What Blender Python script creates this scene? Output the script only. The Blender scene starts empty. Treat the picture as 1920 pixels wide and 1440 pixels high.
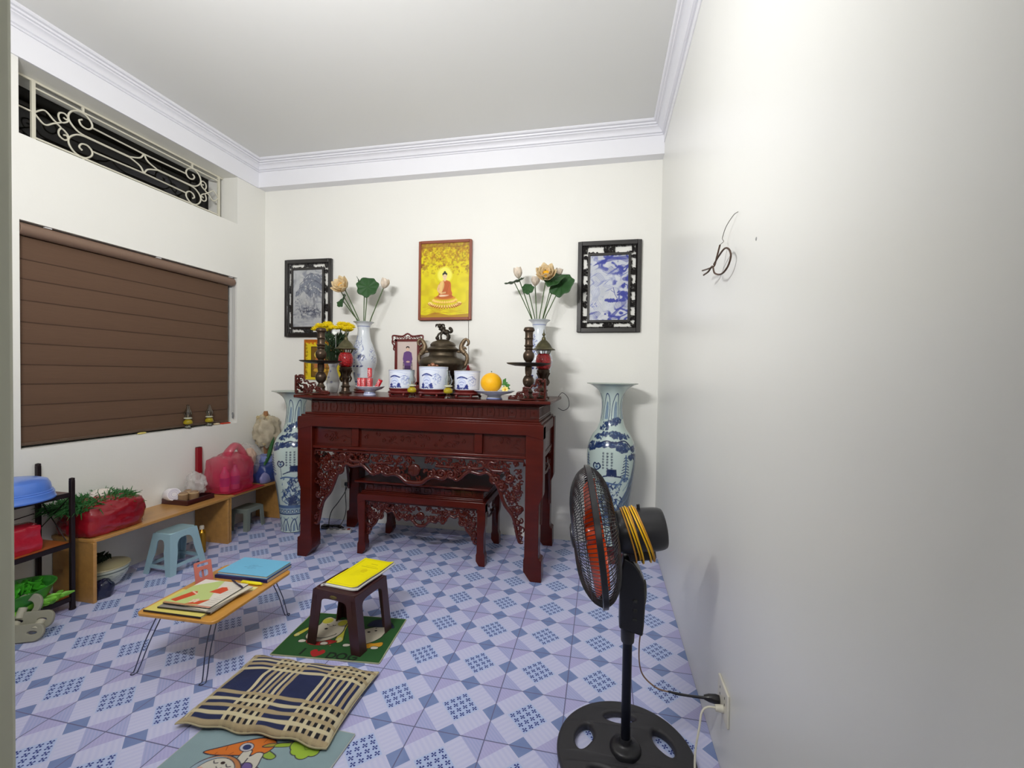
import bpy, math, random
import numpy as np
from mathutils import Vector, Matrix, noise as mnoise

S = bpy.context.scene
COL = S.collection
# ------------------------------------------------------------------ camera
cam_d = bpy.data.cameras.new('camera')
cam = bpy.data.objects.new('camera', cam_d)
COL.objects.link(cam)
S.camera = cam
cam_d.sensor_fit = 'HORIZONTAL'
cam_d.sensor_width = 36.0
cam_d.lens = 36.0 * 816.907 / 1920
cam_d.clip_start = 0.02
YAW, PITCH, ROLL = 0.2050, -0.0197, 0.0155
fw = Vector((-math.sin(YAW) * math.cos(PITCH), math.cos(YAW) * math.cos(PITCH), math.sin(PITCH)))
rt = Vector((math.cos(YAW), math.sin(YAW), 0))
up = rt.cross(fw)
r2 = rt * math.cos(ROLL) + up * math.sin(ROLL)
u2 = up * math.cos(ROLL) - rt * math.sin(ROLL)
cam.matrix_world = Matrix(((r2.x, u2.x, -fw.x, 0.0), (r2.y, u2.y, -fw.y, 0.0), (r2.z, u2.z, -fw.z, 1.464), (0, 0, 0, 1)))

# ------------------------------------------------------------------ world, lights, exposure
W = bpy.data.worlds.new('night'); S.world = W; W.use_nodes = True
W.node_tree.nodes['Background'].inputs[0].default_value = (0.9, 0.85, 0.75, 1)
W.node_tree.nodes['Background'].inputs[1].default_value = 0.02
S.view_settings.view_transform = 'Standard'
S.view_settings.look = 'None'
S.view_settings.gamma = 1.0
S.view_settings.use_curve_mapping = False
S.view_settings.exposure = -0.63
ROOM_LAMP = dict(loc=(-1.25, 0.315, 2.62), power=118.0, color=(1.0, 0.995, 1.0), length=0.75, width=0.08)
l = bpy.data.lights.new('room_lamp_light', 'AREA'); l.shape = 'RECTANGLE'
l.size = ROOM_LAMP['length']; l.size_y = ROOM_LAMP['width']
l.energy = ROOM_LAMP['power']; l.color = ROOM_LAMP['color']; l.spread = math.radians(180)
lo = bpy.data.objects.new('room_lamp_light', l); COL.objects.link(lo); lo.location = ROOM_LAMP['loc']
lo.rotation_euler = Vector((0.0, -1.0, -0.24)).to_track_quat('Z', 'Y').to_euler()
# unseen fill added behind the camera, stands in for the hall and lifts the jamb
l2 = bpy.data.lights.new('hall_fill_light', 'AREA'); l2.shape = 'RECTANGLE'; l2.size = 1.0; l2.size_y = 1.0
l2.energy = 11.0; l2.color = (1.0, 0.97, 0.92)
lo2 = bpy.data.objects.new('hall_fill_light', l2); COL.objects.link(lo2); lo2.location = (0.25, -1.3, 2.2)
lo2.rotation_euler = Vector((0.0, -0.8, 0.6)).to_track_quat('Z', 'Y').to_euler()

# ------------------------------------------------------------------ helpers
RND = random.Random(7)
XL, XR, YB, YF = -3.42, 0.461, 3.886, 0.22
ZC = 3.555


def lin(c):
    return tuple(((v / 255) / 12.92) if v / 255 <= 0.04045 else ((v / 255 + 0.055) / 1.055) ** 2.4 for v in c[:3])


MATS = {}


def mat(name, col, rough=0.5, metal=0.0, coat=0.0, var=0.0, vscale=8.0, bump=0.0, bscale=30.0, trans=0.0, alpha=1.0,
        emit=0.0, stretch=None, ior=1.45, sss=0.0):
    if name in MATS:
        return MATS[name]
    m = bpy.data.materials.new(name); m.use_nodes = True
    nt = m.node_tree; b = nt.nodes['Principled BSDF']
    c = lin(col)
    b.inputs['Base Color'].default_value = (*c, 1)
    b.inputs['Roughness'].default_value = rough
    b.inputs['Metallic'].default_value = metal
    b.inputs['Coat Weight'].default_value = coat
    b.inputs['Coat Roughness'].default_value = 0.12
    b.inputs['Transmission Weight'].default_value = trans
    b.inputs['IOR'].default_value = ior
    b.inputs['Alpha'].default_value = alpha
    if emit:
        b.inputs['Emission Color'].default_value = (*c, 1)
        b.inputs['Emission Strength'].default_value = emit
    if var or bump:
        tc = nt.nodes.new('ShaderNodeTexCoord')
        mp = nt.nodes.new('ShaderNodeMapping')
        if stretch:
            mp.inputs['Scale'].default_value = stretch
        nt.links.new(tc.outputs['Object'], mp.inputs['Vector'])
    if var:
        n = nt.nodes.new('ShaderNodeTexNoise'); n.inputs['Scale'].default_value = vscale
        n.inputs['Detail'].default_value = 4
        nt.links.new(mp.outputs[0], n.inputs['Vector'])
        r = nt.nodes.new('ShaderNodeMapRange')
        r.inputs['From Min'].default_value = 0.3; r.inputs['From Max'].default_value = 0.7
        r.inputs['To Min'].default_value = 1 - var; r.inputs['To Max'].default_value = 1 + var
        nt.links.new(n.outputs['Fac'], r.inputs['Value'])
        h = nt.nodes.new('ShaderNodeHueSaturation')
        h.inputs['Color'].default_value = (*c, 1)
        nt.links.new(r.outputs[0], h.inputs['Value'])
        nt.links.new(h.outputs[0], b.inputs['Base Color'])
    if bump:
        n2 = nt.nodes.new('ShaderNodeTexNoise'); n2.inputs['Scale'].default_value = bscale
        n2.inputs['Detail'].default_value = 3
        nt.links.new(mp.outputs[0], n2.inputs['Vector'])
        bp = nt.nodes.new('ShaderNodeBump'); bp.inputs['Strength'].default_value = bump
        bp.inputs['Distance'].default_value = 0.01
        nt.links.new(n2.outputs['Fac'], bp.inputs['Height'])
        nt.links.new(bp.outputs[0], b.inputs['Normal'])
    MATS[name] = m
    return m


def vcmat(name, rough=0.5, coat=0.0, bump=0.0, bscale=200.0):
    if name in MATS:
        return MATS[name]
    m = mat(name, (255, 255, 255), rough, coat=coat, bump=bump, bscale=bscale)
    nt = m.node_tree
    a = nt.nodes.new('ShaderNodeAttribute'); a.attribute_name = 'paint'
    nt.links.new(a.outputs['Color'], nt.nodes['Principled BSDF'].inputs['Base Color'])
    return m


def bez(pts, n=8, closed=False):
    """Catmull-Rom through pts."""
    P = [Vector(p) for p in pts]; out = []
    N = len(P)
    rng = range(N) if closed else range(N - 1)
    for i in rng:
        p1, p2 = P[i], P[(i + 1) % N]
        p0 = P[(i - 1) % N] if (closed or i > 0) else p1 * 2 - p2
        p3 = P[(i + 2) % N] if (closed or i < N - 2) else p2 * 2 - p1
        for k in range(n):
            t = k / n
            out.append(0.5 * ((2 * p1) + (p2 - p0) * t + (2 * p0 - 5 * p1 + 4 * p2 - p3) * t * t + (3 * p1 - p0 - 3 * p2 + p3) * t ** 3))
    if not closed:
        out.append(P[-1])
    return out


class MB:
    def __init__(s):
        s.v = []; s.f = []; s.M = None

    def add(s, vs, fs):
        o = len(s.v)
        if s.M is not None:
            vs = [s.M @ Vector(p) for p in vs]
        s.v += [tuple(p) for p in vs]
        s.f += [tuple(i + o for i in f) for f in fs]
        return s

    def box(s, x0, x1, y0, y1, z0, z1):
        vs = [(x0, y0, z0), (x1, y0, z0), (x1, y1, z0), (x0, y1, z0), (x0, y0, z1), (x1, y0, z1), (x1, y1, z1), (x0, y1, z1)]
        return s.add(vs, [(0, 3, 2, 1), (4, 5, 6, 7), (0, 1, 5, 4), (1, 2, 6, 5), (2, 3, 7, 6), (3, 0, 4, 7)])

    def frustum(s, b, t):
        """b, t: (x0,x1,y0,y1,z)"""
        vs = [(b[0], b[2], b[4]), (b[1], b[2], b[4]), (b[1], b[3], b[4]), (b[0], b[3], b[4]),
              (t[0], t[2], t[4]), (t[1], t[2], t[4]), (t[1], t[3], t[4]), (t[0], t[3], t[4])]
        return s.add(vs, [(0, 3, 2, 1), (4, 5, 6, 7), (0, 1, 5, 4), (1, 2, 6, 5), (2, 3, 7, 6), (3, 0, 4, 7)])

    def prism(s, poly, a0, a1, axis='y'):
        """extrude a 2D outline along an axis; poly is in the remaining two axes in order"""
        n = len(poly)

        def mk(p, a):
            return {'y': (p[0], a, p[1]), 'z': (p[0], p[1], a), 'x': (a, p[0], p[1])}[axis]
        vs = [mk(p, a0) for p in poly] + [mk(p, a1) for p in poly]
        fs = [tuple(range(n)), tuple(range(2 * n - 1, n - 1, -1))]
        fs += [(i, (i + 1) % n, n + (i + 1) % n, n + i) for i in range(n)]
        return s.add(vs, fs)

    def tube(s, pts, r, n=8, closed=False, flat=None):
        P = [Vector(p) for p in pts]; N = len(P)
        if N < 2:
            return s
        R = r if hasattr(r, '__len__') else [r] * N
        if len(R) != N:
            R = list(np.interp(np.linspace(0, 1, N), np.linspace(0, 1, len(R)), R))
        vs = []; prev = None
        for i in range(N):
            if closed:
                t = P[(i + 1) % N] - P[i - 1]
            else:
                t = P[min(i + 1, N - 1)] - P[max(i - 1, 0)]
            if t.length < 1e-9:
                t = Vector((0, 0, 1))
            t.normalize()
            if prev is None:
                a = Vector((0, 1, 0)) if abs(t.y) < 0.9 else Vector((1, 0, 0))
                nn = (a - t * a.dot(t)).normalized()
            else:
                nn = (prev - t * prev.dot(t))
                nn = nn.normalized() if nn.length > 1e-6 else prev
            prev = nn; bb = t.cross(nn)
            fl = flat or 1.0
            for k in range(n):
                an = 2 * math.pi * k / n
                vs.append(P[i] + nn * (R[i] * math.cos(an) * fl) + bb * (R[i] * math.sin(an)))
        fs = []
        for i in range(N if closed else N - 1):
            j = (i + 1) % N
            for k in range(n):
                k2 = (k + 1) % n
                fs.append((i * n + k, i * n + k2, j * n + k2, j * n + k))
        if not closed:
            fs.append(tuple(range(n - 1, -1, -1))); fs.append(tuple(range((N - 1) * n, N * n)))
        return s.add(vs, fs)

    def lathe(s, prof, n=32, c=(0, 0, 0), caps=True):
        vs = []; N = len(prof)
        for r, z in prof:
            for k in range(n):
                a = 2 * math.pi * k / n
                vs.append((c[0] + r * math.cos(a), c[1] + r * math.sin(a), c[2] + z))
        fs = [(i * n + k, i * n + (k + 1) % n, (i + 1) * n + (k + 1) % n, (i + 1) * n + k) for i in range(N - 1) for k in range(n)]
        if caps:
            fs.append(tuple(range(n - 1, -1, -1))); fs.append(tuple(range((N - 1) * n, N * n)))
        return s.add(vs, fs)

    def ball(s, c, r, nu=12, nv=8, fn=None):
        r = r if hasattr(r, '__len__') else (r, r, r)
        vs = []
        for j in range(nv + 1):
            ph = math.pi * j / nv
            for i in range(nu):
                th = 2 * math.pi * i / nu
                d = Vector((math.sin(ph) * math.cos(th), math.sin(ph) * math.sin(th), math.cos(ph)))
                k = fn(d) if fn else 1.0
                vs.append((c[0] + r[0] * d.x * k, c[1] + r[1] * d.y * k, c[2] + r[2] * d.z * k))
        fs = [(j * nu + i, (j + 1) * nu + i, (j + 1) * nu + (i + 1) % nu, j * nu + (i + 1) % nu) for j in range(nv) for i in range(nu)]
        return s.add(vs, fs)

    def grid(s, fn, nu, nv, wrap=False):
        vs = [fn(i / (nu if wrap else nu - 1), j / (nv - 1)) for j in range(nv) for i in range(nu)]
        m = nu if wrap else nu - 1
        fs = [(j * nu + i, j * nu + (i + 1) % nu, (j + 1) * nu + (i + 1) % nu, (j + 1) * nu + i) for j in range(nv - 1) for i in range(m)]
        return s.add(vs, fs)

    def mesh(s, name, m, off=None, colors=None, smooth=40):
        me = bpy.data.meshes.new(name)
        vs = s.v
        if off is not None:
            vs = [(a - off[0], b - off[1], c - off[2]) for a, b, c in vs]
        me.from_pydata(vs, [], s.f)
        me.validate(clean_customdata=False)
        me.update()
        import bmesh
        bm = bmesh.new(); bm.from_mesh(me)
        bmesh.ops.remove_doubles(bm, verts=bm.verts, dist=1e-6) if colors is None else None
        if colors is None:
            bmesh.ops.recalc_face_normals(bm, faces=bm.faces)
        bm.to_mesh(me); bm.free()
        if colors is not None:
            at = me.color_attributes.new('paint', 'FLOAT_COLOR', 'POINT')
            at.data.foreach_set('color', np.asarray(colors, dtype=np.float32).ravel())
        if smooth:
            me.shade_smooth()
            me.set_sharp_from_angle(angle=math.radians(smooth))
        me.materials.append(m)
        return me

    def build(s, name, m, parent=None, world=False, bevel=0, colors=None, smooth=40, subd=0, loc=None):
        off = None
        if world and parent is not None:
            off = PLOC[parent.name]
        if loc is not None:
            off = loc
        me = s.mesh(name, m, off, colors, smooth)
        o = bpy.data.objects.new(name, me); COL.objects.link(o)
        if parent is not None:
            o.parent = parent
        if loc is not None:
            o.location = loc
        PLOC[o.name] = tuple(PLOC[parent.name]) if parent is not None else (tuple(loc) if loc is not None else (0, 0, 0))
        if bevel:
            md = o.modifiers.new('bevel', 'BEVEL'); md.width = bevel; md.segments = 2; md.limit_method = 'ANGLE'
            md.angle_limit = math.radians(35)
            md.harden_normals = False
        if subd:
            md = o.modifiers.new('subd', 'SUBSURF'); md.levels = subd; md.render_levels = subd
        return o


PLOC = {}


def tag(o, label, cat, group=None, kind=None):
    o['label'] = label; o['category'] = cat
    if group:
        o['group'] = group
    if kind:
        o['kind'] = kind
    return o


def thing(name, label, cat, loc=(0, 0, 0), rotz=0, group=None):
    o = bpy.data.objects.new(name, None); COL.objects.link(o)
    o.location = loc; o.rotation_euler = (0, 0, rotz); o.empty_display_size = 0.05
    PLOC[o.name] = tuple(loc)
    return tag(o, label, cat, group)


def struct(o):
    o['kind'] = 'structure'
    return o


def curve2d(name, loops, m, depth, bevel=0.0, parent=None, M=None):
    """filled flat outline with holes (2D loops), given thickness; built as a mesh. M maps local XY plane to the place"""
    cd = bpy.data.curves.new(name, 'CURVE'); cd.dimensions = '2D'; cd.fill_mode = 'BOTH'
    cd.extrude = depth / 2 - bevel; cd.bevel_depth = bevel; cd.bevel_resolution = 2
    for lp in loops:
        sp = cd.splines.new('POLY'); sp.points.add(len(lp) - 1); sp.use_cyclic_u = True
        for i, p in enumerate(lp):
            sp.points[i].co = (p[0], p[1], 0, 1)
    tmp = bpy.data.objects.new('tmp', cd)
    me = bpy.data.meshes.new_from_object(tmp)
    bpy.data.objects.remove(tmp); bpy.data.curves.remove(cd)
    me.name = name
    if M is not None:
        me.transform(M)
    me.materials.clear(); me.materials.append(m)
    me.shade_smooth(); me.set_sharp_from_angle(angle=math.radians(40))
    o = bpy.data.objects.new(name, me); COL.objects.link(o)
    if parent is not None:
        o.parent = parent
    PLOC[o.name] = PLOC[parent.name] if parent is not None else (0, 0, 0)
    return o


def copy_tree(o, parent=None):
    c = o.copy(); COL.objects.link(c); c.parent = parent
    PLOC[c.name] = PLOC.get(o.name, (0, 0, 0))
    for ch in list(o.children):
        copy_tree(ch, c)
    return c


class Paint:
    """small raster painter; the result is carried by the vertices of a dense mesh"""
    def __init__(s, w, h, asp_w, asp_h, col, ss=2):
        s.nw, s.nh, s.ss = w, h, ss
        s.W, s.H = w * ss, h * ss
        s.aw, s.ah = asp_w, asp_h
        s.im = np.ones((s.H, s.W, 3)) * np.array(lin(col))
        s.X, s.Y = np.meshgrid((np.arange(s.W) + 0.5) / s.W * asp_w, (np.arange(s.H) + 0.5) / s.H * asp_h)

    def bb(s, x0, x1, y0, y1):
        a = max(0, int(x0 / s.aw * s.W) - 2); b = min(s.W, int(x1 / s.aw * s.W) + 3)
        c = max(0, int(y0 / s.ah * s.H) - 2); d = min(s.H, int(y1 / s.ah * s.H) + 3)
        return slice(c, max(c, d)), slice(a, max(a, b))

    def put(s, sl, m, col, op=1.0):
        c = np.array(lin(col)); mm = (m * op)[..., None]
        s.im[sl] = s.im[sl] * (1 - mm) + c * mm

    def ell(s, cx, cy, rx, ry, col, rot=0, op=1.0, edge=None, ew=0):
        R = max(rx, ry) + ew
        sl = s.bb(cx - R, cx + R, cy - R, cy + R)
        if s.X[sl].size == 0:
            return
        x = s.X[sl] - cx; y = s.Y[sl] - cy
        c, q = math.cos(rot), math.sin(rot)
        xx = x * c + y * q; yy = -x * q + y * c
        if edge is not None:
            s.put(sl, (((xx / (rx + ew)) ** 2 + (yy / (ry + ew)) ** 2) < 1).astype(float), edge, op)
        s.put(sl, (((xx / rx) ** 2 + (yy / ry) ** 2) < 1).astype(float), col, op)

    def poly(s, P, col, op=1.0, edge=None, ew=0):
        P = np.array([(p[0], p[1]) for p in P], float)
        sl = s.bb(P[:, 0].min(), P[:, 0].max(), P[:, 1].min(), P[:, 1].max())
        x = s.X[sl]; y = s.Y[sl]
        if x.size == 0:
            return
        ins = np.zeros(x.shape, bool); n = len(P)
        for i in range(n):
            x1, y1 = P[i]; x2, y2 = P[(i + 1) % n]
            if y1 == y2:
                continue
            cnd = ((y1 > y) != (y2 > y)) & (x < (x2 - x1) * (y - y1) / (y2 - y1) + x1)
            ins ^= cnd
        s.put(sl, ins.astype(float), col, op)
        if edge is not None:
            s.line(list(P) + [P[0]], ew, edge, op)

    def line(s, P, w, col, op=1.0):
        for i in range(len(P) - 1):
            x1, y1 = P[i][0], P[i][1]; x2, y2 = P[i + 1][0], P[i + 1][1]
            sl = s.bb(min(x1, x2) - w, max(x1, x2) + w, min(y1, y2) - w, max(y1, y2) + w)
            x = s.X[sl]; y = s.Y[sl]
            if x.size == 0:
                continue
            dx, dy = x2 - x1, y2 - y1; L = dx * dx + dy * dy + 1e-12
            t = np.clip(((x - x1) * dx + (y - y1) * dy) / L, 0, 1)
            d = np.hypot(x - x1 - t * dx, y - y1 - t * dy)
            s.put(sl, (d < w / 2).astype(float), col, op)

    def smooth(s, P, w, col, op=1.0, closed=False, fill=None):
        q = [(p[0], p[1]) for p in bez([(a, b, 0) for a, b in P], 8, closed)]
        if closed:
            q.append(q[0])
        if fill is not None:
            s.poly(q, fill, op)
        if w:
            s.line(q, w, col, op)

    def blobs(s, cx, cy, rx, ry, n, r, col, rnd, op=1.0):
        for _ in range(n):
            a = rnd.uniform(0, 6.283); q = math.sqrt(rnd.random())
            s.ell(cx + rx * q * math.cos(a), cy + ry * q * math.sin(a), r * rnd.uniform(.6, 1.3), r * rnd.uniform(.5, 1.0), col, rnd.uniform(0, 3), op)

    def tint(s, amp, sc, seed=0, cols=None):
        """soft value noise"""
        rg = np.random.RandomState(seed)
        g = rg.rand(max(2, int(s.ah / sc) + 2), max(2, int(s.aw / sc) + 2))
        yy = s.Y / s.ah * (g.shape[0] - 1.001); xx = s.X / s.aw * (g.shape[1] - 1.001)
        iy = yy.astype(int); ix = xx.astype(int); fy = yy - iy; fx = xx - ix
        fy = fy * fy * (3 - 2 * fy); fx = fx * fx * (3 - 2 * fx)
        v = g[iy, ix] * (1 - fy) * (1 - fx) + g[iy, ix + 1] * (1 - fy) * fx + g[iy + 1, ix] * fy * (1 - fx) + g[iy + 1, ix + 1] * fy * fx
        if cols is None:
            s.im *= (1 + amp * (v - 0.5) * 2)[..., None]
        else:
            m = np.clip((v - cols[1]) * 6, 0, 1) * amp
            s.im = s.im * (1 - m[..., None]) + np.array(lin(cols[0])) * m[..., None]
        return v

    def field(s, sc, seed, octv=3):
        out = 0; amp = 1; tot = 0
        for k in range(octv):
            rg = np.random.RandomState(seed + 17 * k); c = sc / 2 ** k
            g = rg.rand(max(2, int(s.ah / c) + 2), max(2, int(s.aw / c) + 2))
            yy = s.Y / s.ah * (g.shape[0] - 1.001); xx = s.X / s.aw * (g.shape[1] - 1.001)
            iy = yy.astype(int); ix = xx.astype(int); fy = yy - iy; fx = xx - ix
            fy = fy * fy * (3 - 2 * fy); fx = fx * fx * (3 - 2 * fx)
            out = out + amp * (g[iy, ix] * (1 - fy) * (1 - fx) + g[iy, ix + 1] * (1 - fy) * fx + g[iy + 1, ix] * fy * (1 - fx) + g[iy + 1, ix + 1] * fy * fx)
            tot += amp; amp *= .5
        return out / tot

    def blend(s, m, col):
        m = np.clip(m, 0, 1)[..., None]
        s.im = s.im * (1 - m) + np.array(lin(col)) * m

    def out(s):
        a = s.im.reshape(s.nh, s.ss, s.nw, s.ss, 3).mean(axis=(1, 3))
        a = np.clip(a, 0, 1)
        return np.concatenate([a, np.ones((s.nh, s.nw, 1))], axis=2)


def painted_sheet(name, p, fn, m, parent, thick=None, world=False, loc=None):
    """grid of p.nw x p.nh vertices placed by fn(u,v); optional closed back with thickness vector"""
    b = MB(); b.grid(fn, p.nw, p.nh)
    cols = p.out().reshape(-1, 4)
    if thick is not None:
        N = len(b.v); t = Vector(thick)
        nw, nh = p.nw, p.nh
        rim = [i for i in range(nw)] + [j * nw + nw - 1 for j in range(1, nh)] + [(nh - 1) * nw + i for i in range(nw - 2, -1, -1)] + [j * nw for j in range(nh - 2, 0, -1)]
        vs = [tuple(Vector(b.v[i]) + t) for i in rim]
        L = len(rim)
        b.v += vs
        b.f += [(rim[i], N + i, N + (i + 1) % L, rim[(i + 1) % L]) for i in range(L)]
        b.f.append(tuple(range(N, N + L)))
        cols = np.concatenate([cols, cols[rim]], axis=0)
    return b.build(name, m, parent, world=world, colors=cols, smooth=50, loc=loc)


def painted_lathe(name, p, prof, m, parent, face=0.0, world=False, warp=None):
    """prof: list (r,z) resampled to p.nh rows; u wraps around; face: angle (rad) of u=0.5"""
    zs = np.array([q[1] for q in prof]); rs = np.array([q[0] for q in prof])
    d = np.concatenate([[0], np.cumsum(np.hypot(np.diff(rs), np.diff(zs)))]); d /= d[-1]
    t = np.linspace(0, 1, p.nh)
    R = np.interp(t, d, rs); Z = np.interp(t, d, zs)
    # smooth radius
    b = MB()
    nu = p.nw
    vs = []
    for j in range(p.nh):
        for i in range(nu):
            a = face + (i / nu - 0.5) * 2 * math.pi
            vs.append((R[j] * math.cos(a), R[j] * math.sin(a), Z[j]))
    fs = [(j * nu + i, j * nu + (i + 1) % nu, (j + 1) * nu + (i + 1) % nu, (j + 1) * nu + i) for j in range(p.nh - 1) for i in range(nu)]
    b.add(vs, fs)
    img = p.out()
    # the image rows run by height fraction
    zf = (Z - zs.min()) / (zs.max() - zs.min())
    if warp is not None:
        zf = np.interp(zf, warp[0], warp[1])
    rows = np.clip((zf * (p.nh - 1)).round().astype(int), 0, p.nh - 1)
    cols = img[rows].reshape(-1, 4)
    return b.build(name, m, parent, colors=cols, smooth=60)


def spiral(c, r0, turns, a0, d=1, r1=0.15, n=None, y=0.0):
    """scroll in the XZ plane, from outside in"""
    n = n or max(8, int(turns * 14)); out = []
    for i in range(n + 1):
        t = i / n
        r = r0 * (1 - t * (1 - r1)); a = a0 + d * 2 * math.pi * turns * t
        out.append((c[0] + r * math.cos(a), y, c[1] + r * math.sin(a)))
    return out

# ================================================================== ROOM
class NX:
    def __init__(s, nt): s.nt = nt
    def m(s, op, a, b=None, c=None):
        n = s.nt.nodes.new('ShaderNodeMath'); n.operation = op
        for i, v in enumerate((a, b, c)):
            if v is None: continue
            if isinstance(v, (int, float)): n.inputs[i].default_value = v
            else: s.nt.links.new(v, n.inputs[i])
        return n.outputs[0]
    def mix(s, f, a, b):
        n = s.nt.nodes.new('ShaderNodeMix'); n.data_type = 'RGBA'
        for i, v in ((0, f), (6, a), (7, b)):
            if isinstance(v, tuple): n.inputs[i].default_value = (*v, 1) if len(v) == 3 else v
            elif isinstance(v, (int, float)): n.inputs[i].default_value = v
            else: s.nt.links.new(v, n.inputs[i])
        return n.outputs[2]


def floor_material():
    m = bpy.data.materials.new('patterned_floor_tiles'); m.use_nodes = True
    nt = m.node_tree; N = NX(nt); b = nt.nodes['Principled BSDF']
    tc = nt.nodes.new('ShaderNodeTexCoord'); sp = nt.nodes.new('ShaderNodeSeparateXYZ')
    nt.links.new(tc.outputs['Object'], sp.inputs[0])
    T = 0.3
    x = N.m('ADD', N.m('DIVIDE', sp.outputs[0], T), 2.458 + 40)
    y = N.m('ADD', N.m('DIVIDE', sp.outputs[1], T), -5.550 + 40)
    u = N.m('ADD', x, y); v = N.m('SUBTRACT', x, y)
    ru = N.m('ROUND', u); rv = N.m('ROUND', v)
    p = N.m('SUBTRACT', u, ru); q = N.m('SUBTRACT', v, rv)      # -0.5..0.5 around integer
    ap = N.m('ABSOLUTE', p); aq = N.m('ABSOLUTE', q)
    A = 0.335
    hb = (1 - A) / 2
    inU = N.m('GREATER_THAN', ap, hb); inV = N.m('GREATER_THAN', aq, hb)
    blue = N.m('MULTIPLY', inU, inV)
    anyA = N.m('MAXIMUM', inU, inV)
    par = N.m('ABSOLUTE', N.m('MODULO', N.m('ADD', ru, rv), 2.0))       # 1 = medallion, 0 = corner
    par = N.m('GREATER_THAN', par, 0.5)
    # striped white cells
    st = N.m('SINE', N.m('MULTIPLY', N.m('ADD', N.m('MULTIPLY', inU, q), N.m('MULTIPLY', N.m('SUBTRACT', 1.0, inU), p)), 62.0))
    st = N.m('MULTIPLY_ADD', st, 0.5, 0.5)
    white = N.mix(st, lin((200, 203, 238)), lin((208, 210, 241)))
    # corner cells: two tints by tile quarter
    fx = N.m('SUBTRACT', x, N.m('ROUND', x)); fy = N.m('SUBTRACT', y, N.m('ROUND', y))
    tri = N.m('GREATER_THAN', N.m('MULTIPLY', fx, fy), 0.0)
    st2 = N.m('MULTIPLY_ADD', N.m('SINE', N.m('MULTIPLY', p, 110.0)), 0.25, 0.25)
    lil = N.mix(tri, lin((180, 178, 224)), lin((170, 178, 224)))
    lil = N.mix(st2, lil, lin((192, 190, 230)))
    # crosses 4x4
    P = 0.143
    cp = N.m('DIVIDE', p, P); cq = N.m('DIVIDE', q, P)
    kp = N.m('SUBTRACT', cp, N.m('ADD', N.m('FLOOR', cp), 0.5)); kq = N.m('SUBTRACT', cq, N.m('ADD', N.m('FLOOR', cq), 0.5))
    CA, SA = math.cos(math.radians(25)), math.sin(math.radians(25))
    k1 = N.m('SUBTRACT', N.m('MULTIPLY', kp, CA), N.m('MULTIPLY', kq, SA)); k2 = N.m('ADD', N.m('MULTIPLY', kp, SA), N.m('MULTIPLY', kq, CA))
    akp = N.m('ABSOLUTE', k1); akq = N.m('ABSOLUTE', k2)
    lon = N.m('MAXIMUM', akp, akq); sho = N.m('MINIMUM', akp, akq)
    wid = N.m('MULTIPLY_ADD', lon, 0.42, 0.01)
    cross = N.m('MULTIPLY', N.m('LESS_THAN', sho, wid), N.m('LESS_THAN', N.m('ADD', lon, N.m('MULTIPLY', sho, 0.5)), 0.40))
    ingrid = N.m('MULTIPLY', N.m('LESS_THAN', ap, 2 * P), N.m('LESS_THAN', aq, 2 * P))
    cross = N.m('MULTIPLY', cross, ingrid)
    med = N.mix(ingrid, lin((202, 206, 238)), lin((182, 198, 238)))
    med = N.mix(cross, med, lin((58, 70, 144)))
    core = N.mix(par, lil, med)
    col = N.mix(anyA, core, white)
    nz = nt.nodes.new('ShaderNodeTexNoise'); nz.inputs['Scale'].default_value = 14; nt.links.new(tc.outputs['Object'], nz.inputs['Vector'])
    bl = N.mix(nz.outputs['Fac'], lin((116, 134, 186)), lin((138, 156, 202)))
    col = N.mix(blue, col, bl)
    # grout
    gx = N.m('ABSOLUTE', fx); gy = N.m('ABSOLUTE', fy)
    gr = N.m('LESS_THAN', N.m('MINIMUM', gx, gy), 0.0075)
    col = N.mix(gr, col, lin((108, 108, 146)))
    nt.links.new(col, b.inputs['Base Color'])
    b.inputs['Roughness'].default_value = 0.28
    rr = N.m('MULTIPLY_ADD', gr, 0.5, 0.27)
    nt.links.new(rr, b.inputs['Roughness'])
    b.inputs['Specular IOR Level'].default_value = 0.35
    bp = nt.nodes.new('ShaderNodeBump'); bp.inputs['Strength'].default_value = 0.4; bp.inputs['Distance'].default_value = 0.002
    nt.links.new(N.m('SUBTRACT', 1.0, gr), bp.inputs['Height']); nt.links.new(bp.outputs[0], b.inputs['Normal'])
    return m


M_wall = mat('cream_wall_paint', (237, 236, 229), 0.5, var=0.012, vscale=1.2, bump=0.05, bscale=60)
M_wallR = mat('off_white_gloss_wall_paint', (234, 234, 229), 0.32, var=0.015, vscale=1.0, bump=0.06, bscale=9)
M_white = mat('white_trim_paint', (236, 236, 240), 0.5)
M_ceil = mat('ceiling_paint', (224, 224, 221), 0.7, var=0.01, vscale=0.8)
M_dark = mat('dark_outside', (34, 30, 26), 0.9)

FX0, FX1, FY0, FY1 = XL - 0.5, XR + 0.2, YF - 0.14, YB + 0.2
struct(MB().box(FX0, FX1, -2.6, FY1, -0.1, 0.0).build('floor', floor_material(), smooth=0))
struct(MB().box(FX0, FX1, FY0, FY1, ZC, ZC + 0.1).build('ceiling', M_ceil, smooth=0))
struct(MB().box(XL, XR, YB, YB + 0.15, 0, ZC).build('wall_back', M_wall, smooth=0))
struct(MB().box(XR, XR + 0.15, FY0, FY1, 0, ZC).build('wall_right', M_wallR, smooth=0))
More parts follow.
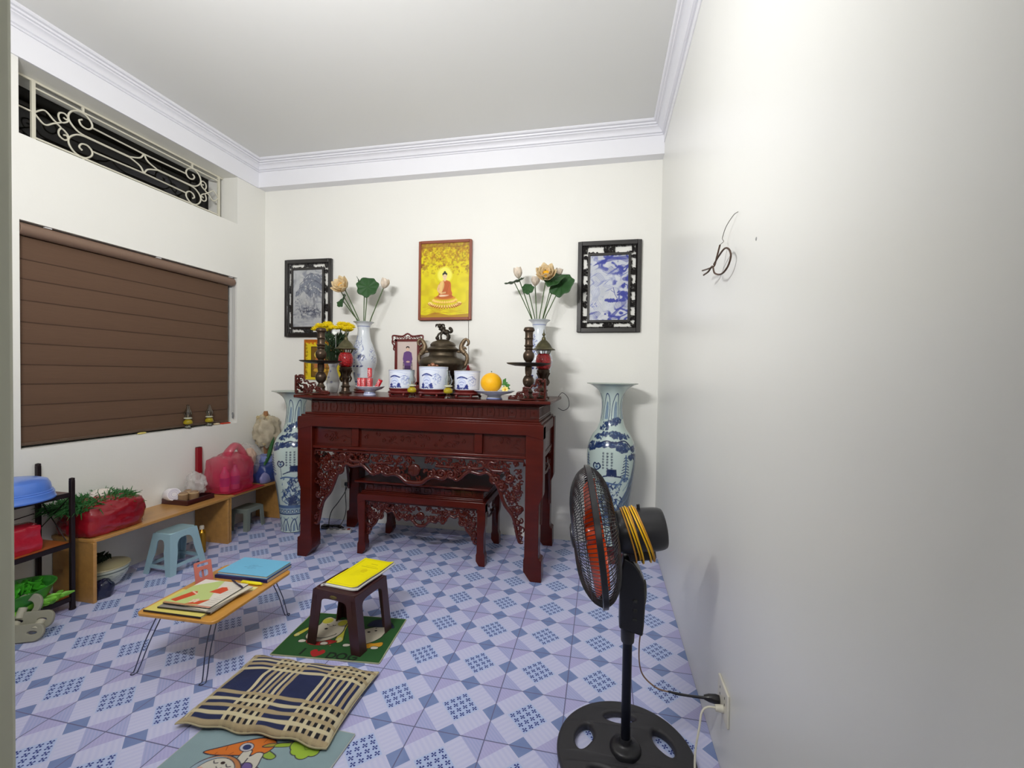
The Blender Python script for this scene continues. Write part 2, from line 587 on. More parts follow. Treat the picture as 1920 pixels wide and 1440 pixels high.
# left wall with the two openings
b = MB()
W1 = (1.958, 3.533, 0.970, 2.350)     # window with the blind
W2 = (1.963, 3.540, 2.860, 3.300)     # vent window
x0, x1 = XL - 0.34, XL
b.box(x0, x1, FY0, W1[0], 0, ZC); b.box(x0, x1, W1[1] + 0.007, FY1, 0, ZC)
b.box(x0, x1, W1[0], W1[1] + 0.007, 0, W1[2]); b.box(x0, x1, W1[0], W1[1] + 0.007, W1[3], W2[2]); b.box(x0, x1, W1[0], W1[1] + 0.007, W2[3], ZC)
struct(b.build('wall_left', M_wall, smooth=0))
# front wall with the doorway the camera looks through
DX0, DX1 = -0.392, XR
b = MB(); b.box(XL, DX0 - 0.06, FY0, YF, 0, ZC); b.box(DX0 - 0.06, XR, FY0, YF, 2.25, ZC)
struct(b.build('wall_front', M_wall, smooth=0))
M_jamb = mat('grey_green_door_paint', (196, 197, 178), 0.45, var=0.06, vscale=9, stretch=(1, 1, 0.2))
b = MB(); b.box(DX0 - 0.06, DX0, FY0 - 0.01, YF + 0.002, 0, 2.25); b.box(DX0 - 0.06, XR, FY0 - 0.01, YF + 0.002, 2.19, 2.25)
b.box(DX0 - 0.015, DX0 + 0.002, YF - 0.055, YF - 0.030, 0, 2.19)
struct(b.build('door_1', M_jamb, bevel=0.003))

# beams and cornice
b = MB(); b.box(XL, XR, YB - 0.10, YB, 3.305, ZC)
struct(b.build('trim_1', M_white, smooth=0))
b = MB(); b.box(XL, XL + 0.012, YF, YB - 0.10, 3.300, ZC); b.box(XR - 0.006, XR, YF, YB - 0.10, 3.395, ZC)
struct(b.build('trim_2', M_white, smooth=0))
prof = [(0, 0), (0.012, 0.0), (0.012, 0.010), (0.008, 0.014), (0.020, 0.018), (0.024, 0.030), (0.034, 0.042), (0.050, 0.050), (0.058, 0.051), (0.058, 0.061), (0.053, 0.064), (0.068, 0.066), (0.072, 0.077), (0.066, 0.080), (0.084, 0.083), (0.092, 0.090), (0.092, 0.0995), (0, 0.0995)]
b = MB()
zc0 = ZC - 0.10
L0 = [(XL + 0.012 + d, z) for d, z in prof]
yb = YB - 0.10


def cornice(bm, dirs):
    # mitred run: left wall -> back beam -> right wall
    rings = []
    for d, z in prof:
        rings.append([(XL + 0.012 + d, YF, zc0 + z), (XL + 0.012 + d, yb - d, zc0 + z), (XR - 0.006 - d, yb - d, zc0 + z), (XR - 0.006 - d, YF, zc0 + z)])
    vs = [p for r in rings for p in r]; n = len(rings)
    fs = []
    for i in range(n):
        j = (i + 1) % n
        for k in range(3):
            fs.append((i * 4 + k, i * 4 + k + 1, j * 4 + k + 1, j * 4 + k))
    bm.add(vs, fs)


cornice(b, None)
struct(b.build('trim_3', mat('cornice_plaster', (232, 232, 237), 0.45), smooth=30))
b = MB(); b.box(XL, XR, YB - 0.008, YB, 0, 0.055); b.box(XR - 0.006, XR, YF, YB, 0, 0.02)

# ---- window with roller blind
w = struct(MB().box(XL - 0.20, XL - 0.17, W1[0], W1[1], W1[2], W1[3]).build('window_1', mat('white_window_frame', (222, 220, 214), 0.4), smooth=0))
MB().box(XL - 0.168, XL - 0.160, W1[0] + .05, W1[1] - .05, W1[2] + .05, W1[3] - .05).build('pane', mat('night_glass', (20, 22, 26), 0.1), w, smooth=0)
M_blind = mat('brown_blind_fabric', (99, 74, 56), 0.75, var=0.06, vscale=40, stretch=(1, 0.15, 6))
t = thing('roller_blind', 'brown folded fabric roller blind drawn down over the window', 'blind', (-3.475, 2.73, 2.31))
y0, y1 = 1.975, 3.488
folds = [2.27, 2.129, 2.009, 1.879, 1.746, 1.616, 1.486, 1.365, 1.235, 1.104, 1.000]
pr_ = []
for i in range(len(folds) - 1):
    a, c = folds[i], folds[i + 1]
    pr_ += [(-3.478, a), (-3.4745, a - 0.004), (-3.473, (a + c) / 2), (-3.4715, c + 0.010), (-3.4735, c + 0.002)]
pr_.append((-3.480, 1.000))
b = MB(); n = len(pr_)
vs = [(x, y0, z) for x, z in pr_] + [(x, y1, z) for x, z in pr_] + [(-3.484, y0, z) for x, z in pr_] + [(-3.484, y1, z) for x, z in pr_]
fs = [(i, i + 1, n + i + 1, n + i) for i in range(n - 1)] + [(2 * n + i, 3 * n + i, 3 * n + i + 1, 2 * n + i + 1) for i in range(n - 1)]
fs += [(n + i, n + i + 1, 3 * n + i + 1, 3 * n + i) for i in range(n - 1)] + [(i, 2 * n + i, 2 * n + i + 1, i + 1) for i in range(n - 1)]
b.add(vs, fs); b.build('blind_fabric', M_blind, t, world=True, smooth=20)
b = MB()
for z in folds[1:-1]:
    b.box(-3.474, -3.4725, y0, y1, z - 0.003, z + 0.002)
b.build('fold_seam', mat('dark_brown_seam', (74, 53, 41), 0.8), t, world=True, smooth=0)
b = MB(); b.M = Matrix.Translation((-3.455, 0, 2.305)) @ Matrix.Rotation(-math.pi / 2, 4, 'X')
b.lathe([(0.036, 1.965), (0.038, 1.967), (0.038, 3.518), (0.036, 3.520)], 24); b.build('head_roll', mat('brown_roll_cover', (128, 104, 88), 0.5), t, world=True)
MB().box(-3.49, -3.468, y0, y1, 0.985, 1.003).build('bottom_rail', mat('brown_rail', (92, 74, 60), 0.5), t, world=True, bevel=.003)
for yy in (2.09, 2.79, 3.47):
    MB().box(-3.45, -3.435, yy, yy + 0.035, 2.342, 2.3495).build('bracket', mat('white_plastic', (235, 235, 235), 0.4), t, world=True)
b = MB(); b.tube([(-3.445, 3.509, 2.29), (-3.445, 3.507, 1.05)], 0.0016, 6); b.tube([(-3.430, 3.515, 2.29), (-3.432, 3.513, 1.05)], 0.0016, 6)
b.build('pull_chain', mat('grey_chain', (165, 165, 165), 0.4), t, world=True)
b = MB(); b.M = Matrix.Translation((-3.438, 3.510, 1.045)); b.lathe([(0.001, 0.028), (0.006, 0.022), (0.007, -0.02), (0.004, -0.03), (0.001, -0.031)], 12)
b.build('chain_weight', mat('grey_plastic_weight', (120, 122, 122), 0.4), t, world=True)

# ---- vent window with scroll grille
w = struct(MB().box(XL - 0.47, XL - 0.45, W2[0] - .1, W2[1] + 0.1, W2[2] - .1, W2[3] + .12).build('window_2', M_dark, smooth=0))
MB().box(XL - 0.336, XL - 0.330, W2[0], W2[1], W2[2], W2[3]).build('pane', mat('dark_vent_glass', (30, 26, 22), 0.06, trans=0.85, ior=1.45), w, smooth=0)
GX = -3.585
t = thing('window_grille', 'cream painted wrought iron scroll grille in the high vent window', 'window grille', (GX, 2.808, 2.87))
M_iron = mat('cream_iron_paint', (216, 212, 194), 0.45)
C0, ZM = 2.808, 3.093
MB().box(GX - .008, GX + .008, 2.112, 2.132, 2.862, 3.298).build('upright', M_iron, t, world=True)
MB().box(GX - .008, GX + .008, 3.482, 3.502, 2.862, 3.298).build('upright', M_iron, t, world=True)
b = MB()
b.box(GX - .006, GX + .006, 1.965, 3.535, 3.284, 3.298); b.box(GX - .006, GX + .006, 2.13, 3.485, 3.246, 3.256); b.box(GX - .006, GX + .006, 2.13, 3.485, 2.930, 2.941)
b.box(GX - .005, GX + .005, 1.965, 2.113, ZM - .004, ZM + .004)
for yy in (2.395, 3.221):
    b.box(GX - .005, GX + .005, yy - .007, yy + .007, 3.25, 3.29); b.box(GX - .005, GX + .005, yy - .007, yy + .007, 2.864, 2.935)
b.build('rail', M_iron, t, world=True)
b = MB()
R_ = 0.0062


def g(y, z): return (GX, y, z)


for sd in (1, -1):
    def Y(dy, sd=sd): return C0 + sd * dy
    for vz in (1, -1):
        def Z(dz, vz=vz): return ZM + vz * dz
        # large scroll: comes from the long middle bar, curls round and ends inside
        pts = []
        cx, cz, r0 = 0.420, 0.088, 0.078
        k = 26
        for i in range(k + 1):
            tt = i / k
            a = math.radians(-70 + 0) + math.radians(-460) * tt * 1.0
            r = r0 * (1 - 0.80 * tt ** 1.1)
            pts.append(g(Y(cx - 0.0 + r * math.cos(a)), Z(cz + r * math.sin(a) * 0.98)))
        mid = [g(Y(dd), Z(0.008 if dd < .3 else 0.008)) for dd in (0.10, 0.30, 0.36)]
        sw = [g(Y(0.425), Z(0.006)), g(Y(0.47), Z(0.030)), g(Y(0.497), Z(0.070)), g(Y(0.488), Z(0.115)), g(Y(0.450), Z(0.148)), g(Y(0.40), Z(0.150)), g(Y(0.362), Z(0.118)), g(Y(0.358), Z(0.083)), g(Y(0.385), Z(0.058)), g(Y(0.420), Z(0.063)), g(Y(0.435), Z(0.090)), g(Y(0.418), Z(0.106))]
        b.tube(bez([g(Y(0.10), Z(0.002)), g(Y(0.34), Z(0.002))] + sw, 6), R_, 6)
        b.tube([g(Y(0.0), Z(0.075)), g(Y(0.362), Z(0.083))], R_, 6)
        # small scroll and side diamond
        sm = [g(Y(0.497), Z(0.060)), g(Y(0.505), Z(0.040)), g(Y(0.535), Z(0.020)), g(Y(0.552), Z(0.045)), g(Y(0.548), Z(0.075)), g(Y(0.520), Z(0.088)), g(Y(0.500), Z(0.072)), g(Y(0.508), Z(0.053)), g(Y(0.525), Z(0.058))]
        b.tube(bez(sm, 6), R_ * .9, 6)
        b.tube(bez([g(Y(0.535), Z(0.020)), g(Y(0.560), Z(0.004)), g(Y(0.580), Z(0.012)), g(Y(0.615), Z(0.042)), g(Y(0.640), Z(0.040)), g(Y(0.680), Z(0.002))], 6), R_ * .9, 6)
        b.tube(bez([g(Y(0.0), Z(0.077)), g(Y(0.030), Z(0.032)), g(Y(0.105), Z(0.002))], 8), R_, 6)
b.build('scroll_work', M_iron, t, world=True, smooth=60)

# ---- room lamp on the front wall above the door (behind the camera)
t = thing('tube_lamp', 'white tube lamp fixed high on the wall above the doorway', 'lamp', (-1.25, YF + 0.02, 2.62))
MB().box(-1.66, -0.84, YF, YF + 0.045, 2.585, 2.655).build('lamp_housing', M_white, t, world=True, bevel=.004)
b = MB(); b.M = Matrix.Translation((-1.63, YF + 0.07, 2.62)) @ Matrix.Rotation(math.pi / 2, 4, 'Y'); b.lathe([(0.014, 0), (0.016, 0.01), (0.016, 0.75), (0.014, 0.76)], 14)
b.build('tube', mat('lit_tube', (255, 255, 255), 0.4, emit=3.0), t, world=True)

# ---- hook wires, mark and socket on the right wall
M_wire = mat('brown_wire', (74, 54, 42), 0.45)
t = thing('wire_hook', 'looped brown wire hanging from a nail on the bare right wall', 'wire', (XR, 1.70, 2.06))
b = MB(); X0 = XR - 0.012
b.tube(bez([(XR, 1.694, 2.060), (X0, 1.705, 2.052), (X0 - .01, 1.760, 2.030), (X0 - .012, 1.800, 2.000), (X0 - .01, 1.790, 1.985), (X0 - .02, 1.800, 1.975)], 6), 0.0014, 6)
b.build('nail_wire', mat('steel_wire', (130, 128, 122), 0.35, 0.6), t, world=True)
b = MB()
b.tube(bez([(X0 - .02, 1.800, 1.975), (X0 - .025, 1.830, 1.930), (X0 - .03, 1.840, 1.905), (X0 - .035, 1.90, 1.91), (X0 - .04, 2.00, 1.925)], 8), 0.0032, 8)
b.tube(bez([(X0 - .03, 1.845, 1.912), (X0 - .025, 1.80, 1.930), (X0 - .02, 1.735, 1.942), (X0 - .015, 1.695, 1.928), (X0 - .012, 1.680, 1.898), (X0 - .014, 1.715, 1.868), (X0 - .02, 1.775, 1.858), (X0 - .03, 1.83, 1.875), (X0 - .035, 1.845, 1.905), (X0 - .04, 1.89, 1.895), (X0 - .045, 1.95, 1.895)], 8), 0.0034, 8)
b.build('wire_loop', M_wire, t, world=True)
tag(MB().ball((XR, 1.494, 1.902), (0.002, .006, .006)).build('wall_anchor', mat('grey_plug', (150, 150, 148), .6), loc=(XR, 1.494, 1.902)), 'tiny grey wall anchor right of the hanging wire loop', 'anchor')
t = thing('wall_socket', 'white socket plate low on the right wall with two plugs in it', 'socket', (XR, 1.70, 0.27))
MB().box(XR - 0.009, XR, 1.640, 1.768, 0.225, 0.345).build('plate', mat('ivory_plate', (226, 222, 208), 0.35), t, world=True, bevel=.003)
for yy in (1.675, 1.735):
    for dz in (-.012, .012):
        MB().box(XR - 0.0098, XR - .008, yy - .002, yy + .002, .30 + dz - .004, .30 + dz + .004).build('socket_hole', mat('black_hole', (25, 25, 25), .6), t, world=True)
# ================================================================== ALTAR TABLES
M_maho = mat('dark_red_lacquered_wood', (74, 20, 12), 0.25, ior=1.33, coat=0.12, var=0.16, vscale=7, stretch=(0.6, 3, 3), bump=0.04, bscale=25)
M_maho2 = mat('carved_dark_red_wood', (70, 20, 12), 0.20, ior=1.4, coat=0.3, var=0.12, vscale=14, bump=0.08, bscale=60)


def leg_outline(xo, xi, zt, s, L):
    """s=+1: outer side is at smaller x (left leg)"""
    f = L['flare']; zb = L['bend']; zf = L['foot']
    xo2 = xo + s * f
    return [(xo, zt), (xo, zb + .02), (xo + s * f * .15, zb), (xo + s * f * .7, zb - .03), (xo2, zb - .05), (xo2, zf + .03),
            (xo2 - s * .004, zf + .012), (xo + s * .002, zf), (xo, 0), (xi - s * (xi - xo) * s * L['cham'], 0), (xi + s * .006, zf * .45), (xi + s * .006, zf), (xi, zf + .02), (xi, zt)]


def altar_table(name, label, x0, x1, y0, y1, L, panels):
    xc, yc = (x0 + x1) / 2, (y0 + y1) / 2
    t = thing(name, label, 'altar table', (xc, yc, 0))
    lw, ld = L['lw'], L['ld']
    zt = L['band1']
    for (s, xo) in ((1, x0), (-1, x1)):
        for (ya, yb_) in ((y0, y0 + ld), (y1 - ld, y1)):
            MB().prism(leg_outline(xo, xo + s * lw, zt - .002, s, L), ya, yb_).build('leg', M_maho, t, world=True, bevel=.004)
    # band (front rail, mitred), side and back rails
    b = MB(); r = .018
    b.prism([(x0, L['band0'] - .03), (x0, zt - r), (x0 + r * .3, zt - r * .3), (x0 + r, zt), (x1 - r, zt), (x1 - r * .3, zt - r * .3), (x1, zt - r), (x1, L['band0'] - .03), (x1 - lw, L['band0']), (x0 + lw, L['band0'])], y0 - .004, y0 + ld)
    b.build('front_rail', M_maho, t, world=True, bevel=.004)
    b = MB(); b.box(x0 + .006, x0 + lw * .8, y0 + ld, y1 - ld, L['band0'], zt - .004); b.build('side_rail', M_maho, t, world=True, bevel=.003)
    b = MB(); b.box(x1 - lw * .8, x1 - .006, y0 + ld, y1 - ld, L['band0'], zt - .004); b.build('side_rail', M_maho, t, world=True, bevel=.003)
    MB().box(x0 + lw, x1 - lw, y1 - ld * .7, y1 - .01, L['band0'], zt - .004).build('back_rail', M_maho, t, world=True, bevel=.003)
    # stepped ledges, frieze, cove and slab
    ins = L['inset']
    zl = L['ledge']; zf0, zf1, zs0, zs1 = L['frieze0'], L['frieze1'], L['slab0'], L['slab1']
    MB().box(x0 + .02, x1 - .02, y0 + .015, y1 - .015, zt - .004, zl).build('lower_ledge', M_maho, t, world=True, bevel=.005)
    MB().box(x0 + ins * .55, x1 - ins * .55, y0 + ins * .5, y1 - ins * .5, zl - .001, zf0).build('upper_ledge', M_maho, t, world=True, bevel=.005)
    fx0, fx1, fy0, fy1 = x0 + ins, x1 - ins * .62, y0 + ins, y1 - ins
    MB().box(fx0, fx1, fy0, fy1, zf0 - .001, zf1).build('frieze', M_maho2, t, world=True, bevel=.002)
    b = MB(); n = max(6, int((fx1 - fx0) / .078)); w = (fx1 - fx0) / n; hh = (zf1 - zf0) * .36; zc = (zf0 + zf1) / 2
    for i in range(n):
        cx = fx0 + w * (i + .5); e = .0065; y = fy0 - .002
        if i % 2 == 0:   # squared ring
            b.tube([(cx - w * .3, y, zc - hh), (cx - w * .38, y, zc), (cx - w * .3, y, zc + hh), (cx + w * .3, y, zc + hh), (cx + w * .38, y, zc), (cx + w * .3, y, zc - hh)], e, 5, closed=True)
            b.ball((cx, y, zc), (.008, .005, .008), 6, 4)
        else:            # knot
            for q in (-1, 0, 1):
                b.tube([(cx - w * .3, y, zc + q * hh * .75), (cx + w * .3, y, zc + q * hh * .75)], e * .8, 5)
            for q in (-1, 1):
                b.tube([(cx + q * w * .2, y, zc - hh), (cx + q * w * .2, y, zc + hh)], e * .8, 5)
    ns = max(3, int((fy1 - fy0) / .062)); w = (fy1 - fy0) / ns
    for i in range(ns):
        cy = fy0 + w * (i + .5)
        b.tube([(fx1 - .002, cy - w * .3, zc - hh), (fx1 - .002, cy - w * .3, zc + hh), (fx1 - .002, cy + w * .3, zc + hh), (fx1 - .002, cy + w * .3, zc - hh)], .0045, 5, closed=True)
    b.build('frieze_carving', M_maho2, t, world=True, smooth=50)
    b = MB(); o = L['over']
    st = [(0, zf1 - .004), (.3, zf1 + .006), (.75, zs0 - .006), (1, zs0)]
    for i in range(3):
        ka, za = st[i]; kb, zb = st[i + 1]
        b.frustum((fx0 - o * ka, fx1 + o * ka, fy0 - o * ka, fy1 + o * ka * .6, za), (fx0 - o * kb, fx1 + o * kb, fy0 - o * kb, fy1 + o * kb * .6, zb))
    b.build('cove', M_maho, t, world=True, smooth=60)
    MB().box(fx0 - o - .008, fx1 + o + .006, fy0 - o - .008, fy1 + o * .6 + .008, zs0 - .001, zs1).build('top_slab', M_maho, t, world=True, bevel=.006)
    ax0, ax1 = x0 + lw, x1 - lw
    yf = y0 + .028
    zb = L['band0']
    if panels:
        zp0, zp1 = L['panel0'], L['panel1']
        MB().box(ax0, ax1, yf + .012, yf + .024, zp0 - .002, zb + .002).build('panel_board', M_maho2, t, world=True)
        for px in panels:
            MB().box(px - .030, px + .030, yf - .010, yf + .014, zp0, zb).build('panel_post', M_maho, t, world=True, bevel=.004)
        edges = [ax0] + [q for px in panels for q in (px - .03, px + .03)] + [ax1]
        rnd = random.Random(3)
        for k in range(0, len(edges), 2):
            a, c = edges[k] + .012, edges[k + 1] - .012
            MB().tube([(a, yf + .009, zp0 + .012), (a, yf + .009, zb - .012), (c, yf + .009, zb - .012), (c, yf + .009, zp0 + .012)], .0035, 5, closed=True).build('panel_moulding', M_maho, t, world=True)
            bm = MB(); zc2 = (zp0 + zb) / 2
            bm.box(a, c, yf + .0115, yf + .0130, zp0 + .012, zb - .012)
            for i in range(int((c - a) / .022)):
                cx = rnd.uniform(a + .03, c - .03); cz = zc2 + rnd.uniform(-.042, .042)
                if rnd.random() < .55:
                    bm.tube(spiral((cx, cz), rnd.uniform(.010, .022), 1.1, rnd.uniform(0, 6), rnd.choice((1, -1)), .2, 10, yf + .008), rnd.uniform(.0035, .0055), 5)
                else:
                    an = rnd.uniform(-.8, .8); Ln = rnd.uniform(.02, .05)
                    bm.tube(bez([(cx - Ln * math.cos(an), yf + .012, cz - Ln * math.sin(an) * .4), (cx, yf + .008, cz + .006), (cx + Ln * math.cos(an), yf + .012, cz + Ln * math.sin(an) * .4)], 3), [.002, .005, .001], 5)
            bm.build('panel_carving', M_maho2, t, world=True, smooth=60)
        MB().box(ax0 - .002, ax1 + .002, yf - .016, yf + .022, zp0 - .026, zp0 - .002).build('panel_sill', M_maho, t, world=True, bevel=.006)
        # plain side panels
        for (xa, xb) in ((x0 + .02, x0 + .035), (x1 - .035, x1 - .02)):
            MB().box(xa, xb, y0 + ld, y1 - ld, zp0, zb + .002).build('side_panel', M_maho2, t, world=True)
            MB().box(xa - .006, xb + .006, y0 + ld, y1 - ld, zp0 - .028, zp0).build('side_sill', M_maho, t, world=True, bevel=.003)
    za = L['ap_top']
    # openwork apron
    b = MB(); ya = yf
    hw = (ax1 - ax0) / 2; xm = (ax0 + ax1) / 2; sc = L['sc']
    T = .0135 * sc

    def P(dx, z): return (xm + dx, ya, z)
    low, side = L['ap_low'], L['ap_side']
    b.tube([P(-hw + .012 * sc, za - .3 * (za - side)), P(-hw + .018 * sc, za), P(hw - .018 * sc, za), P(hw - .012 * sc, za - .3 * (za - side))], T * .8, 8)
    d = za - low
    outl = [(0, low), (.07, low + .006), (.13, low + .2 * d), (.19, low + .28 * d), (.27, low + .22 * d), (.33, side - .16 * (za - side)), (.40, side - .05), (.50, side + .015), (.60, side + .005), (.66, side + .02), (.705, side - .01), (.76, side - .16 * L['brh'] * 2), (.82, side - .42 * L['brh'] * 2), (.90, side - .62 * L['brh'] * 2), (.945, side - .95 * L['brh'] * 2), (.985, L['br_low'])]
    outl = [(a * hw, max(z, L['br_low'])) for a, z in outl]
    rnd = random.Random(11)
    for s in (1, -1):
        b.tube(bez([P(s * a, z) for a, z in outl], 5), [T * 1.5, T * 1.3, T, T, T, T * 1.1, T, T * .8], 8)
        # long bars with scroll ends
        zz = za - (za - side) * .62
        b.tube(bez([P(s * .20 * hw, zz), P(s * .36 * hw, zz - .004)], 4), T * .8, 7)
        b.tube(bez([P(s * .44 * hw, zz), P(s * .60 * hw, zz), P(s * .635 * hw, zz + .025 * sc), P(s * .62 * hw, zz + .05 * sc), P(s * .59 * hw, zz + .045 * sc)], 5), T * .9, 7)
        b.tube(bez([P(s * .80 * hw, zz - .01 * sc), P(s * .71 * hw, zz - .008 * sc), P(s * .672 * hw, zz + .02 * sc), P(s * .69 * hw, zz + .05 * sc), P(s * .73 * hw, zz + .045 * sc)], 5), T * .9, 7)
        # larger scrolls along the lower rim
        for (fx, fz, rr, a0, dr) in ((.16, low + .38 * d, .034, 1.2, -1), (.255, low + .40 * d, .036, 4.4, 1), (.345, side - .010, .038, 1.0, -1), (.50, side + .040, .022, 4.5, 1), (.735, side - .030, .036, 2.0, 1),
                                    (.79, side - .075, .034, 0.5, -1), (.86, side - .012, .034, 3.6, 1), (.92, side - .08, .028, 1.5, -1), (.885, side - .16, .028, 3.0, 1), (.94, side - .24, .022, 1.0, -1), (.93, side - .33, .018, 3.0, 1)):
            z = fz if fz > side - .06 else side - (side - fz) * L['brh'] / .24 * 1.0
            if z < L['br_low'] + .02:
                continue
            rr *= sc
            sp_ = spiral((xm + s * fx * hw, z), rr, 1.35, a0 if s > 0 else math.pi - a0, dr * s, .22, 18, ya - .003)
            b.tube(sp_, [T, T * .9, T * .7, T * .6], 7)
            b.ball(tuple(sp_[-1]), T * 1.1, 8, 6)
        # fill with small leaf curls
        n = L['fill']
        for i in range(n):
            a = rnd.uniform(.02, .97) if i % 3 else rnd.uniform(.70, .97)
            zl_ = np.interp(a * hw, [q[0] for q in outl], [q[1] for q in outl])
            z = rnd.uniform(zl_ + .012 * sc, za - .010 * sc)
            rr = rnd.uniform(.013, .027) * sc; a0 = rnd.uniform(0, 6.28)
            sp_ = spiral((xm + s * a * hw, z), rr, rnd.uniform(.5, 1.0), a0, rnd.choice((1, -1)), .3, 7, ya + rnd.uniform(-.004, .006))
            b.tube(sp_, [T * .35, T * .6, T * .45], 5)
            if rnd.random() < .35:
                b.ball(tuple(sp_[-1]), T * .75, 6, 4)
    b.build('carved_apron', M_maho2, t, world=True, smooth=60)
    b = MB(); cz = low + .46 * d; R = .044 * sc
    b.M = Matrix.Translation((xm, ya - .004, cz)) @ Matrix.Rotation(math.pi / 2, 4, 'X')
    b.lathe([(R * 1.08, -.008), (R * 1.08, .004), (R * .9, .010), (R * .6, .012), (.001, .013)], 24, caps=False)
    b.M = None
    for q in (-2, -1, 0, 1, 2):
        hl = R * math.sqrt(max(0, 1 - (q / 3) ** 2)) * .8
        b.tube([(xm - hl, ya - .016, cz + q * R * .3), (xm + hl, ya - .016, cz + q * R * .3)], .0025 * sc, 5)
    b.tube([(xm, ya - .016, cz - R * .8), (xm, ya - .016, cz + R * .8)], .0025 * sc, 5)
    b.build('carved_medallion', M_maho2, t, world=True, smooth=60)
    # side aprons: simpler openwork
    for xs in (x0 + .03, x1 - .03):
        b = MB(); ym = (y0 + y1) / 2; hy = (y1 - y0) / 2 - ld
        for s in (1, -1):
            pts = [(xs, ym + s * q * hy, z) for q, z in ((0, side - .03), (.3, side - .02), (.5, side), (.75, side - .06 * sc), (.9, side - .2 * sc), (.98, max(L['br_low'], side - .36 * sc)))]
            b.tube(bez(pts, 5), T, 6)
            for i in range(int(10)):
                q = rnd.uniform(.05, .95); z = rnd.uniform(side - (.0 if q < .7 else .1 * sc), za - .01)
                sp_ = [(xs, ym + s * q * hy + (p[0]), p[2]) for p in spiral((0, z), rnd.uniform(.015, .03) * sc, 1.0, rnd.uniform(0, 6), 1, .3, 9)]
                b.tube(sp_, T * .6, 5)
        b.tube([(xs, ym - hy, za), (xs, ym + hy, za)], T, 6)
        b.build('side_apron', M_maho2, t, world=True, smooth=60)
    return t


BIG = dict(lw=.126, ld=.115, flare=.026, bend=.600, foot=.150, cham=.35, band0=1.040, band1=1.118, ledge=1.133, frieze0=1.149, frieze1=1.240,
           slab0=1.264, slab1=1.287, inset=.070, over=.085, panel0=.892, panel1=1.04, ap_top=.852, ap_low=.640, ap_side=.735, br_low=.265, brh=.24, sc=1.0, fill=190)
altar = altar_table('altar_table', 'large dark red carved wooden altar table against the back wall', -2.361, -0.398, 3.03, 3.83, BIG, [-1.870, -0.878])
SML = dict(lw=.066, ld=.07, flare=.012, bend=.300, foot=.085, cham=.3, band0=.440, band1=.492, ledge=.503, frieze0=.512, frieze1=.565,
           slab0=.585, slab1=.602, inset=.045, over=.055, panel0=.43, panel1=.44, ap_top=.428, ap_low=.262, ap_side=.345, br_low=.165, brh=.105, sc=.72, fill=150)
altar2 = altar_table('altar_table', 'small dark red carved wooden table standing under the large altar', -1.925, -0.853, 3.18, 3.72, SML, None)

# carved wing pieces on the altar top (each lifts off)
for (nm, s, xo, xi) in (('left', 1, -2.375, -2.075), ('right', -1, -0.392, -0.655)):
    t = thing('carved_wing', 'dark red carved scroll wing standing on the %s front corner of the altar top' % nm, 'carving', ((xo + xi) / 2, 3.024, 1.2895))
    w_ = abs(xi - xo); y = 3.024
    out = [(0, 0), (1, 0), (1, .012), (.80, .020), (.74, .045), (.60, .055), (.56, .085), (.40, .080), (.34, .10), (.26, .095), (.22, .140), (.10, .142), (.08, .125), (0, .145)]
    O = [(xo + s * a * w_, 1.2965 + z) for a, z in out]
    b = MB(); b.tube([(p[0], y, p[1]) for p in O[0:2]], .007, 6)
    b.tube(bez([(p[0], y, p[1]) for p in O[2:]], 4), .007, 7)
    b.tube([(O[0][0], y, 1.2975), (O[0][0], y, 1.440)], .009, 6)
    rnd = random.Random(5)
    zo = [q[1] for q in out[2:]][::-1]; xo_ = [q[0] for q in out[2:]][::-1]
    for i in range(46):
        a = rnd.uniform(.03, .95); zt_ = np.interp(a, xo_, zo)
        z = rnd.uniform(.012, max(.014, zt_ - .008))
        if s > 0 and .12 < a < .24 and z < .06: continue
        if s < 0 and .28 < a < .42 and z < .07: continue
        sp_ = spiral((xo + s * a * w_, 1.2965 + z), rnd.uniform(.008, .016), 1.0, rnd.uniform(0, 6), rnd.choice((1, -1)), .3, 8, y + rnd.uniform(-.003, .003))
        b.tube(sp_, [.004, .006, .004], 5)
        if rnd.random() < .4: b.ball(tuple(sp_[-1]), .006, 6, 4)
    b.build('front_carving', M_maho2, t, world=True, smooth=60)
    b = MB(); xs = xo + s * .006
    b.tube([(xs, 3.024, 1.2965), (xs, 3.18, 1.2965)], .007, 6); b.tube(bez([(xs, 3.01, 1.425), (xs, 3.05, 1.42), (xs, 3.07, 1.37), (xs, 3.11, 1.365), (xs, 3.13, 1.33), (xs, 3.18, 1.302)], 4), .007, 6)
    for i in range(16):
        q = rnd.random(); yy = 3.02 + q * .14; z = 1.305 + rnd.random() * max(.01, (.10 * (1 - q)))
        b.tube([(xs, yy + p[0], p[2]) for p in spiral((0, z), .012, 1, rnd.uniform(0, 6), 1, .3, 8)], .005, 5)
    b.build('side_carving', M_maho2, t, world=True, smooth=60)
# ================================================================== THINGS ON THE ALTAR
ZA = 1.2872
M_bronze = mat('aged_dark_bronze', (84, 74, 60), 0.42, 0.75, var=0.25, vscale=25, bump=0.15, bscale=90)
M_bronze2 = mat('turned_dark_bronze', (80, 66, 54), 0.35, 0.7, var=0.12, vscale=20)
M_green_bronze = mat('olive_bronze', (92, 88, 62), 0.4, 0.6, var=0.15, vscale=25)
M_rose = mat('rosewood_stand', (98, 28, 26), 0.28, coat=0.5, var=0.15, vscale=18)
M_porc = mat('white_porcelain', (228, 232, 238), 0.18, coat=0.5)
M_glass = mat('clear_glass', (240, 244, 240), 0.03, trans=1.0, ior=1.4)
M_oil = mat('yellow_lamp_oil', (190, 170, 40), 0.08, trans=0.35, ior=1.4)
M_stem = mat('green_stem', (70, 96, 48), 0.5)
V_porc = vcmat('painted_porcelain', 0.18, coat=0.5)


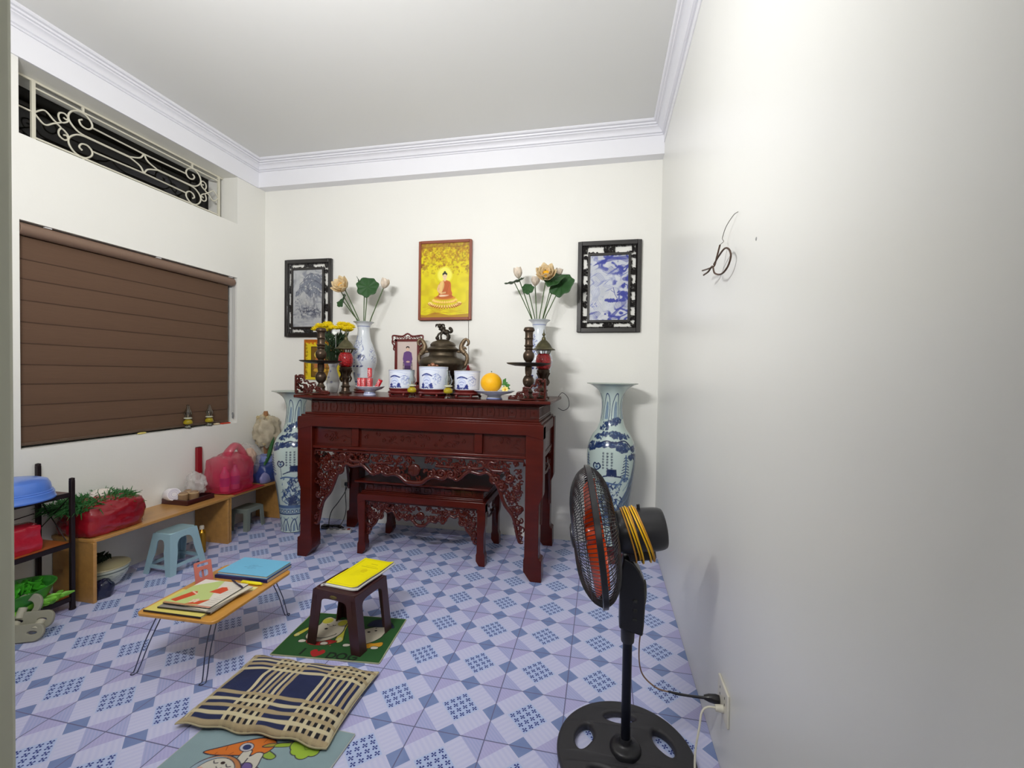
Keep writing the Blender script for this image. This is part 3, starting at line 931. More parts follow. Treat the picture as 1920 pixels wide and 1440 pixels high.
def prof_smooth(p, n=6):
    q = bez([(r, 0, z) for r, z in p], n)
    return [(max(.0005, v.x), v.z) for v in q]


def candlestick(x, y, label, s=1.0):
    t = thing('candlestick', label, 'candlestick', (x, y, ZA), group='turned candlesticks on the altar')
    zt = .541 * s
    low = [(.062, 0), (.064, .012), (.050, .02), (.036, .03), (.030, .05), (.036, .062), (.030, .07), (.020, .09), (.022, .098), (.034, .112), (.041, .135), (.040, .155), (.030, .176), (.021, .186), (.024, .20), (.026, .235), (.024, .25)]
    MB().lathe([(r, z * s) for r, z in prof_smooth(low, 4)], 28).build('lower_stem', M_bronze2, t)
    MB().lathe([(.020, .250 * s), (.10, .254 * s), (.150, .266 * s), (.160, .273 * s), (.161, .276 * s), (.150, .274 * s), (.09, .268 * s), (.020, .266 * s)], 40).build('drip_tray', mat('dark_tray_bronze', (66, 62, 56), .4, .7), t)
    up_ = [(.020, .266), (.022, .285), (.034, .300), (.041, .325), (.039, .345), (.028, .362), (.026, .372), (.033, .380), (.026, .388), (.030, .398), (.036, .404), (.029, .414), (.028, .45), (.034, .458), (.029, .465), (.030, .505), (.040, .516), (.038, .530), (.032, .541)]
    MB().lathe([(r, z * s) for r, z in prof_smooth(up_, 4)], 28).build('upper_stem', M_bronze2, t)
    return t


candlestick(-2.221, 3.12, 'dark bronze candlestick with wide tray at the left end of the altar top', .985)
candlestick(-0.528, 3.12, 'dark bronze candlestick with wide tray at the right end of the altar top', .972)


def lantern(x, y, label, zs=1.0):
    t = thing('lantern', label, 'lantern', (x, y, ZA), group='red globe lanterns on the altar')
    base = [(.050, 0), (.052, .012), (.036, .022), (.030, .05), (.040, .062), (.028, .075), (.026, .12), (.036, .135), (.026, .145), (.028, .17), (.040, .185), (.050, .20), (.052, .22), (.044, .228)]
    MB().lathe([(r, z * zs) for r, z in base], 24).build('stem', M_bronze2, t)
    b = MB()
    for k in range(8):
        a = k * math.pi / 4
        c, s_ = math.cos(a), math.sin(a)
        b.tube(bez([(.034 * c, .034 * s_, .10), (.048 * c, .048 * s_, .13), (.036 * c, .036 * s_, .16), (.052 * c, .052 * s_, .20)], 4), .005, 5)
    b.build('scroll_bracket', M_bronze2, t)
    gl = prof_smooth([(.040, .226), (.054, .24), (.062, .275), (.060, .31), (.050, .340), (.042, .350)], 5)
    MB().lathe(gl, 32).build('globe', mat('red_cut_glass', (150, 6, 14), 0.14, coat=.4, var=.5, vscale=70, bump=1.0, bscale=110), t, smooth=60)
    b = MB()
    for k in range(8):
        a = k * math.pi / 4
        c, s_ = math.cos(a), math.sin(a)
        b.tube([(.042 * c, .042 * s_, .345), (.050 * c, .050 * s_, .360), (.060 * c, .060 * s_, .384)], .004, 5)
    b.build('crown_bracket', M_green_bronze, t)
    rf = prof_smooth([(.092, .380), (.088, .386), (.068, .396), (.050, .425), (.030, .448), (.019, .458), (.016, .470)], 5)
    MB().lathe([(.060, .376)] + rf, 32).build('roof', M_green_bronze, t)
    MB().lathe(prof_smooth([(.016, .47), (.012, .48), (.006, .488), (.013, .498), (.010, .508), (.005, .514), (.003, .53), (.0008, .545)], 4), 16).build('finial', M_green_bronze, t)
    return t


lantern(-2.153, 3.36, 'red glass lantern with a bronze roof beside the left lotus vase')
lantern(-0.458, 3.40, 'red glass lantern with a bronze roof behind the right candlestick')

# ---- lotus vases
BLU, BLD = (52, 72, 150), (34, 44, 110)


def lotus_vase(x, y, label, seed, h=.62):
    t = thing('lotus_vase', label, 'vase', (x, y, ZA), group='blue and white vases with lotus')
    MB().lathe([(.075, 0), (.080, .006), (.074, .016), (.080, .024), (.070, .034), (.062, .036)], 24).build('wooden_stand', M_rose, t)
    p = Paint(150, 170, 1.0, 1.0, (214, 220, 226))
    rnd = random.Random(seed)
    p.tint(.03, .1, seed)
    # blossom branches and rocks over the front
    for (cx, cy, rx, ry, n) in ((.47, .60, .07, .13, 70), (.40, .40, .10, .06, 60), (.58, .46, .06, .05, 40), (.42, .74, .04, .06, 26), (.30, .52, .05, .08, 34), (.80, .5, .12, .15, 60), (.08, .5, .10, .15, 60)):
        p.blobs(cx, cy, rx, ry, n, .008, (92, 108, 180), rnd, .75)
        p.blobs(cx, cy, rx * .8, ry * .8, n // 2, .006, BLD, rnd, .9)
    for k in range(9):
        x_ = rnd.uniform(.34, .60); y_ = rnd.uniform(.28, .7)
        p.smooth([(x_, y_), (x_ + .03, y_ + .04), (x_ + .01, y_ + .09)], .006, BLU, .8)
    for k in range(5):
        x_ = .36 + k * .055
        p.ell(x_, .33, .020, .012, BLD, .4)
    p.poly([(.36, .24), (.47, .24), (.42, .12), (.395, .12)], (44, 56, 120)); p.poly([(.50, .22), (.56, .22), (.53, .14)], (80, 96, 160), .6)
    p.poly([(0, .085), (1, .085), (1, .12), (0, .12)], BLU, .9)
    for yy in (.06, .135, .93):
        p.line([(0, yy), (1, yy)], .008, (110, 124, 180))
    prof = prof_smooth([(.062, 0), (.066, .02), (.076, .07), (.094, .15), (.112, .23), (.110, .28), (.088, .36), (.062, .43), (.052, .49), (.052, .53), (.064, .565), (.088, .583)], 6)
    painted_lathe('vase_body', p, [(r, z + .036) for r, z in prof], V_porc, t, face=-math.pi / 2 - .1)
    MB().lathe([(.086, .618), (.089, .622), (.084, .622), (.060, .602), (.048, .57)], 32, caps=False).build('rim', mat('celadon_rim', (190, 202, 196), .2, coat=.4), t)
    return t


KL = 3.66 / 3.52
lv1 = lotus_vase(-2.082 * KL, 3.66, 'blue and white vase of lotus flowers on the left of the altar', 1)
lv2 = lotus_vase(-0.513 * KL, 3.66, 'blue and white vase of lotus flowers on the right of the altar', 2)

M_petal = mat('cream_lotus_petal', (222, 208, 190), 0.6, var=.12, vscale=30)
M_petal_y = mat('gold_lotus_petal', (216, 192, 148), 0.6, var=.15, vscale=30)
M_core = mat('yellow_lotus_core', (228, 170, 30), 0.6)
M_leaf = mat('lotus_leaf_green', (36, 76, 32), 0.55, var=.15, vscale=30)


def stem_pts(v, hx, hz, dx=0, hy=0.0):
    x, y = v
    top = (hx, y + hy, hz)
    return bez([(x + dx * .4, y, ZA + .30), (x + dx, y, ZA + .60), (x + dx + (hx - x - dx) * .45, y + hy * .4, ZA + .60 + (hz - ZA - .60) * .5), top], 6)


def lotus_flower(v, hx, hz, r, label, openness, core, dx, hy, tilt=(0, 0)):
    hx, hz, r = hx * KL, 1.464 + (hz - 1.464) * KL, r * KL * 1.12
    t = thing('lotus_flower', label, 'flower', (v[0] + dx, v[1], ZA + .60), group=None)
    MB().tube(stem_pts(v, hx, hz, dx, hy), .0045, 6).build('stem', M_stem, t, world=True, smooth=60)
    b = MB(); y = v[1] + hy
    rnd = random.Random(int(abs(hx * 1000)))
    base = Vector((hx, y, hz))
    T = Matrix.Translation(base) @ Matrix.Rotation(tilt[0], 4, 'X') @ Matrix.Rotation(tilt[1], 4, 'Y')
    rings = [(7, openness, 1.0), (7, openness * .7, .95), (6, openness * .4, .85)]
    for (n, op, sc) in rings:
        for k in range(n):
            a = 2 * math.pi * (k + rnd.uniform(-.15, .15) + op) / n
            L = r * sc * 1.25
            vs = []
            for j in range(7):
                q = j / 6
                el = op * (1.0 - .35 * q)
                rad = L * q * math.sin(el) + .004; hh = L * q * math.cos(el)
                wv = r * .40 * math.sin(math.pi * min(1, q * .92 + .06)) ** .8
                for sgn, dz in ((-1, .12), (0, 0), (1, .12)):
                    vs.append((rad * math.cos(a) - sgn * wv * math.sin(a), rad * math.sin(a) + sgn * wv * math.cos(a), hh + dz * wv))
            fs = [(j * 3 + i, j * 3 + i + 1, j * 3 + i + 4, j * 3 + i + 3) for j in range(6) for i in range(2)]
            b.M = T; b.add(vs, fs); b.M = None
    o = b.build('petals', M_petal_y if core == 2 else M_petal, t, world=True, smooth=70)
    md = o.modifiers.new('thick', 'SOLIDIFY'); md.thickness = .0012
    if core:
        b = MB(); b.M = T; b.ball((0, 0, r * .42), (r * .36, r * .36, r * .30), 12, 8); b.M = None
        b.build('seed_pod', M_core, t, world=True)
    return t


def lotus_leaf(v, hx, hz, r, label, tilt, dx, hy, fold=.25):
    hx, hz, r = hx * KL, 1.464 + (hz - 1.464) * KL, r * KL * 1.05
    t = thing('lotus_leaf', label, 'leaf', (v[0] + dx, v[1], ZA + .60))
    MB().tube(stem_pts(v, hx, hz, dx, hy), .0042, 6).build('stem', M_stem, t, world=True, smooth=60)
    T = Matrix.Translation((hx, v[1] + hy, hz)) @ Matrix.Rotation(tilt[2], 4, 'Z') @ Matrix.Rotation(tilt[0], 4, 'X') @ Matrix.Rotation(tilt[1], 4, 'Y')
    b = MB(); b.M = T; n = 40; m = 7
    vs = [(0, 0, 0)]; fs = []
    for j in range(1, m + 1):
        q = j / m
        for i in range(n):
            a = 2 * math.pi * i / n
            rr = r * q * (1 + .07 * q * math.sin(7 * a) + .04 * math.sin(3 * a + 1))
            x_, y_ = rr * math.cos(a), rr * math.sin(a)
            z_ = fold * r * q * q * (.5 + .7 * math.cos(2 * a)) + .05 * r * q * math.sin(9 * a)
            vs.append((x_, y_, z_))
    for i in range(n):
        fs.append((0, 1 + i, 1 + (i + 1) % n))
        for j in range(m - 1):
            fs.append((1 + j * n + i, 1 + (j + 1) * n + i, 1 + (j + 1) * n + (i + 1) % n, 1 + j * n + (i + 1) % n))
    b.add(vs, fs); b.M = None
    o = b.build('leaf_blade', M_leaf, t, world=True, smooth=60)
    md = o.modifiers.new('thick', 'SOLIDIFY'); md.thickness = .0015
    return t


lv1.scale = lv2.scale = (KL, KL, KL)
A_ = (-2.082 * KL, 3.66); B_ = (-0.513 * KL, 3.66)
lotus_flower(A_, -2.235, 2.200, .085, 'opened gold and cream lotus leaning left out of the left vase', 1.1, 2, -.03, -.06, (1.15, -.1))
lotus_flower(A_, -2.335, 2.215, .060, 'cream lotus bud leftmost in the left vase, behind the opened one', .55, 0, -.045, .02, (.1, -.4))
lotus_flower(A_, -1.885, 2.205, .066, 'cream lotus bud alone on the right of the left vase', .5, 0, .05, -.02, (.1, .35))
lotus_leaf(A_, -2.02, 2.215, .090, 'round green lotus leaf standing upright above the left vase', (1.25, 0, .25), .01, -.05, .10)
lotus_leaf(A_, -2.10, 2.245, .080, 'pointed green lotus leaf folded between the two left flowers', (.5, .3, .6), 0, .04, .5)
lotus_leaf(A_, -2.30, 2.110, .060, 'small green lotus leaf drooping under the left vase flowers', (.9, -.9, .3), -.03, .02, .4)
lotus_flower(B_, -0.455, 2.250, .082, 'opened gold lotus in the middle of the right vase', 1.2, 2, -.005, -.05, (1.1, .05))
lotus_flower(B_, -0.685, 2.255, .066, 'cream lotus bud on the far left of the right vase', .45, 0, -.05, -.02, (.1, -.15))
lotus_flower(B_, -0.560, 2.205, .060, 'pale pink lotus bud low behind the small leaf in the right vase', .6, 0, -.02, .05, (.2, .1))
lotus_flower(B_, -0.375, 2.280, .050, 'small cream lotus bud behind the big leaf of the right vase', .6, 0, .02, .06, (.1, .2))
lotus_leaf(B_, -0.335, 2.190, .098, 'large round green lotus leaf on the right of the right vase', (1.2, .1, -.35), .03, -.04, .12)
lotus_leaf(B_, -0.400, 2.235, .078, 'pointed green lotus leaf folded beside the large round leaf', (.8, .7, -.6), .02, -.06, .55)
lotus_leaf(B_, -0.720, 2.225, .078, 'flat green lotus leaf pointing left out of the right vase', (.12, -.28, .1), -.05, -.04, .10)
lotus_leaf(B_, -0.605, 2.165, .046, 'little round green lotus leaf left of centre in the right vase', (1.2, 0, .1), -.03, -.04, .1)

# ---- chrysanthemums in a small white vase
t = thing('flower_vase', 'small white vase holding yellow chrysanthemums at the left of the altar', 'vase', (-2.319, 3.40, ZA))
p = Paint(80, 90, 1, 1, (226, 228, 226))
for cx, cy in ((.47, .52), (.40, .30), (.56, .36), (.5, .72), (.1, .4), (.9, .5)):
    for k in range(5):
        p.ell(cx + .022 * math.cos(k * 1.256), cy + .022 * math.sin(k * 1.256), .013, .010, (84, 92, 168), k)
painted_lathe('vase_body', p, prof_smooth([(.034, 0), (.040, .01), (.052, .06), (.056, .10), (.046, .15), (.033, .20), (.032, .225), (.042, .25), (.052, .262)], 6), V_porc, t, face=-math.pi / 2)
MB().lathe([(.051, .262), (.053, .265), (.048, .264), (.030, .22)], 24, caps=False).build('rim', M_porc, t)
rnd = random.Random(21)
mum = []
heads = [(-2.43, 1.865), (-2.38, 1.885), (-2.34, 1.850), (-2.455, 1.835), (-2.26, 1.885), (-2.22, 1.880), (-2.19, 1.865), (-2.17, 1.840), (-2.30, 1.845), (-2.245, 1.850), (-2.40, 1.835), (-2.36, 1.868), (-2.205, 1.835)]
M_mum = mat('yellow_chrysanthemum', (238, 214, 20), 0.6, var=.12, vscale=60)
M_mumg = mat('dark_green_foliage', (34, 58, 30), 0.6, var=.2, vscale=40)
places = ['leftmost', 'top left', 'lower left middle', 'lowest left', 'highest right of centre', 'top right', 'right', 'rightmost', 'centre', 'lower right of centre', 'left behind the candlestick top', 'just over the candlestick top', 'low on the right']
for i, (hx, hz) in enumerate(heads):
    hy = 3.40 + rnd.uniform(-.05, .07)
    t = thing('chrysanthemum', 'yellow chrysanthemum, %s of the bunch in the small white vase' % places[i], 'flower', (-2.319, 3.40, ZA + .25), group='yellow chrysanthemums in the small vase')
    MB().tube(bez([(-2.319 + (hx + 2.315) * .1, 3.40, 1.40), (-2.319 + (hx + 2.315) * .25, 3.40, 1.56), (-2.319 + (hx + 2.315) * .7, hy * .5 + 1.70, 1.70), (hx, hy, hz)], 5), .003, 5).build('stem', M_mumg, t, world=True, smooth=60)
    b = MB()
    for ring, (n, el, L) in enumerate(((20, 1.45, .050), (18, 1.1, .047), (15, .75, .042), (10, .4, .034))):
        for k in range(n):
            a = 2 * math.pi * (k + .5 * (ring % 2)) / n + rnd.uniform(-.1, .1)
            d = Vector((math.sin(el) * math.cos(a), math.sin(el) * math.sin(a), math.cos(el)))
            c = Vector((hx, hy, hz))
            b.tube([c + d * .004, c + d * L * .6, c + d * L + Vector((0, 0, .003))], [.003, .0058, .0018], 4)
    b.build('petals', M_mum, t, world=True, smooth=60)
b = MB()
for i in range(330):
    q = rnd.random(); a = rnd.uniform(0, 6.28)
    c = Vector((-2.319 + rnd.uniform(-.03, .06) + .05 * q * math.cos(a), 3.40 + .06 * math.sin(a), 1.55 + .24 * q))
    d = Vector((rnd.uniform(-1, 1), rnd.uniform(-1, 1), rnd.uniform(.6, 2.2))).normalized()
    L = rnd.uniform(.03, .06)
    b.tube([c, c + d * L * .5, c + d * L], [.002, .008, .001], 4, flat=.3)
tag(b.build('chrysanthemum_leaves', M_mumg, loc=(-2.319, 3.40, 1.55), smooth=60), 'dense dark green foliage of the yellow chrysanthemum bunch', 'leaves', kind='stuff')
b = MB()
for k in range(12):
    a = 2 * math.pi * k / 12
    c = Vector((-2.235, 3.31, 1.815)); d = Vector((math.cos(a), -.5, math.sin(a) * .8)).normalized()
    b.tube([c, c + d * .02, c + d * .034], [.002, .005, .001], 4, flat=.4)
b.tube([(-2.235, 3.31, 1.815), (-2.28, 3.38, 1.60)], .002, 5)
tag(b.build('daisy', mat('white_petals', (232, 234, 228), .6), loc=(-2.235, 3.31, 1.815), smooth=60), 'small white flower hanging at the front of the yellow bunch', 'flower')

for o in COL.objects:
    if o.parent is None and o.name.split('.')[0] in ('chrysanthemum', 'flower_vase', 'chrysanthemum_leaves', 'daisy'):
        o.location = (o.location.x - .026, o.location.y + .065, o.location.z)

# ---- incense bowls on wooden stands


def incense_bowl(x, r, h, zs, label, slabel, seed):
    t = thing('bowl_stand', slabel, 'stand', (x, 3.18, ZA), group='rosewood bowl stands on the altar')
    MB().lathe([(r * .80, zs * .30), (r * .98, zs * .36), (r * 1.06, zs * .52), (r * .98, zs * .68), (r * .90, zs * .74), (r * .96, zs * .84), (r * .98, zs), (.01, zs)], 32).build('stand_top', M_rose, t)
    for k in range(5):
        a = -math.pi / 2 + k * 2 * math.pi / 5 + .6
        c, s_ = math.cos(a), math.sin(a)
        MB().tube(bez([(r * .86 * c, r * .86 * s_, zs * .42), (r * 1.02 * c, r * 1.02 * s_, zs * .22), (r * .92 * c, r * .92 * s_, zs * .1), (r * 1.04 * c, r * 1.04 * s_, .0045)], 4), [.011, .009, .007, .0045], 6).build('leg', M_rose, t, smooth=60)
    MB().lathe([(r * .86, .001), (r * .94, .003), (r * .94, .008), (r * .86, .010)], 28).build('ring_base', M_rose, t)
    t2 = thing('incense_bowl', label, 'bowl', (x, 3.18, ZA + zs), group='blue and white incense bowls')
    p = Paint(190, 80, 6.2832 * r, h, (222, 228, 240))
    w = 6.2832 * r; c0 = w / 2 - .012
    rnd = random.Random(seed)
    dk, mid, lt = (42, 54, 128), (98, 116, 186), (160, 174, 216)
    for cc in (c0, c0 + w / 2, c0 - w / 2):
        p.smooth([(cc - .042, h * .60), (cc - .02, h * .66), (cc, h * .69), (cc + .02, h * .66), (cc + .042, h * .60)], .009, dk)
        p.poly([(cc - .028, h * .60), (cc + .028, h * .60), (cc, h * .68)], mid, .7)
        p.ell(cc, h * .36, .034, h * .22, (176, 188, 226)); p.ell(cc, h * .36, .030, h * .19, (208, 216, 238))
        p.smooth([(cc - .02, h * .38), (cc, h * .43), (cc + .02, h * .38)], .004, mid); p.line([(cc - .012, h * .28), (cc + .012, h * .28)], .004, mid)
        for q in (-1, 1):
            p.blobs(cc + q * .036, h * .20, .012, h * .07, 10, .007, dk, rnd)
            p.line([(cc + q * .05, h * .10), (cc + q * .02, h * .13)], .007, dk)
        p.blobs(cc, h * .09, .055, h * .03, 24, .006, dk, rnd, .85)
        p.blobs(cc + .085, h * .45, .035, h * .25, 40, .004, lt, rnd, .9); p.blobs(cc + .09, h * .55, .03, h * .2, 22, .004, mid, rnd, .6)
        p.smooth([(cc + .05, h * .62), (cc + .08, h * .70), (cc + .12, h * .52)], .003, mid, .8)
        p.smooth([(cc - .05, h * .85), (cc + .02, h * .88), (cc + .10, h * .80)], .002, lt)
    p.line([(0, h * .955), (w, h * .955)], .004, (150, 160, 200))
    painted_lathe('bowl_wall', p, [(r * .93, 0), (r * .96, .006), (r * .97, h * .5), (r, h)], V_porc, t2, face=-math.pi / 2)
    MB().lathe([(r, h), (r * 1.01, h + .002), (r * .97, h + .003), (r * .94, h - .01), (r * .92, h * .80), (.001, h * .80)], 36, caps=False).build('rim_and_ash', mat('porcelain_ash', (196, 194, 190), .5), t2)


incense_bowl(-1.548, .100, .142, .064, 'white and blue incense bowl, left of the three on the altar', 'rosewood stand under the left incense bowl', 1)
incense_bowl(-1.282, .112, .170, .062, 'tall white and blue incense bowl in the middle of the altar front', 'rosewood stand under the tall middle incense bowl', 2)
incense_bowl(-1.010, .100, .142, .062, 'white and blue incense bowl on the right, nearest the yellow fruit', 'rosewood stand under the right incense bowl', 3)

# ---- small glass oil lamps


def oil_lamp(x, y, z, label, s=1.0, grp='small glass oil lamps on the altar'):
    t = thing('oil_lamp', label, 'oil lamp', (x, y, z), group=grp)
    MB().lathe([(.024 * s, 0), (.026 * s, .004 * s), (.020 * s, .016 * s), (.012 * s, .026 * s), (.018 * s, .034 * s)], 20).build('foot', M_glass, t)
    MB().lathe(prof_smooth([(.014 * s, .034 * s), (.032 * s, .042 * s), (.033 * s, .060 * s), (.024 * s, .074 * s), (.012 * s, .080 * s)], 4), 20).build('oil_font', M_oil, t)
    MB().lathe([(.012 * s, .080 * s), (.030 * s, .086 * s), (.031 * s, .094 * s), (.024 * s, .097 * s), (.012 * s, .098 * s)], 20).build('collar', mat('pale_collar', (214, 214, 190), .3, .2), t)
    o = MB().lathe(prof_smooth([(.018 * s, .098 * s), (.028 * s, .118 * s), (.030 * s, .135 * s), (.020 * s, .160 * s), (.012 * s, .180 * s), (.011 * s, .205 * s)], 5), 22, caps=False).build('chimney', M_glass, t)
    md = o.modifiers.new('thick', 'SOLIDIFY'); md.thickness = .0012
    MB().lathe([(.003, .098 * s), (.004, .110 * s), (.001, .125 * s)], 8).build('wick', mat('wick_brass', (170, 140, 90), .4, .5), t)
    return t


oil_lamp(-1.404, 3.055, ZA, 'little glass oil lamp between the left and middle incense bowls')
oil_lamp(-1.117, 3.055, ZA, 'little glass oil lamp between the middle and right incense bowls')

# ---- footed dish with cans
t = thing('footed_dish', 'blue and white footed dish holding small red cans on the altar', 'dish', (-1.800, 3.14, ZA))
p = Paint(120, 60, 1, 1, (212, 218, 234)); rnd = random.Random(4)
p.blobs(.5, .7, .5, .2, 120, .012, (110, 124, 186), rnd, .6); p.line([(0, .3), (1, .3)], .06, (86, 100, 170)); p.line([(0, .08), (1, .08)], .05, (100, 116, 180)); p.line([(0, .97), (1, .97)], .06, (200, 196, 196))
painted_lathe('bowl_and_foot', p, [(.046, 0), (.050, .003), (.044, .018), (.040, .032), (.052, .040), (.090, .052), (.112, .070), (.114, .074)], V_porc, t, face=-math.pi / 2)
MB().lathe([(.114, .074), (.110, .075), (.088, .060), (.001, .054)], 36, caps=False).build('inside', M_porc, t)
M_can = mat('red_can_lacquer', (192, 8, 26), 0.35, coat=.15, var=.08, vscale=40)
M_silver = mat('silver_metal', (196, 196, 200), 0.3, 0.8)
M_canw = mat('white_can_script', (236, 222, 224), 0.4)
cans = [(-1.862, 3.095, 0, 'front left'), (-1.818, 3.080, 0, 'front, second from left'), (-1.772, 3.085, 0, 'front, third from left'), (-1.725, 3.110, .5, 'lying over on the right'),
        (-1.850, 3.150, 0, 'back left'), (-1.805, 3.160, 0, 'back middle')]
for i, (x, y, tl, w_) in enumerate(cans):
    z = ZA + .064
    t = thing('drink_can', 'small red drink can with white script, %s in the footed dish' % w_, 'can', (x, y, z), group='small red cans in the footed dish')
    if tl: t.rotation_euler = (0, tl, 0)
    MB().lathe([(.014, 0), (.0175, .004), (.0175, .070), (.015, .075)], 20).build('can_body', M_can, t)
    MB().lathe([(.0150, .0745), (.0152, .077), (.0135, .0765), (.001, .0765)], 18).build('can_top', M_silver, t)
    b = MB()
    for q in range(5):
        b.tube([(.0178 * math.sin(a) * 1.0, -.0178 * math.cos(a), .012 + q * .012 + .005 * math.sin(3 * a + q)) for a in np.linspace(-.9, .7, 9)], .0014, 4)
    b.build('white_script', M_canw, t, smooth=60)
t = thing('drink_can', 'small red drink can standing on top of the others in the dish', 'can', (-1.790, 3.120, ZA + .142), group='small red cans in the footed dish')
MB().lathe([(.014, 0), (.0175, .004), (.0175, .070), (.015, .075)], 20).build('can_body', M_can, t)
MB().lathe([(.0150, .0745), (.0152, .077), (.001, .0765)], 18).build('can_top', M_silver, t)
b = MB()
for q in range(5):
    b.tube([(.0178 * math.sin(a), -.0178 * math.cos(a), .012 + q * .012 + .005 * math.sin(3 * a + q)) for a in np.linspace(-.9, .7, 9)], .0014, 4)
b.build('white_script', M_canw, t, smooth=60)
b = MB(); rnd = random.Random(2)
b.ball((-1.785, 3.12, ZA + .125), (.098, .075, .085), 26, 18, lambda d: 1 + .10 * mnoise.noise(d * 5) + .05 * mnoise.noise(d * 13))
tag(b.build('plastic_wrap', mat('clear_thin_film', (250, 250, 250), .12, alpha=.045), loc=(-1.785, 3.12, ZA + .05), smooth=25), 'clear crinkled plastic wrap around the small red cans', 'wrapping')

# ---- portrait frame
t = thing('portrait_frame', 'small carved red wooden frame with a portrait of a seated person in purple', 'picture frame', (-1.700, 3.60, ZA))
fx0, fx1, fz0, fz1 = -1.815, -1.585, 1.36, 1.765
b = MB()
for (a, c, d, e) in ((fx0, fx0 + .022, fz0, fz1), (fx1 - .022, fx1, fz0, fz1), (fx0, fx1, fz1 - .022, fz1), (fx0, fx1, fz0, fz0 + .03)):
    b.box(a, c, 3.590, 3.612, d, e)
b.build('frame', M_rose, t, world=True, bevel=.003)
p = Paint(110, 190, .186, .353, (206, 190, 182), 2)
cx = .098; pu, pd = (104, 70, 128), (74, 46, 92)
p.tint(.04, .08, 3)
p.line([(cx - .040, .02), (cx - .040, .17)], .006, (52, 36, 70)); p.line([(cx + .040, .02), (cx + .040, .17)], .006, (52, 36, 70))
p.poly([(cx - .036, 0), (cx + .036, 0), (cx + .030, .17), (cx - .030, .17)], pd)
for yy in (.04, .075, .11, .145):
    p.line([(cx - .044, yy), (cx + .044, yy)], .004, (40, 30, 60))
p.poly([(cx - .030, .14), (cx + .030, .14), (cx + .046, .20), (cx + .036, .255), (cx + .012, .268), (cx - .012, .268), (cx - .036, .255), (cx - .046, .20)], pu)
p.ell(cx + .003, .175, .018, .008, (205, 170, 160)); p.ell(cx, .288, .015, .019, (222, 190, 170)); p.ell(cx, .300, .017, .012, (36, 28, 30)); p.ell(cx, .287, .012, .014, (222, 190, 170))
p.ell(cx - .004, .290, .0016, .001, (40, 30, 30)); p.ell(cx + .005, .290, .0016, .001, (40, 30, 30)); p.line([(cx - .003, .281), (cx + .004, .281)], .0014, (150, 70, 70))
painted_sheet('portrait', p, lambda u, v: (fx0 + .022 + u * .186, 3.594, fz0 + .03 + v * .353), vcmat('print_paper', .35), t, world=True)
MB().box(fx0 + .01, fx1 - .01, 3.596, 3.608, fz0 + .01, fz1 - .01).build('backing', M_rose, t, world=True)
b = MB(); xm = (fx0 + fx1) / 2
b.tube(bez([(fx0 - .030, 3.60, fz1 + .004), (fx0 - .022, 3.60, fz1 + .032), (xm - .05, 3.60, fz1 + .026), (xm, 3.60, fz1 + .048), (xm + .05, 3.60, fz1 + .026), (fx1 + .022, 3.60, fz1 + .032), (fx1 + .030, 3.60, fz1 + .004)], 6), .008, 7)
for k in range(9):
    b.tube(spiral((fx0 + .01 + k * .027, fz1 + .016), .013, 1.0, k, 1, .3, 8, 3.60), .0045, 5)
for s, X in ((-1, fx0), (1, fx1)):
    b.tube(bez([(X + s * .028, 3.60, fz1 + .01), (X + s * .032, 3.60, fz1 - .03), (X + s * .014, 3.60, fz1 - .06), (X + s * .018, 3.60, fz1 - .09), (X, 3.60, fz1 - .10)], 5), .0065, 6)
    b.tube(spiral((X + s * .015, fz1 - .02), .014, 1.1, 1, s, .3, 9, 3.60), .005, 5)
    b.tube(spiral((X + s * .012, fz1 - .065), .012, 1.1, 1, s, .3, 9, 3.60), .005, 5)
    b.tube(bez([(X, 3.60, fz0 + .10), (X + s * .022, 3.60, fz0 + .06), (X + s * .04, 3.60, fz0 + .02), (X + s * .03, 3.60, fz0)], 5), .008, 6)
b.build('frame_carving', M_rose, t, world=True, smooth=60)
MB().box(fx0 - .04, fx1 + .04, 3.575, 3.63, ZA, fz0 + .002).build('frame_foot', M_rose, t, world=True, bevel=.005)
t.location = (-1.757, 3.72, ZA); t.scale = (1.033, 1, 1.033)

# ---- bronze censer
cx, cy = -1.368, 3.60
t = thing('incense_censer', 'large dark bronze censer with a lion on its domed lid at the altar back', 'censer', (cx, cy, ZA))
MB().lathe([(.115, 0), (.125, .012), (.105, .03), (.112, .045), (.100, .058)], 30).build('wooden_base', mat('black_wood', (34, 24, 22), .4), t)
MB().lathe(prof_smooth([(.060, .160), (.10, .172), (.160, .205), (.196, .250), (.204, .275), (.190, .305), (.150, .325), (.122, .335), (.118, .365), (.132, .380), (.136, .386)], 5), 44).build('bowl', M_bronze, t)
for k in range(3):
    a = -math.pi / 2 + .35 + k * 2 * math.pi / 3; c, s_ = math.cos(a), math.sin(a)
    b = MB(); b.tube(bez([(.12 * c, .12 * s_, .22), (.135 * c, .135 * s_, .17), (.105 * c, .105 * s_, .12), (.085 * c, .085 * s_, .085), (.10 * c, .10 * s_, .064)], 5), [.045, .040, .026, .020, .026], 10)
    b.build('leg', M_bronze, t, smooth=60)
MB().lathe(prof_smooth([(.139, .386), (.140, .396), (.118, .410), (.108, .420), (.110, .432), (.092, .455), (.055, .470), (.050, .478), (.001, .480)], 4), 40).build('lid', M_bronze, t)
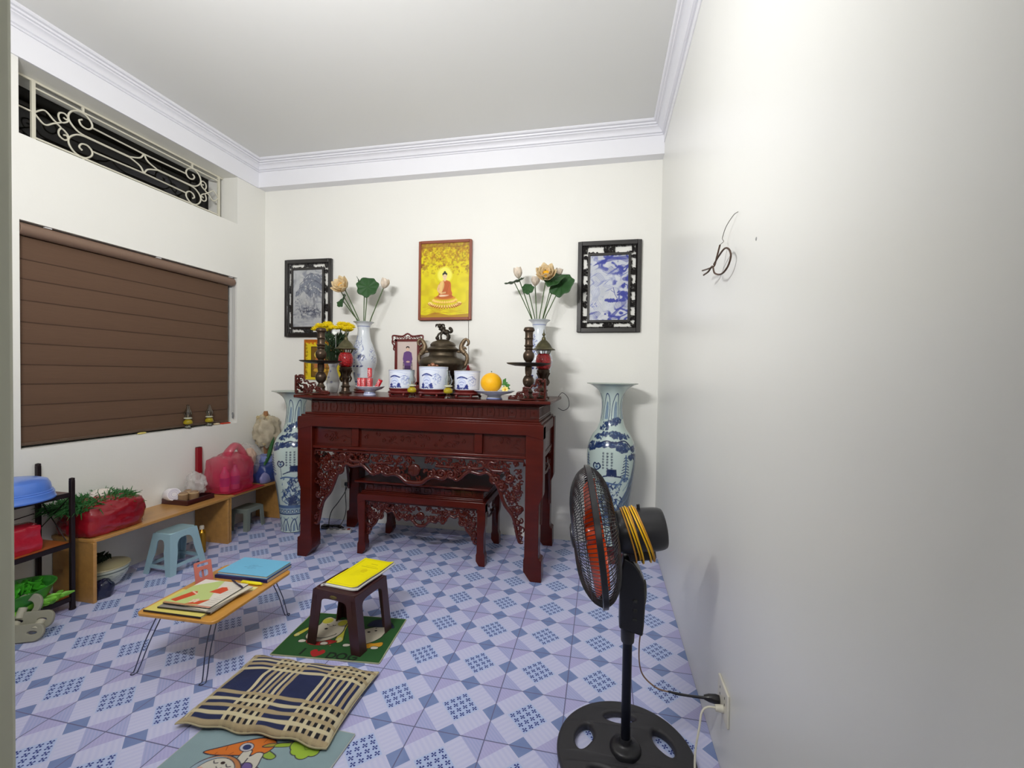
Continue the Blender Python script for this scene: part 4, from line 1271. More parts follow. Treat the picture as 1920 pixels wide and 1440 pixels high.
# lion on the lid: one continuous skinned body
b = MB(); z0 = .478
b.tube(bez([(.052, 0, z0 + .055), (.035, 0, z0 + .062), (.010, 0, z0 + .072), (-.012, -.006, z0 + .100), (-.022, -.012, z0 + .122)], 5), [.020, .027, .024, .021, .018], 10)
b.ball((-.024, -.018, z0 + .118), (.021, .022, .021), 12, 9); b.ball((-.026, -.040, z0 + .110), (.012, .013, .010), 10, 7)
for s in (-1, 1):
    b.tube(bez([(-.024 + s * .012, -.012, z0 + .130), (-.024 + s * .034, -.012, z0 + .128), (-.024 + s * .040, -.012, z0 + .108)], 4), [.008, .009, .003], 6)
    b.tube([(.045, s * .014, z0 + .045), (.052, s * .020, z0 + .020), (.042, s * .020, z0 + .002)], [.016, .010, .010], 7)
b.tube([(.000, -.014, z0 + .070), (-.012, -.022, z0 + .035), (-.008, -.024, z0 + .002)], [.013, .009, .010], 7)
b.tube([(-.006, .014, z0 + .070), (-.040, .000, z0 + .050), (-.048, -.006, z0 + .030)], [.013, .009, .010], 7)
b.ball((-.050, -.008, z0 + .014), .018, 10, 8)
b.tube(bez([(.060, 0, z0 + .060), (.078, 0, z0 + .072), (.072, 0, z0 + .094), (.060, 0, z0 + .100), (.062, 0, z0 + .086)], 5), [.010, .014, .012, .009], 7)
for k in range(12):
    a = k * .55; b.ball((-.008 + .022 * math.cos(a), -.004 + .02 * math.sin(a), z0 + .096 + .008 * math.sin(k * 2)), .010, 7, 5)
b.build('lion_finial', mat('dark_lion_bronze', (58, 52, 44), .4, .7, bump=.3, bscale=120), t, smooth=70)
M_br3 = mat('tan_bronze_handle', (120, 102, 80), .42, .6, var=.2, vscale=30, bump=.3, bscale=90)
for s in (-1, 1):
    b = MB()
    b.tube(bez([(s * .168, 0, .235), (s * .205, 0, .262), (s * .222, 0, .310), (s * .212, 0, .350), (s * .180, 0, .372), (s * .130, 0, .374)], 6), [.016, .018, .017, .016, .013, .010], 9)
    b.tube(bez([(s * .198, 0, .362), (s * .172, 0, .392), (s * .170, 0, .430), (s * .192, 0, .468), (s * .214, 0, .490)], 6), [.022, .024, .020, .018, .008], 9)
    b.tube(bez([(s * .205, 0, .485), (s * .228, 0, .470), (s * .232, 0, .445), (s * .215, 0, .425)], 5), [.010, .013, .012, .006], 8)
    b.tube(bez([(s * .172, 0, .40), (s * .198, 0, .408), (s * .214, 0, .395)], 4), [.012, .012, .006], 7)
    b.ball((s * .208, 0, .350), (.022, .018, .014), 9, 7)
    b.build('dragon_handle', M_br3, t, smooth=70)
b = MB(); b.M = Matrix.Translation((-.012, -.196, .250)) @ Matrix.Rotation(math.pi / 2, 4, 'X'); b.lathe([(.024, 0), (.022, .012), (.012, .020), (.001, .022)], 16); b.M = None
b.ball((-.045, -.190, .248), (.018, .012, .012), 8, 6); b.ball((.02, -.192, .248), (.018, .012, .012), 8, 6)
b.build('mask_boss', mat('copper_boss', (140, 96, 74), .4, .6), t)

# ---- plate with fruit
t = thing('footed_plate', 'blue and white footed plate with a yellow fruit at the right of the altar', 'plate', (-0.775, 3.10, ZA))
p = Paint(140, 60, 1, 1, (206, 212, 224)); rnd = random.Random(9)
p.blobs(.5, .75, .5, .2, 170, .010, (130, 144, 190), rnd, .6); p.line([(0, .1), (1, .1)], .12, (96, 112, 180)); p.line([(0, .36), (1, .36)], .05, (150, 160, 200))
painted_lathe('plate_body', p, [(.056, 0), (.060, .003), (.054, .016), (.050, .026), (.070, .034), (.120, .046), (.148, .060), (.152, .064)], V_porc, t, face=-math.pi / 2)
MB().lathe([(.152, .064), (.147, .065), (.110, .052), (.001, .044)], 40, caps=False).build('inside', M_porc, t)
t = thing('pomelo', 'large round yellow fruit resting on the footed plate', 'fruit', (-0.800, 3.10, ZA + .046))
MB().ball((0, 0, .074), (.079, .078, .072), 36, 24, lambda d: 1 + .03 * max(0, d.z) ** 6).build('peel', mat('yellow_peel', (240, 178, 8), .42, var=.05, vscale=12, bump=.25, bscale=160), t)
MB().tube([(0, 0, .152), (.002, 0, .160)], .004, 6).build('stem', M_stem, t)
b = MB()
for (x, y, z, a, L) in ((-.715, 3.08, 1.395, .4, .05), (-.700, 3.09, 1.380, -.3, .05), (-.712, 3.10, 1.405, 1.0, .045), (-.690, 3.08, 1.39, .1, .04)):
    c = Vector((x, y, z)); d = Vector((math.cos(a), -.2, math.sin(a))); b.tube([c, c + d * L * .5, c + d * L], [.003, .016, .001], 6, flat=.25)
b.tube([(-.70, 3.08, 1.39), (-.702, 3.085, 1.345)], .003, 5)
tag(b.build('leaf_sprig', mat('fresh_green_leaf', (60, 120, 50), .5), loc=(-.705, 3.085, 1.35), smooth=60), 'green leaf sprig tucked behind the yellow fruit', 'leaves')
t = thing('yellow_flower', 'small pale yellow flower lying right of the fruit on the plate', 'flower', (-.688, 3.07, 1.350))
b = MB()
for k in range(8):
    a = k * .785; c = Vector((0, 0, .012)); d = Vector((math.cos(a), -.35, math.sin(a) * .8)).normalized()
    b.tube([c, c + d * .016, c + d * .028], [.004, .009, .003], 5, flat=.4)
b.build('petals', mat('pale_yellow_petal', (238, 220, 130), .6), t, smooth=60)
MB().ball((0, -.008, .012), .008, 8, 6).build('flower_centre', M_core, t)
# ================================================================== PICTURES
M_black = mat('black_lacquer_wood', (34, 31, 30), 0.3, coat=0.5, var=.1, vscale=10)
V_tile = vcmat('painted_tile', 0.25, coat=0.4)
V_print = vcmat('glossy_print', 0.3, coat=0.3)


def ink_landscape(p, w, h, cols, seed, kind):
    rnd = random.Random(seed); dk, mid, lt = cols
    p.tint(.10, w / 5, seed); p.tint(.5, w / 6, seed + 1, (lt, .62))
    n1 = p.field(h / 4, seed + 1); n2 = p.field(h / 9, seed + 5); yy = p.Y / h; xx = p.X / w
    if kind == 'left':
        wv = np.sin(26 * yy + 9 * (n1 - .5) * 4 + 5 * xx)
        msk = np.clip((n1 + .45 * np.exp(-((xx - .62) / .35) ** 2 - ((yy - .72) / .25) ** 2) + .35 * np.exp(-((yy - .25) / .12) ** 2) - .62) * 5, 0, 1)
        p.blend(msk * np.clip(wv * .7 + .5, 0, 1) * .75, mid); p.blend(np.clip((n2 - .58) * 8, 0, 1) * msk * .7, dk)
        p.blobs(w * .72, h * .88, w * .25, h * .05, 60, w * .025, mid, rnd, .5)
        for (cx, cz, sx) in ((.65, .93, .30), (.55, .84, .34), (.72, .80, .25), (.35, .70, .25), (.7, .68, .22)):
            for k in range(44):
                x = w * (cx + rnd.uniform(-sx, sx)); z = h * (cz - abs(x / w - cx) * .35 + rnd.uniform(-.015, .015))
                p.smooth([(x, z), (x + rnd.uniform(-.03, .03) * w, z - h * .03), (x + rnd.uniform(-.05, .05) * w, z - h * .07)], w * .020, mid, .5)
            p.smooth([(w * (cx - sx), h * (cz - .10)), (w * (cx - sx * .5), h * (cz - .02)), (w * cx, h * cz), (w * (cx + sx * .6), h * (cz - .03)), (w * (cx + sx), h * (cz - .09))], w * .02, dk, .5)
        for k in range(34):
            x = w * rnd.uniform(.42, .80); z = h * rnd.uniform(.35, .68)
            p.line([(x, z), (x + w * rnd.uniform(-.02, .02), z - h * rnd.uniform(.05, .14))], w * .014, dk, .5)
        p.blobs(w * .5, h * .30, w * .42, h * .04, 80, w * .02, dk, rnd, .55); p.blobs(w * .2, h * .42, w * .14, h * .08, 50, w * .016, mid, rnd, .6)
        p.blobs(w * .65, h * .26, w * .3, h * .05, 60, w * .016, dk, rnd, .7); p.blobs(w * .5, h * .17, w * .45, h * .03, 40, w * .018, mid, rnd, .5)
        for k in range(10):
            z = h * rnd.uniform(.04, .16); x = w * rnd.uniform(.05, .7); p.line([(x, z), (x + w * .25, z + h * .004)], w * .008, mid, .5)
        for k in range(7):
            p.ell(w * .09, h * (.93 - k * .028), w * .012, h * .007, dk, 0, .8)
    else:
        wv = np.sin(16 * yy + 22 * (n1 - .5) - 7 * xx + 8 * (n2 - .5))
        msk = np.clip((n1 * .9 + .5 * np.clip(xx - .3, 0, 1) + .4 * np.exp(-((yy - .06) / .1) ** 2) + .35 * np.exp(-((yy - .92) / .1) ** 2) - .55) * 4, 0, 1)
        p.blend(np.clip(wv * 2 + .2, 0, 1) * msk * .85, mid); p.blend(np.clip(wv * 2.5 - .9, 0, 1) * msk * .9, dk)
        p.blend(np.clip(1 - abs(wv) * 6, 0, 1) * .5, mid)

        def sw(P, n, wd, col, op, off):
            for k in range(n):
                o = (k - n / 2) * off
                p.smooth([(x * w + o * w, y * h + o * h * .4) for x, y in P], wd * w * .55, col, op)
        p.poly([(0.12 * w, .87 * h), (.35 * w, .93 * h), (.55 * w, .97 * h), (w, .99 * h), (w, .93 * h), (.6 * w, .92 * h), (.35 * w, .88 * h)], dk, .75)
        sw([(.12, .86), (.3, .90), (.5, .96), (.8, .95), (1.0, .90)], 4, .03, dk, .6, .02)
        sw([(.45, .80), (.6, .76), (.75, .82), (.9, .80), (1.0, .86)], 7, .028, dk, .55, .03)
        sw([(.5, .72), (.7, .78), (.85, .70), (1.0, .74)], 5, .02, mid, .6, .03)
        sw([(.05, .68), (.2, .72), (.35, .62), (.25, .55), (.12, .60)], 4, .02, mid, .6, .03)
        sw([(.15, .5), (.2, .40), (.14, .30), (.25, .2)], 6, .018, mid, .5, .035)
        sw([(.3, .60), (.5, .62), (.4, .55), (.6, .50), (.45, .46)], 3, .014, mid, .7, .03)
        p.ell(.92 * w, .63 * h, .08 * w, .03 * h, dk, 0, .8); p.blobs(.9 * w, .53 * h, .06 * w, .03 * h, 14, .03 * w, dk, rnd, .8)
        p.blobs(.85 * w, .41 * h, .15 * w, .035 * h, 40, .03 * w, dk, rnd, .75); p.blobs(.6 * w, .305 * h, .20 * w, .022 * h, 50, .028 * w, dk, rnd, .85)
        p.line([(.62 * w, .50 * h), (.66 * w, .40 * h), (.72 * w, .34 * h)], .016 * w, dk); p.line([(.66 * w, .42 * h), (.56 * w, .46 * h)], .012 * w, dk)
        sw([(.55, .02), (.72, .14), (.85, .22), (.82, .32), (.95, .33), (1.0, .20)], 9, .024, dk, .6, .028)
        sw([(.0, .10), (.2, .12), (.3, .06), (.5, .10), (.7, .04), (1.0, .1)], 5, .026, dk, .65, .025)
        p.poly([(.2 * w, .02 * h), (.35 * w, .13 * h), (.5 * w, .10 * h), (.48 * w, 0)], (208, 210, 214), .8); p.ell(.42 * w, .095 * h, .03 * w, .013 * h, dk)
        p.blobs(.12 * w, .24 * h, .1 * w, .04 * h, 24, .014 * w, mid, rnd, .8)


def carved_picture(name, label, X0, X1, Z0, Z1, gap, inner, p, openings, seed, bright):
    t = thing(name, label, 'picture', ((X0 + X1) / 2, YB, (Z0 + Z1) / 2))
    ya, yb_ = YB - .030, YB - .002
    fw_ = .036
    ix0, ix1, iz0, iz1 = inner

    def ring(a0, a1, c0, c1, w_, ya, yb_, nm):
        b = MB()
        for (x0, x1, z0, z1) in ((a0, a0 + w_, c0, c1), (a1 - w_, a1, c0, c1), (a0 + w_, a1 - w_, c0, c0 + w_), (a0 + w_, a1 - w_, c1 - w_, c1)):
            b.box(x0, x1, ya, yb_, z0, z1)
        return b.build(nm, M_black, t, world=True, bevel=.003)
    ring(X0, X1, Z0, Z1, fw_, ya, yb_, 'outer_frame')
    e = .020
    ring(ix0 - e, ix1 + e, iz0 - e, iz1 + e, e, ya, yb_ - .004, 'inner_frame')
    b = MB(); rnd = random.Random(seed); y = YB - .016
    ox0, ox1, oz0, oz1 = X0 + fw_, X1 - fw_, Z0 + fw_, Z1 - fw_

    def strip(xa, xb, za, zb, horiz, n_open):
        L = (xb - xa) if horiz else (zb - za); Wd = (zb - za) if horiz else (xb - xa)
        def pt(u, v): return (xa + u, y, za + v) if horiz else (xa + v, y, za + u)
        N = int(L / .011)
        for i in range(N):
            u = (i + .5) * L / N
            ph = (u / L * n_open) % 1.0
            solid = abs(ph - .5) > .30
            for k in range(3 if solid else 1):
                v = rnd.uniform(.12, .88) * Wd if solid else rnd.choice((.08, .94)) * Wd
                q = pt(u, v); r_ = rnd.uniform(.006, .011)
                b.tube([(q[0] + s_[0], y, q[2] + s_[2]) for s_ in spiral((0, 0), r_, .9, rnd.uniform(0, 6), rnd.choice((1, -1)), .3, 6)], [.003, .005, .003], 4)
            if solid and rnd.random() < .6:
                b.tube([pt(u, 0), pt(u + rnd.uniform(-.01, .01), Wd)], .0045, 4)
    strip(ox0, ox1, oz0, iz0 - e, True, openings[0]); strip(ox0, ox1, iz1 + e, oz1, True, openings[0])
    strip(ox0, ix0 - e, iz0, iz1, False, openings[1]); strip(ix1 + e, ox1, iz0, iz1, False, openings[1])
    for (xa, xb, za, zb) in ((ox0, ox1, oz0, oz1),):
        m_ = .006; b.tube([(xa + m_, y, za + m_), (xb - m_, y, za + m_), (xb - m_, y, zb - m_), (xa + m_, y, zb - m_)], .007, 4, closed=True)
    b.build('fretwork', M_black, t, world=True, smooth=60)
    MB().box(ix0 - .004, ix1 + .004, YB - .018, YB - .004, iz0 - .004, iz1 + .004).build('back_board', M_black, t, world=True)
    painted_sheet('painted_panel', p, lambda u, v: (ix0 + u * (ix1 - ix0), YB - .020, iz0 + v * (iz1 - iz0)), V_tile, t, world=True)
    return t


w_, h_ = .33, .566
p = Paint(110, 190, w_, h_, (178, 180, 182)); ink_landscape(p, w_, h_, ((66, 70, 88), (112, 118, 132), (196, 196, 192)), 5, 'left')
carved_picture('carved_picture', 'black carved openwork frame with a grey ink landscape, left of the lotus vase', -3.166, -2.636, 1.820, 2.590, .04, (-3.070, -2.740, 1.920, 2.486), p, (2, 3), 3, False)
w_, h_ = .322, .555
p = Paint(130, 226, w_, h_, (196, 200, 208)); ink_landscape(p, w_, h_, ((48, 58, 150), (96, 106, 176), (214, 214, 214)), 8, 'right')
carved_picture('carved_picture', 'black carved openwork frame with a blue and white landscape near the right corner', -0.232, 0.305, 1.852, 2.636, .04, (-0.125, 0.197, 1.956, 2.511), p, (2, 4), 9, True)

# ---- golden picture of the seated figure
X0, X1, Z0, Z1 = -1.715, -1.196, 1.972, 2.706
t = thing('golden_picture', 'golden yellow picture of a seated haloed figure in a thin brown frame', 'picture', ((X0 + X1) / 2, YB, (Z0 + Z1) / 2))
b = MB(); f_ = .024
for (x0, x1, z0, z1) in ((X0, X0 + f_, Z0, Z1), (X1 - f_, X1, Z0, Z1), (X0 + f_, X1 - f_, Z0, Z0 + f_), (X0 + f_, X1 - f_, Z1 - f_, Z1)):
    b.box(x0, x1, YB - .040, YB - .004, z0, z1)
b.build('frame', mat('red_brown_frame', (138, 74, 52), .35, coat=.3, var=.1, vscale=8), t, world=True, bevel=.004)
MB().box(X0 + .01, X1 - .01, YB - .028, YB - .006, Z0 + .01, Z1 - .01).build('back_board', M_black, t, world=True)
w_, h_ = X1 - X0 - 2 * f_, Z1 - Z0 - 2 * f_
p = Paint(170, 250, w_, h_, (222, 206, 10)); rnd = random.Random(6)
p.tint(.10, .05, 2); p.tint(.35, .06, 9, ((190, 150, 16), .55))
for k in range(900):      # tree crown of mottled leaves
    x = rnd.uniform(0, w_); z = h_ * (1 - abs(rnd.gauss(0, .20)))
    if z < h_ * .55: continue
    c = rnd.choice(((150, 92, 22), (186, 132, 24), (226, 208, 30), (214, 184, 20), (128, 70, 24), (170, 120, 20)))
    p.ell(x, z, rnd.uniform(.006, .018), rnd.uniform(.004, .012), c, rnd.uniform(0, 3), .5)
p.poly([(0, h_), (w_, h_), (w_, h_ * .955), (w_ * .7, h_ * .94), (w_ * .35, h_ * .95), (0, h_ * .93)], (136, 80, 30), .55)
p.blobs(w_ * .06, h_ * .69, .045, .028, 40, .010, (140, 84, 22), rnd, .6); p.blobs(w_ * .97, h_ * .66, .022, .03, 22, .009, (130, 70, 24), rnd, .7)
p.tint(.25, .09, 12, ((236, 226, 40), .6))
cx, cz = w_ * .50, h_ * .215
for k in range(14):
    p.line([(rnd.uniform(0, w_), h_ * rnd.uniform(.03, .16)), (rnd.uniform(0, w_), h_ * rnd.uniform(.03, .16))], .003, (186, 120, 16), .5)
p.poly([(0, 0), (w_, 0), (w_, .05 * h_), (.6 * w_, .03 * h_), (.3 * w_, .07 * h_), (.1 * w_, .03 * h_), (0, .04 * h_)], (158, 86, 26), .7)
p.ell(cx, cz + .245, .078, .080, (238, 232, 70), 0, .6); p.ell(cx, cz + .245, .066, .068, (244, 238, 104), 0, .8)
for r_, n, col, wd, hh in ((.150, 19, (150, 52, 16), .017, .030), (.138, 17, (232, 176, 60), .014, .024)):
    for k in range(n):
        a = math.pi * (k + .5) / n; x = cx - r_ * math.cos(a); z = cz - .010 - .040 * math.sin(a)
        p.ell(x, z, wd * .55, hh * .62, (168, 60, 18), (a - math.pi / 2) * .8, 1); p.ell(x, z + .003, wd * .42, hh * .5, (250, 222, 130), (a - math.pi / 2) * .8, 1)
for k in range(15):
    a = math.pi * (k + .5) / 15; x = cx - .112 * math.cos(a); z = cz + .016 - .024 * math.sin(a)
    p.ell(x, z, .010, .013, (246, 206, 104), (a - math.pi / 2) * .8); p.line([(x - .006, z - .010), (x + .006, z - .010)], .003, (190, 84, 20))
p.ell(cx, cz + .034, .105, .020, (212, 140, 40)); p.ell(cx, cz + .044, .082, .020, (190, 96, 34))
p.poly([(cx - .070, cz + .045), (cx + .078, cz + .045), (cx + .062, cz + .075), (cx - .055, cz + .075)], (182, 90, 40))
p.ell(cx - .005, cz + .058, .052, .014, (226, 180, 140), .1); p.line([(cx - .045, cz + .050), (cx + .055, cz + .066)], .006, (244, 224, 196))
p.smooth([(cx - .050, cz + .07), (cx - .062, cz + .12), (cx - .048, cz + .175), (cx - .012, cz + .195), (cx + .030, cz + .192), (cx + .058, cz + .170), (cx + .062, cz + .11), (cx + .066, cz + .062)], 0, (0, 0, 0), 1, True, (198, 100, 44))
p.smooth([(cx - .050, cz + .165), (cx - .020, cz + .192), (cx - .004, cz + .16), (cx - .020, cz + .10), (cx - .052, cz + .085)], 0, (0, 0, 0), 1, True, (236, 196, 120))
p.smooth([(cx - .056, cz + .15), (cx - .066, cz + .11), (cx - .040, cz + .080), (cx + .005, cz + .082)], .016, (232, 188, 130))
for k in range(5):
    p.smooth([(cx + .045 - k * .013, cz + .180), (cx + .030 - k * .012, cz + .12), (cx + .02 - k * .01, cz + .072)], .003, (142, 58, 26), .8)
p.ell(cx, cz + .200, .012, .014, (236, 200, 150)); p.ell(cx, cz + .232, .022, .028, (238, 206, 160)); p.ell(cx, cz + .252, .024, .018, (40, 48, 40)); p.ell(cx, cz + .272, .010, .009, (40, 48, 40)); p.ell(cx, cz + .232, .018, .020, (238, 206, 160))
p.line([(cx - .012, cz + .234), (cx - .004, cz + .234)], .002, (80, 50, 30)); p.line([(cx + .004, cz + .234), (cx + .012, cz + .234)], .002, (80, 50, 30)); p.line([(cx - .005, cz + .217), (cx + .005, cz + .217)], .002, (180, 80, 50))
painted_sheet('picture_print', p, lambda u, v: (X0 + f_ + u * w_, YB - .030, Z0 + f_ + v * h_), V_print, t, world=True)
b = MB(); b.tube(bez([(-1.228, YB - .006, 1.974), (-1.226, YB - .004, 1.80), (-1.222, YB - .004, 1.62), (-1.220, YB - .004, 1.30)], 4), .0022, 6)
tag(b.build('hanging_cord', mat('grey_cord', (120, 116, 112), .5), loc=(-1.226, YB, 1.7)), 'thin grey cord hanging on the wall below the golden picture', 'cord')
b = MB(); b.lathe([(.004, 0.05), (.012, .03), (.020, .006), (.020, 0), (.001, 0)], 8, (-1.222, YB - .022, 1.505))
tag(b.build('red_tassel', mat('red_tassel_silk', (176, 36, 52), .7), loc=(-1.222, YB - .022, 1.505)), 'little red tassel on the cord behind the bronze censer', 'tassel')

# ---- small gold framed picture under the left landscape
X0, X1, Z0, Z1 = -2.944, -2.500, 1.392, 1.792
t = thing('gold_framed_picture', 'small yellow and gold framed picture low on the wall behind the left candlestick', 'picture', ((X0 + X1) / 2, YB, (Z0 + Z1) / 2))
p = Paint(120, 110, X1 - X0, Z1 - Z0, (224, 198, 40)); rnd = random.Random(8); w_, h_ = X1 - X0, Z1 - Z0
p.tint(.10, .03, 4)
p.poly([(0, 0), (.022, 0), (.022, h_), (0, h_)], (150, 96, 20)); p.poly([(0, h_ - .03), (w_, h_ - .03), (w_, h_), (0, h_)], (176, 96, 24)); p.poly([(w_ - .022, 0), (w_, 0), (w_, h_), (w_ - .022, h_)], (150, 96, 20))
p.blobs(.03, h_ * .5, .012, h_ * .48, 50, .008, (128, 92, 20), rnd, .6); p.blobs(w_ * .5, h_ - .035, w_ * .5, .012, 50, .010, (196, 100, 26), rnd, .7)
p.poly([(.085, .03), (w_ - .085, .03), (w_ - .085, h_ - .075), (.085, h_ - .075)], (120, 88, 34), 1, (50, 36, 18), .008)
p.tint(.0, .1, 1); p.blobs(w_ * .5, h_ * .35, .12, .12, 90, .012, (166, 128, 52), rnd, .6)
for cx_ in (.145, w_ * .5, w_ - .145):
    p.ell(cx_, h_ * .62, .028, .028, (214, 186, 70)); p.ell(cx_, h_ * .62, .014, .017, (226, 190, 130)); p.poly([(cx_ - .03, h_ * .30), (cx_ + .03, h_ * .30), (cx_ + .012, h_ * .54), (cx_ - .012, h_ * .54)], (178, 110, 62)); p.ell(cx_, h_ * .24, .034, .016, (200, 158, 60))
painted_sheet('picture_print', p, lambda u, v: (X0 + u * w_, YB - .020, Z0 + v * h_), V_print, t, thick=(0, .018, 0), world=True)

# ================================================================== TALL FLOOR VASES
def floor_vase_paint(seed):
    p = Paint(420, 480, 1.0, 1.42, (190, 207, 200)); rnd = random.Random(seed)
    dk, dk2, mid, lt = (42, 62, 104), (30, 44, 84), (78, 104, 142), (124, 150, 172)
    p.tint(.05, .2, seed)
    H = 1.42

    def f(u): return u
    for base in (0.5, 0.0, 1.0):     # front and back copy of the scene
        def X(a): return base + a
        # neck lappets
        for a in (-.22, .045, -.085, .18):
            o = .055
            p.smooth([(X(a - o), 1.10), (X(a - o * .8), 1.22), (X(a + .01), 1.33), (X(a + o * .8), 1.30), (X(a + o * .9), 1.18), (X(a + o * .6), 1.09)], .010, dk, .9, False)
            p.poly([(X(a - o * .5), 1.11), (X(a - o * .3), 1.21), (X(a + .008), 1.28), (X(a + o * .5), 1.20), (X(a + o * .4), 1.11)], lt, .7)
            for k in range(4):
                p.smooth([(X(a - .02 + k * .014), 1.11), (X(a - .012 + k * .012), 1.18), (X(a + .004 + k * .008), 1.26)], .005, mid, .8)
        # pine boughs
        for (a, z, rx, n) in ((-.03, 1.075, .10, 46), (.07, 1.10, .07, 30), (-.10, 1.035, .06, 20), (0, .985, .10, 46), (.09, .965, .08, 34), (-.11, .960, .05, 20), (-.10, .895, .10, 44), (.0, .90, .12, 54), (.12, .86, .10, 50), (.17, .80, .06, 30), (-.17, .865, .05, 24), (.22, .87, .07, 30)):
            p.blobs(X(a), z, rx, .020, n, .013, dk, rnd, .9); p.blobs(X(a), z + .006, rx * .8, .012, n // 3, .006, mid, rnd, .9)
        p.smooth([(X(-.10), .90), (X(-.04), .93), (X(.02), .915), (X(.10), .93), (X(.16), .85)], .012, dk2)
        # three columns of writing
        for c, n in ((-.055, 6), (-.028, 7), (.0, 6)):
            for k in range(n):
                z = .835 - k * .022 - (.0)
                for q in range(3):
                    p.line([(X(c - .006), z - q * .005), (X(c + .006), z - q * .005 + rnd.uniform(-.003, .003))], .003, (50, 60, 84))
                p.line([(X(c + rnd.uniform(-.004, .004)), z + .002), (X(c), z - .013)], .003, (50, 60, 84))
        # pagodas
        for a, s_ in ((-.19, 1), (.095, 1)):
            for k in range(7):
                z = .80 - k * .022; r = .012 + k * .0035
                p.smooth([(X(a - r), z - .006), (X(a), z + .006), (X(a + r), z - .006)], .007, dk)
            p.line([(X(a), .815), (X(a), .64)], .010, mid); p.blobs(X(a), .635, .03, .015, 14, .010, mid, rnd, .8)
        # heart fan
        p.smooth([(X(-.105), .70), (X(-.128), .725), (X(-.115), .752), (X(-.100), .742), (X(-.085), .752), (X(-.075), .725)], .010, dk2, 1, True, (176, 196, 198)); p.ell(X(-.101), .724, .010, .010, mid); p.line([(X(-.103), .70), (X(-.098), .60)], .004, dk)
        # figure with hat
        p.poly([(X(-.035), .665), (X(.035), .665), (X(.030), .715), (X(-.028), .715)], dk2); p.ell(X(.0), .648, .022, .020, (200, 212, 206)); p.smooth([(X(-.085), .640), (X(-.03), .662), (X(.05), .658), (X(.09), .640)], .009, dk2)
        for k in range(60):
            a = rnd.uniform(-.10, .06); z = rnd.uniform(.42, .62)
            p.smooth([(X(a), z), (X(a + rnd.uniform(-.03, .03)), z - .03), (X(a + rnd.uniform(-.04, .04)), z - .06)], rnd.uniform(.005, .013), rnd.choice((dk, mid, dk)), .75)
        p.smooth([(X(-.11), .60), (X(-.06), .615), (X(.02), .60), (X(.07), .60)], .014, mid)
        p.ell(X(-.075), .55, .022, .040, (200, 214, 206), .2); p.blobs(X(.03), .52, .035, .04, 22, .010, (196, 210, 204), rnd, .9); p.blobs(X(-.03), .46, .03, .03, 14, .009, (190, 206, 204), rnd, .8)
        # dark rock / cliff sweeping along the side
        p.poly([(X(.175), .80), (X(.24), .84), (X(.27), .60), (X(.25), .40), (X(.02), .36), (X(.06), .45), (X(.12), .55), (X(.15), .66)], dk, .80)
        for k in range(16):
            a = rnd.uniform(.05, .24); z = rnd.uniform(.40, .72)
            p.smooth([(X(a), z), (X(a - .02), z - .05), (X(a - .05), z - .09)], .006, rnd.choice((mid, lt)), .8)
        p.poly([(X(-.22), .36), (X(-.16), .36), (X(-.17), .55), (X(-.22), .62)], dk, .6)
        p.poly([(X(-.06), .36), (X(.03), .36), (X(.0), .46), (X(-.04), .44)], dk2, .85)
    # lower bands
    p.poly([(0, .335), (1, .335), (1, .360), (0, .360)], mid); p.poly([(0, .270), (1, .270), (1, .335), (0, .335)], lt, .8)
    for k in range(26):
        x = (k + .5) / 26; p.ell(x, .302, .014, .018, dk); p.ell(x, .302, .008, .010, (196, 208, 204))
    p.poly([(0, .258), (1, .258), (1, .272), (0, .272)], dk)
    for k in range(11):
        x = (k + .5) / 11
        p.smooth([(x - .04, .02), (x - .035, .12), (x, .20), (x + .02, .13), (x + .035, .03)], .010, dk); p.poly([(x - .02, .02), (x - .015, .10), (x + .002, .16), (x + .008, .03)], mid, .8)
        p.smooth([(x - .03, .22), (x, .18), (x + .03, .22)], .007, mid)
    p.poly([(0, 0), (1, 0), (1, .012), (0, .012)], dk2)
    p.poly([(0, 1.40), (1, 1.40), (1, 1.42), (0, 1.42)], (150, 170, 168))
    return p


V_vase = vcmat('glazed_vase_porcelain', 0.16, coat=0.5)
VPROF = [(.118, 0), (.122, .01), (.118, .03), (.124, .10), (.132, .20), (.146, .33), (.160, .45), (.176, .58), (.188, .70), (.188, .80), (.176, .88), (.150, .95), (.118, 1.0), (.098, 1.05), (.086, 1.12), (.080, 1.20), (.084, 1.27), (.100, 1.33), (.132, 1.37), (.178, 1.398), (.198, 1.404)]


def floor_vase(x, y, z, label, seed, scale, face):
    t = thing('floor_vase', label, 'vase', (x, y, z), group='tall blue and white floor vases')
    pr2 = [(r * 1.02, h * scale) for r, h in prof_smooth(VPROF, 6)]
    painted_lathe('vase_body', floor_vase_paint(seed), pr2, V_vase, t, face=face, warp=([0, .155, .60, 1], [0, .213, .60, 1]))
    o = MB().lathe([(.202, 1.404 * scale), (.203, 1.410 * scale), (.194, 1.408 * scale), (.132, 1.385 * scale), (.094, 1.33 * scale), (.074, 1.22 * scale), (.077, 1.1 * scale)], 48, caps=False).build('rim_inside', mat('celadon_inside', (168, 178, 168), .25, coat=.4), t)
    return t


t = thing('vase_stand', 'low round dark wooden stand under the right floor vase', 'stand', (0.078, 3.62, 0))
MB().lathe([(.150, 0), (.158, .010), (.140, .030), (.128, .060), (.140, .095), (.152, .105), (.152, .122), (.001, .123)], 36).build('stand_body', M_rose, t)
floor_vase(0.078, 3.62, 0.124, 'tall blue and white floor vase in the right corner behind the fan', 3, .915, -math.pi / 2 + .02)
floor_vase(-2.792, 3.56, 0.0, 'tall blue and white floor vase partly hidden by the left altar leg', 3, .915, -math.pi / 2 + .62)
